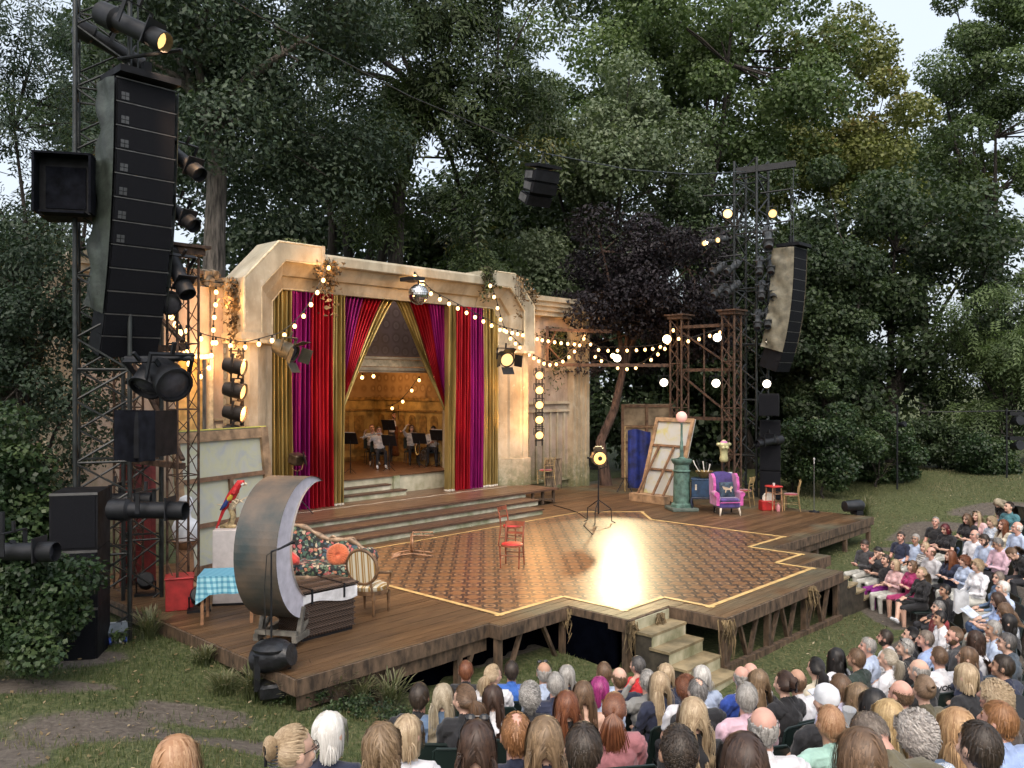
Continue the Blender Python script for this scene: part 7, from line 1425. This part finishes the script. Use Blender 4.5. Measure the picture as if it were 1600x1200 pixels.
            if style in ('curlylong', 'curly'): a = k*.85+np.round(rn*14)*2.1; w_ = .012*min(1, k/3); Q = Q+np.stack([w_*np.cos(a), w_*np.sin(a), .6*w_*np.sin(a*1.3)], -1)
            path.append(Q)
    path = np.stack(path, 1); m = path.shape[1]; t_ = np.gradient(path, axis=1); out = path-np.array([0, 0, -.05]); s = np.cross(t_, out); s /= np.linalg.norm(s, axis=2)[:, :, None]+1e-9
    w = dict(buzz=.003, bald=.003, fringe=.005, short=.003, thin=.0036, curly=.003, curlylong=.0032).get(style, .0034)*np.linspace(1, .75, m)[None, :, None]; A_, B_ = path-s*w, path+s*w
    V = np.stack([A_, B_], 2).reshape(n, -1, 3); ii_ = np.arange(n)[:, None]*2*m; F_ = np.concatenate([ii_+np.array([2*k, 2*k+1, 2*k+3, 2*k+2]) for k in range(m-1)], 0); V = V.reshape(-1, 3); rr_ = np.repeat(rn, 2*m)
    # scalp cap under the strands
    nu, nv = 28, 16; u_, v_ = np.meshgrid(np.linspace(0, 2*math.pi, nu+1), np.linspace(.02, math.pi*.86, nv+1)); dd = np.stack([np.cos(u_)*np.sin(v_), np.sin(u_)*np.sin(v_), np.cos(v_)], -1).reshape(-1, 3); a, b_ = np.meshgrid(np.arange(nu), np.arange(nv)); q0 = (b_*(nu+1)+a).ravel(); Fc = np.stack([q0, q0+1, q0+nu+2, q0+nu+1], -1); ctr = dd[Fc].mean(1); keep = mask(ctr)
    if style == 'thin': keep &= ~((np.hypot(ctr[:, 0]*1.3, ctr[:, 1]+.25) < .45) & (ctr[:, 2] > 0))
    if style in ('fringe', 'bald'): keep &= ctr[:, 2] < .2
    Fc = Fc[keep]; V = np.concatenate([V, dd*SR*(1.03 if style not in ('buzz', 'bald') else 1.016)]); F_ = np.concatenate([F_, Fc+len(rr_)]); rr_ = np.concatenate([rr_, np.full(len(dd), .25)])
    return npmesh('hair', V, F_, 4, {'rnd': rr_}, True)
_HM = {}
def get_hair(style, k):
    if (style, k) not in _HM: me = hair_mesh(style, 10+k*7); me.materials.append(None); _HM[(style, k)] = me
    return _HM[(style, k)]
def setmats(o, mats):
    for i, m in enumerate(mats):
        o.material_slots[i].link = 'OBJECT'; o.material_slots[i].material = m
SHADES = M('black_gloss', (.01, .01, .012), .15)
glm = MB()
for s in (-1, 1): glm.tube([(s*.033+.024*math.cos(a), .108, -.008+.018*math.sin(a)) for a in np.linspace(0, 6.28, 13)], .0022, 5); glm.tube([(s*.057, .105, 0), (s*.08, .06, .0), (s*.082, -.01, -.01)], .0022, 5)
glm.tube([(-.01, .112, -.004), (.01, .112, -.004)], .002, 5); glme = glm.mesh('glasses'); glme.materials.append(SHADES)
shm = MB()
for s in (-1, 1): shm.ell((s*.034, .07, .085), (.028, .012, .02), 10, 6, (R(-40), 0, 0)); shm.tube([(s*.06, .06, .08), (s*.084, .0, .05), (s*.082, -.04, .03)], .003, 5)
shm.tube([(-.02, .075, .09), (.02, .075, .09)], .004, 5); shme = shm.mesh('sunglasses'); shme.materials.append(SHADES)
clm = MB()
for k in range(7):
    for s in (-1, 1): clm.tube([(s*.01, -.135, .06-.016*k), (s*.035, -.125, .058-.016*k), (s*.042, -.1, .055-.016*k)], .004, 5)
clm.tube([(0, -.138, .065), (0, -.142, -.045)], .008, 6); clme = clm.mesh('claw_clip'); clme.materials.append(SHADES)
bdm = MB().lathe([(.03, -.14), (.058, -.115), (.064, -.08), (.062, -.04)], (0, .022, 0), 16, sy=1.12); bdme = bdm.mesh('beard'); shade(bdme, 60); bdme.materials.append(None)
capm = MB().lathe([(.085, .0), (.087, .04), (.075, .085), (.04, .112), (.005, .118)], n=18, sy=1.18).prism([(-.07, .08), (.07, .08), (.06, .16), (0, .18), (-.06, .16)], (.005, .013)); capme = capm.mesh('cap'); shade(capme, 50); capme.materials.append(M('white_cap', (.68, .7, .74), .8))
# seat
SEATM = M('green_plastic', (.012, .024, .022), .42, 0, .2, 3, .08, 30); SEATF = M('grey_seat_frame', (.1, .11, .11), .4, .5)
stb = MB(); 
def sbf(off): return lambda s, q: ((s-.5)*.46*(1-.06*q), -.2-.08*q+.03*(1-(2*s-1)**2)*-1+off, .5+.36*q)
sbk = MB().grid(sbf(0), 10, 5).grid(sbf(-.02), 10, 5); sbk.tube([(-.235, -.21, .5), (-.225, -.275, .84), (-.2, -.285, .865), (.2, -.285, .865), (.225, -.275, .84), (.235, -.21, .5)], .012, 6); sbke = sbk.mesh('backrest'); shade(sbke, 40); sbke.materials.append(SEATM)
spn = rbox(MB(), (0, .03, .425), (.46, .44, .035), .012).mesh('seat_pan'); spn.materials.append(SEATM)
sfr = []
for s in (-1, 1):
    me = MB().tube([(s*.22, -.3, 0), (s*.22, -.16, .4), (s*.22, .2, .41), (s*.22, .22, 0)], .013, 6).mesh('side_frame'); me.materials.append(SEATF); sfr.append(me)
def seat(label, loc, rz, nm='audience_seat', grp='green audience seats'):
    t = thing(nm, label, 'seat', loc, rz, grp); ob('backrest', sbke, None, t); ob('seat_pan', spn, None, t)
    for me in sfr: ob('side_frame', me, None, t)
def person(q, loc, rz, scale=1.0, low=None, grp='seated audience'):
    body, head, HMx = get_body(q['pose'], R(q['turn']), q['sex']); t = thing('person', q['label'], 'person', loc, rz, grp); t.scale = (scale,)*3
    o = ob('body', body, None, t); r_ = random.Random(q['label']); sk = SKINS[0 if q['sex'] == 'f' else r_.choice((0, 1, 1, 2))]; top = cloth(q['top']); ex = q['ex']
    bot = PURT if 'purple' in ex else PALET if 'pale' in ex else _MC.get('cloth_magenta') or cloth('magenta') if 'magl' in ex else cloth('black') if 'bare' in ex else r_.choice((JEANS, DARKT, DARKT, PALET)) if low is None else low
    calf = sk if ('bare' in ex or 'magl' in ex) else bot; hm = hair_mat(q['hc'] if q['hc'] in HCOL else 'brown')
    setmats(o, [sk, top if q['top'] != 'skin' else sk, bot, SHOE if r_.random() < .6 else SHOED, top if q['sl'] == 'l' else sk, LIPS, EYE, hm, calf])
    if q['sl'] == 'n' and q['top'] != 'skin': pass
    hx = HMx.to_euler()
    def hp(nm, me, mat=None):
        p = ob(nm, me, None, t, loc=head, rot=hx)
        if mat: setmats(p, [mat])
        return p
    if q['hair'] == 'cap': hp('cap', capme)
    else: hp('hair', get_hair(q['hair'], r_.randint(0, 1)), hm)
    if 'glasses' in ex: hp('glasses', glme)
    if 'shades' in ex: hp('sunglasses', shme)
    if 'clip' in ex: hp('claw_clip', clme)
    if 'beard' in ex: hp('beard', bdme, hm)
    if 'hood' in ex: ob('hood', MB().tube([(.1*math.cos(a)*1.05, -.06-.06*math.sin(a), 1.0+.02*math.cos(2*a)-.03*math.sin(a)) for a in np.linspace(-.6, 3.74, 12)], [.02]+[.045]*10+[.02], 8), top, t, 70)
    if 'collar' in ex: ob('collar', MB().lathe([(.072, 1.0), (.066, 1.05), (.062, 1.05)], (0, -.03, 0), 16, sy=1.0), cloth('white'), t, 60)
    if 'strap' in ex: ob('bag_strap', MB().grid(lambda s, f: (.13-.3*s, -.165-.03*math.sin(s*3.1), 1.02-.36*s+.045*f), 10, 1), M('white_strap', (.6, .6, .6), .6), t)
    if 'text' in ex:
        cu_ = bpy.data.curves.new('txt', 'FONT'); cu_.body = 'WORKERS'; cu_.size = .078; cu_.align_x = 'CENTER'; cu_.extrude = .001; cu_.offset = .003; to = bpy.data.objects.new('tx', cu_); COL.objects.link(to); dg = bpy.context.evaluated_depsgraph_get(); tm = bpy.data.meshes.new_from_object(to.evaluated_get(dg)); bpy.data.objects.remove(to)
        co = np.zeros(len(tm.vertices)*3); tm.vertices.foreach_get('co', co); co = co.reshape(-1, 3); x = co[:, 0].copy(); y = co[:, 1].copy(); nc = np.stack([x, -.236+.9*x*x-.06*y+co[:, 2], .9+y-1.2*x*x], -1); tm.vertices.foreach_set('co', nc.ravel()); tm.update()
        tm.vertices.foreach_set('co', nc.ravel()); tm.update(); tm.materials.append(SHADES); ob('shirt_lettering', tm, None, t)
    return t, head
TGT = Vector((-.5, 14.5, 0)); used = set()
for q in CROWD:
    hd = q['head']; f = (TGT-hd); f.z = 0; rz = math.atan2(f.y, f.x)-math.pi/2+random.uniform(-.09, .09); sc = .93+.05*random.random() if q['hh'] > 1.1 else .84
    if 'text' in q['ex']: rz -= .62
    _, h0, _m = get_body(q['pose'], R(q['turn']), q['sex']); hl = Matrix.Rotation(rz, 3, 'Z') @ (h0*sc); loc = Vector((hd.x-hl.x, hd.y-hl.y, hd.z-hl.z)); person(q, loc, rz, sc)
    w_ = q['label'].split(); sl = 'dark green plastic seat holding the '+' '.join(w_[:10]).rstrip(',')
    if sl in used: sl += ' too'
    used.add(sl); seat(sl, loc, rz)
# things in hands
def held(name, label, cat, x, y, mb, mat, rot=(0, 0, 0), back=.25): tag(ob(name, mb, mat, loc=at(x, y, crowd_depth(x, y-25)-back), rot=rot), label, cat)
held('drink_can', 'red drink can held at the far end of the front row', 'can', 1361, 880, MB().lathe([(.028, 0), (.033, .01), (.033, .11), (.028, .12)], n=12), M('red_can', (.5, .02, .03), .35, .3))
bkp = MB().box((-.075, 0, 0), (.15, .21, .006), (0, R(14), 0)).box((.075, 0, 0), (.15, .21, .006), (0, R(-14), 0)); held('booklet', 'open white and blue booklet held in the right of the stand', 'booklet', 1514, 957, bkp, M('booklet_paper', (.55, .62, .72), .6), (R(35), 0, R(40)), .1)
held('plastic_cup', 'clear plastic cup held by the leaning man', 'cup', 1325, 1133, MB().lathe([(.03, 0), (.042, .11), (.041, .11), (.029, .004)], n=14), M('clear_plastic', (.6, .62, .65), .2), (.2, 0, 0), .1)
held('phone', 'dark phone held up at the right edge', 'phone', 1592, 1103, MB().box((0, 0, 0), (.075, .01, .15)), SHADES, (R(-20), R(15), 0), .2)
held('paper_bag', 'white carrier bag between the front row seats on the right', 'bag', 1502, 955, MB().grid(lambda s, f: (.16*math.cos(6.28*s)*(1-.25*f), .1*math.sin(6.28*s), .34*f+.02*math.sin(s*30)), 24, 6), M('white_bag', (.6, .62, .65), .7, 0, .15), (0, 0, .4), -.2)
# ---------------------------------------------------------------- the band
VEST = M('blue_grey_vest', (.2, .27, .34), .8, 0, .15)
band = [('flute', 592, 672, 21.6, 'dark', 'person in pale waistcoat playing a flute in the band', 'm', 'short', 35, 'glasses'), ('headhand', 643, 665, 21.8, 'darkbrown', 'person with a saxophone raising one hand to the head in the band', 'f', 'bob', 35, 'glasses'), ('stand', 616, 651, 23.0, 'black', 'bearded person standing with a double bass in the band', 'm', 'short', 35, 'beard'), ('flute', 581, 664, 22.8, 'auburn', 'person with red hair playing flute behind the front flautist', 'f', 'bun', 35, '-'), ('phone', 677, 666, 20.9, 'black', 'person with headphones at the drums on right of the band', 'm', 'short', 20, '-')]
for pose, x, y, v, hc, lab, sx, hs, tr_, ex in band:
    hp_ = onv(x, y, v); _, h0, _m = get_body(pose, 0.0, sx); sc = 1.0; rz = math.atan2(-hp_.y, 2.0-hp_.x)-math.pi/2+R(tr_-30); fl = .98
    hl = Matrix.Rotation(rz, 3, 'Z') @ h0; loc = Vector((hp_.x-hl.x, hp_.y-hl.y, fl if pose != 'stand' else fl+.4)); person(dict(pose=pose, turn=0.0, sex=sx, hair=hs, hc=hc, top='white' if pose == 'stand' else 'lightgrey', sl='l', ex=[ex], label=lab), loc, rz, sc, DARKT, 'band musicians')
    if pose != 'stand':
        seat('dark chair of the '+' '.join(lab.split()[:9]), loc, rz, 'band_chair', 'chairs of the band')
def mstand(label, x, y, v, paper=True):
    p = onv(x, y, v); t = thing('music_stand', label, 'music stand', (p.x, p.y, .98), R(-25)); h = p.z-.98; ob('desk', MB().box((0, 0, h), (.5, .02, .36), (R(20), 0, 0)), BLACK, t); ob('pole', MB().tube([(0, .02, .02), (0, .02, h)], .012, 6), BLACK, t)
    for a in (0, 2.1, 4.2): ob('leg', MB().tube([(0, .02, .15), (.22*math.cos(a), .22*math.sin(a), 0)], .009, 5), BLACK, t)
    if paper: ob('sheet_music', MB().box((0, .02, h+.05), (.4, .004, .3), (R(20), 0, 0)), cloth('white'), t)
for x, y, v, lab in ((608, 688, 20.6, 'in front of the flautist'), (655, 685, 20.6, 'in front of the saxophonist'), (547, 685, 20.8, 'at the left edge of the band'), (607, 664, 22.0, 'in the middle row of the band'), (683, 680, 20.5, 'beside the drummer')): mstand('black music stand '+lab, x, y, v, x in (547, 683))
fp = onv(592, 678, 21.3); tag(ob('flute', MB().tube([fp+Vector((.1, -.1, .04)), fp+Vector((-.55, -.25, -.1))], .014, 7), M('silver_metal', (.6, .6, .58), .25, .9)), 'silver flute held by the front musician', 'flute')
sxp = onv(648, 697, 21.2); tag(ob('saxophone', MB().tube([sxp+Vector(p_) for p_ in ((-.05, 0, .3), (0, -.05, .3), (.02, -.08, .1), (.04, -.1, -.2), (.1, -.12, -.28), (.16, -.12, -.2), (.18, -.14, -.02))], [.01, .012, .02, .035, .045, .05, .09], 10), M('gold_brass', (.55, .36, .12), .25, .9), smooth=60), 'gold saxophone hanging in front of the musician', 'saxophone')
dbp = onv(624, 690, 22.8); dbl = thing('double_bass', 'brown double bass standing in the band', 'double bass', (dbp.x, dbp.y, .98), R(-20)); ob('body', MB().lathe([(.05, .15), (.3, .2), (.34, .45), (.22, .75), (.26, 1.0), (.2, 1.2), (.04, 1.25)], n=18, sy=.3), M('bass_wood', (.16, .06, .025), .3), dbl, 60); ob('neck', MB().tube([(0, -.06, 1.1), (0, -.05, 1.95)], .03, 6), BLACK, dbl)
dr_ = onv(676, 715, 21.4); dk = thing('drum_kit', 'drum kit with silver shells behind the music stands', 'drum kit', (dr_.x, dr_.y, .98), R(-20)); SH_ = M('drum_shell', (.05, .05, .055), .3); SKN = M('drum_skin', (.5, .5, .48), .5)
for nm, c_, r_, hh in (('bass_drum', (0, -.2, .3), .28, .35), ('snare_drum', (-.35, 0, .6), .17, .14), ('tom_drum', (.15, -.15, .78), .16, .2)):
    d_ = ob(nm, MB().lathe([(r_, -hh/2), (r_, hh/2)], c_, 18, (R(90) if nm == 'bass_drum' else 0, 0, 0)), SH_, dk, 40); ob('rim', MB().lathe([(r_*1.03, hh/2-.02), (r_*1.03, hh/2+.008)], c_, 18, (R(90) if nm == 'bass_drum' else 0, 0, 0)), M('silver_metal', (.6, .6, .58)), d_)
for a, b_ in ((-.5, 1.05), (.45, 1.15)): ob('cymbal', MB().lathe([(.2, 0), (.05, .03), (.01, .035)], (a, -.05, b_), 18), M('gold_brass', (.55, .36, .12)), dk, 40); ob('cymbal_stand', MB().tube([(a, -.05, 0), (a, -.05, b_)], .012, 6), SEATF, dk)
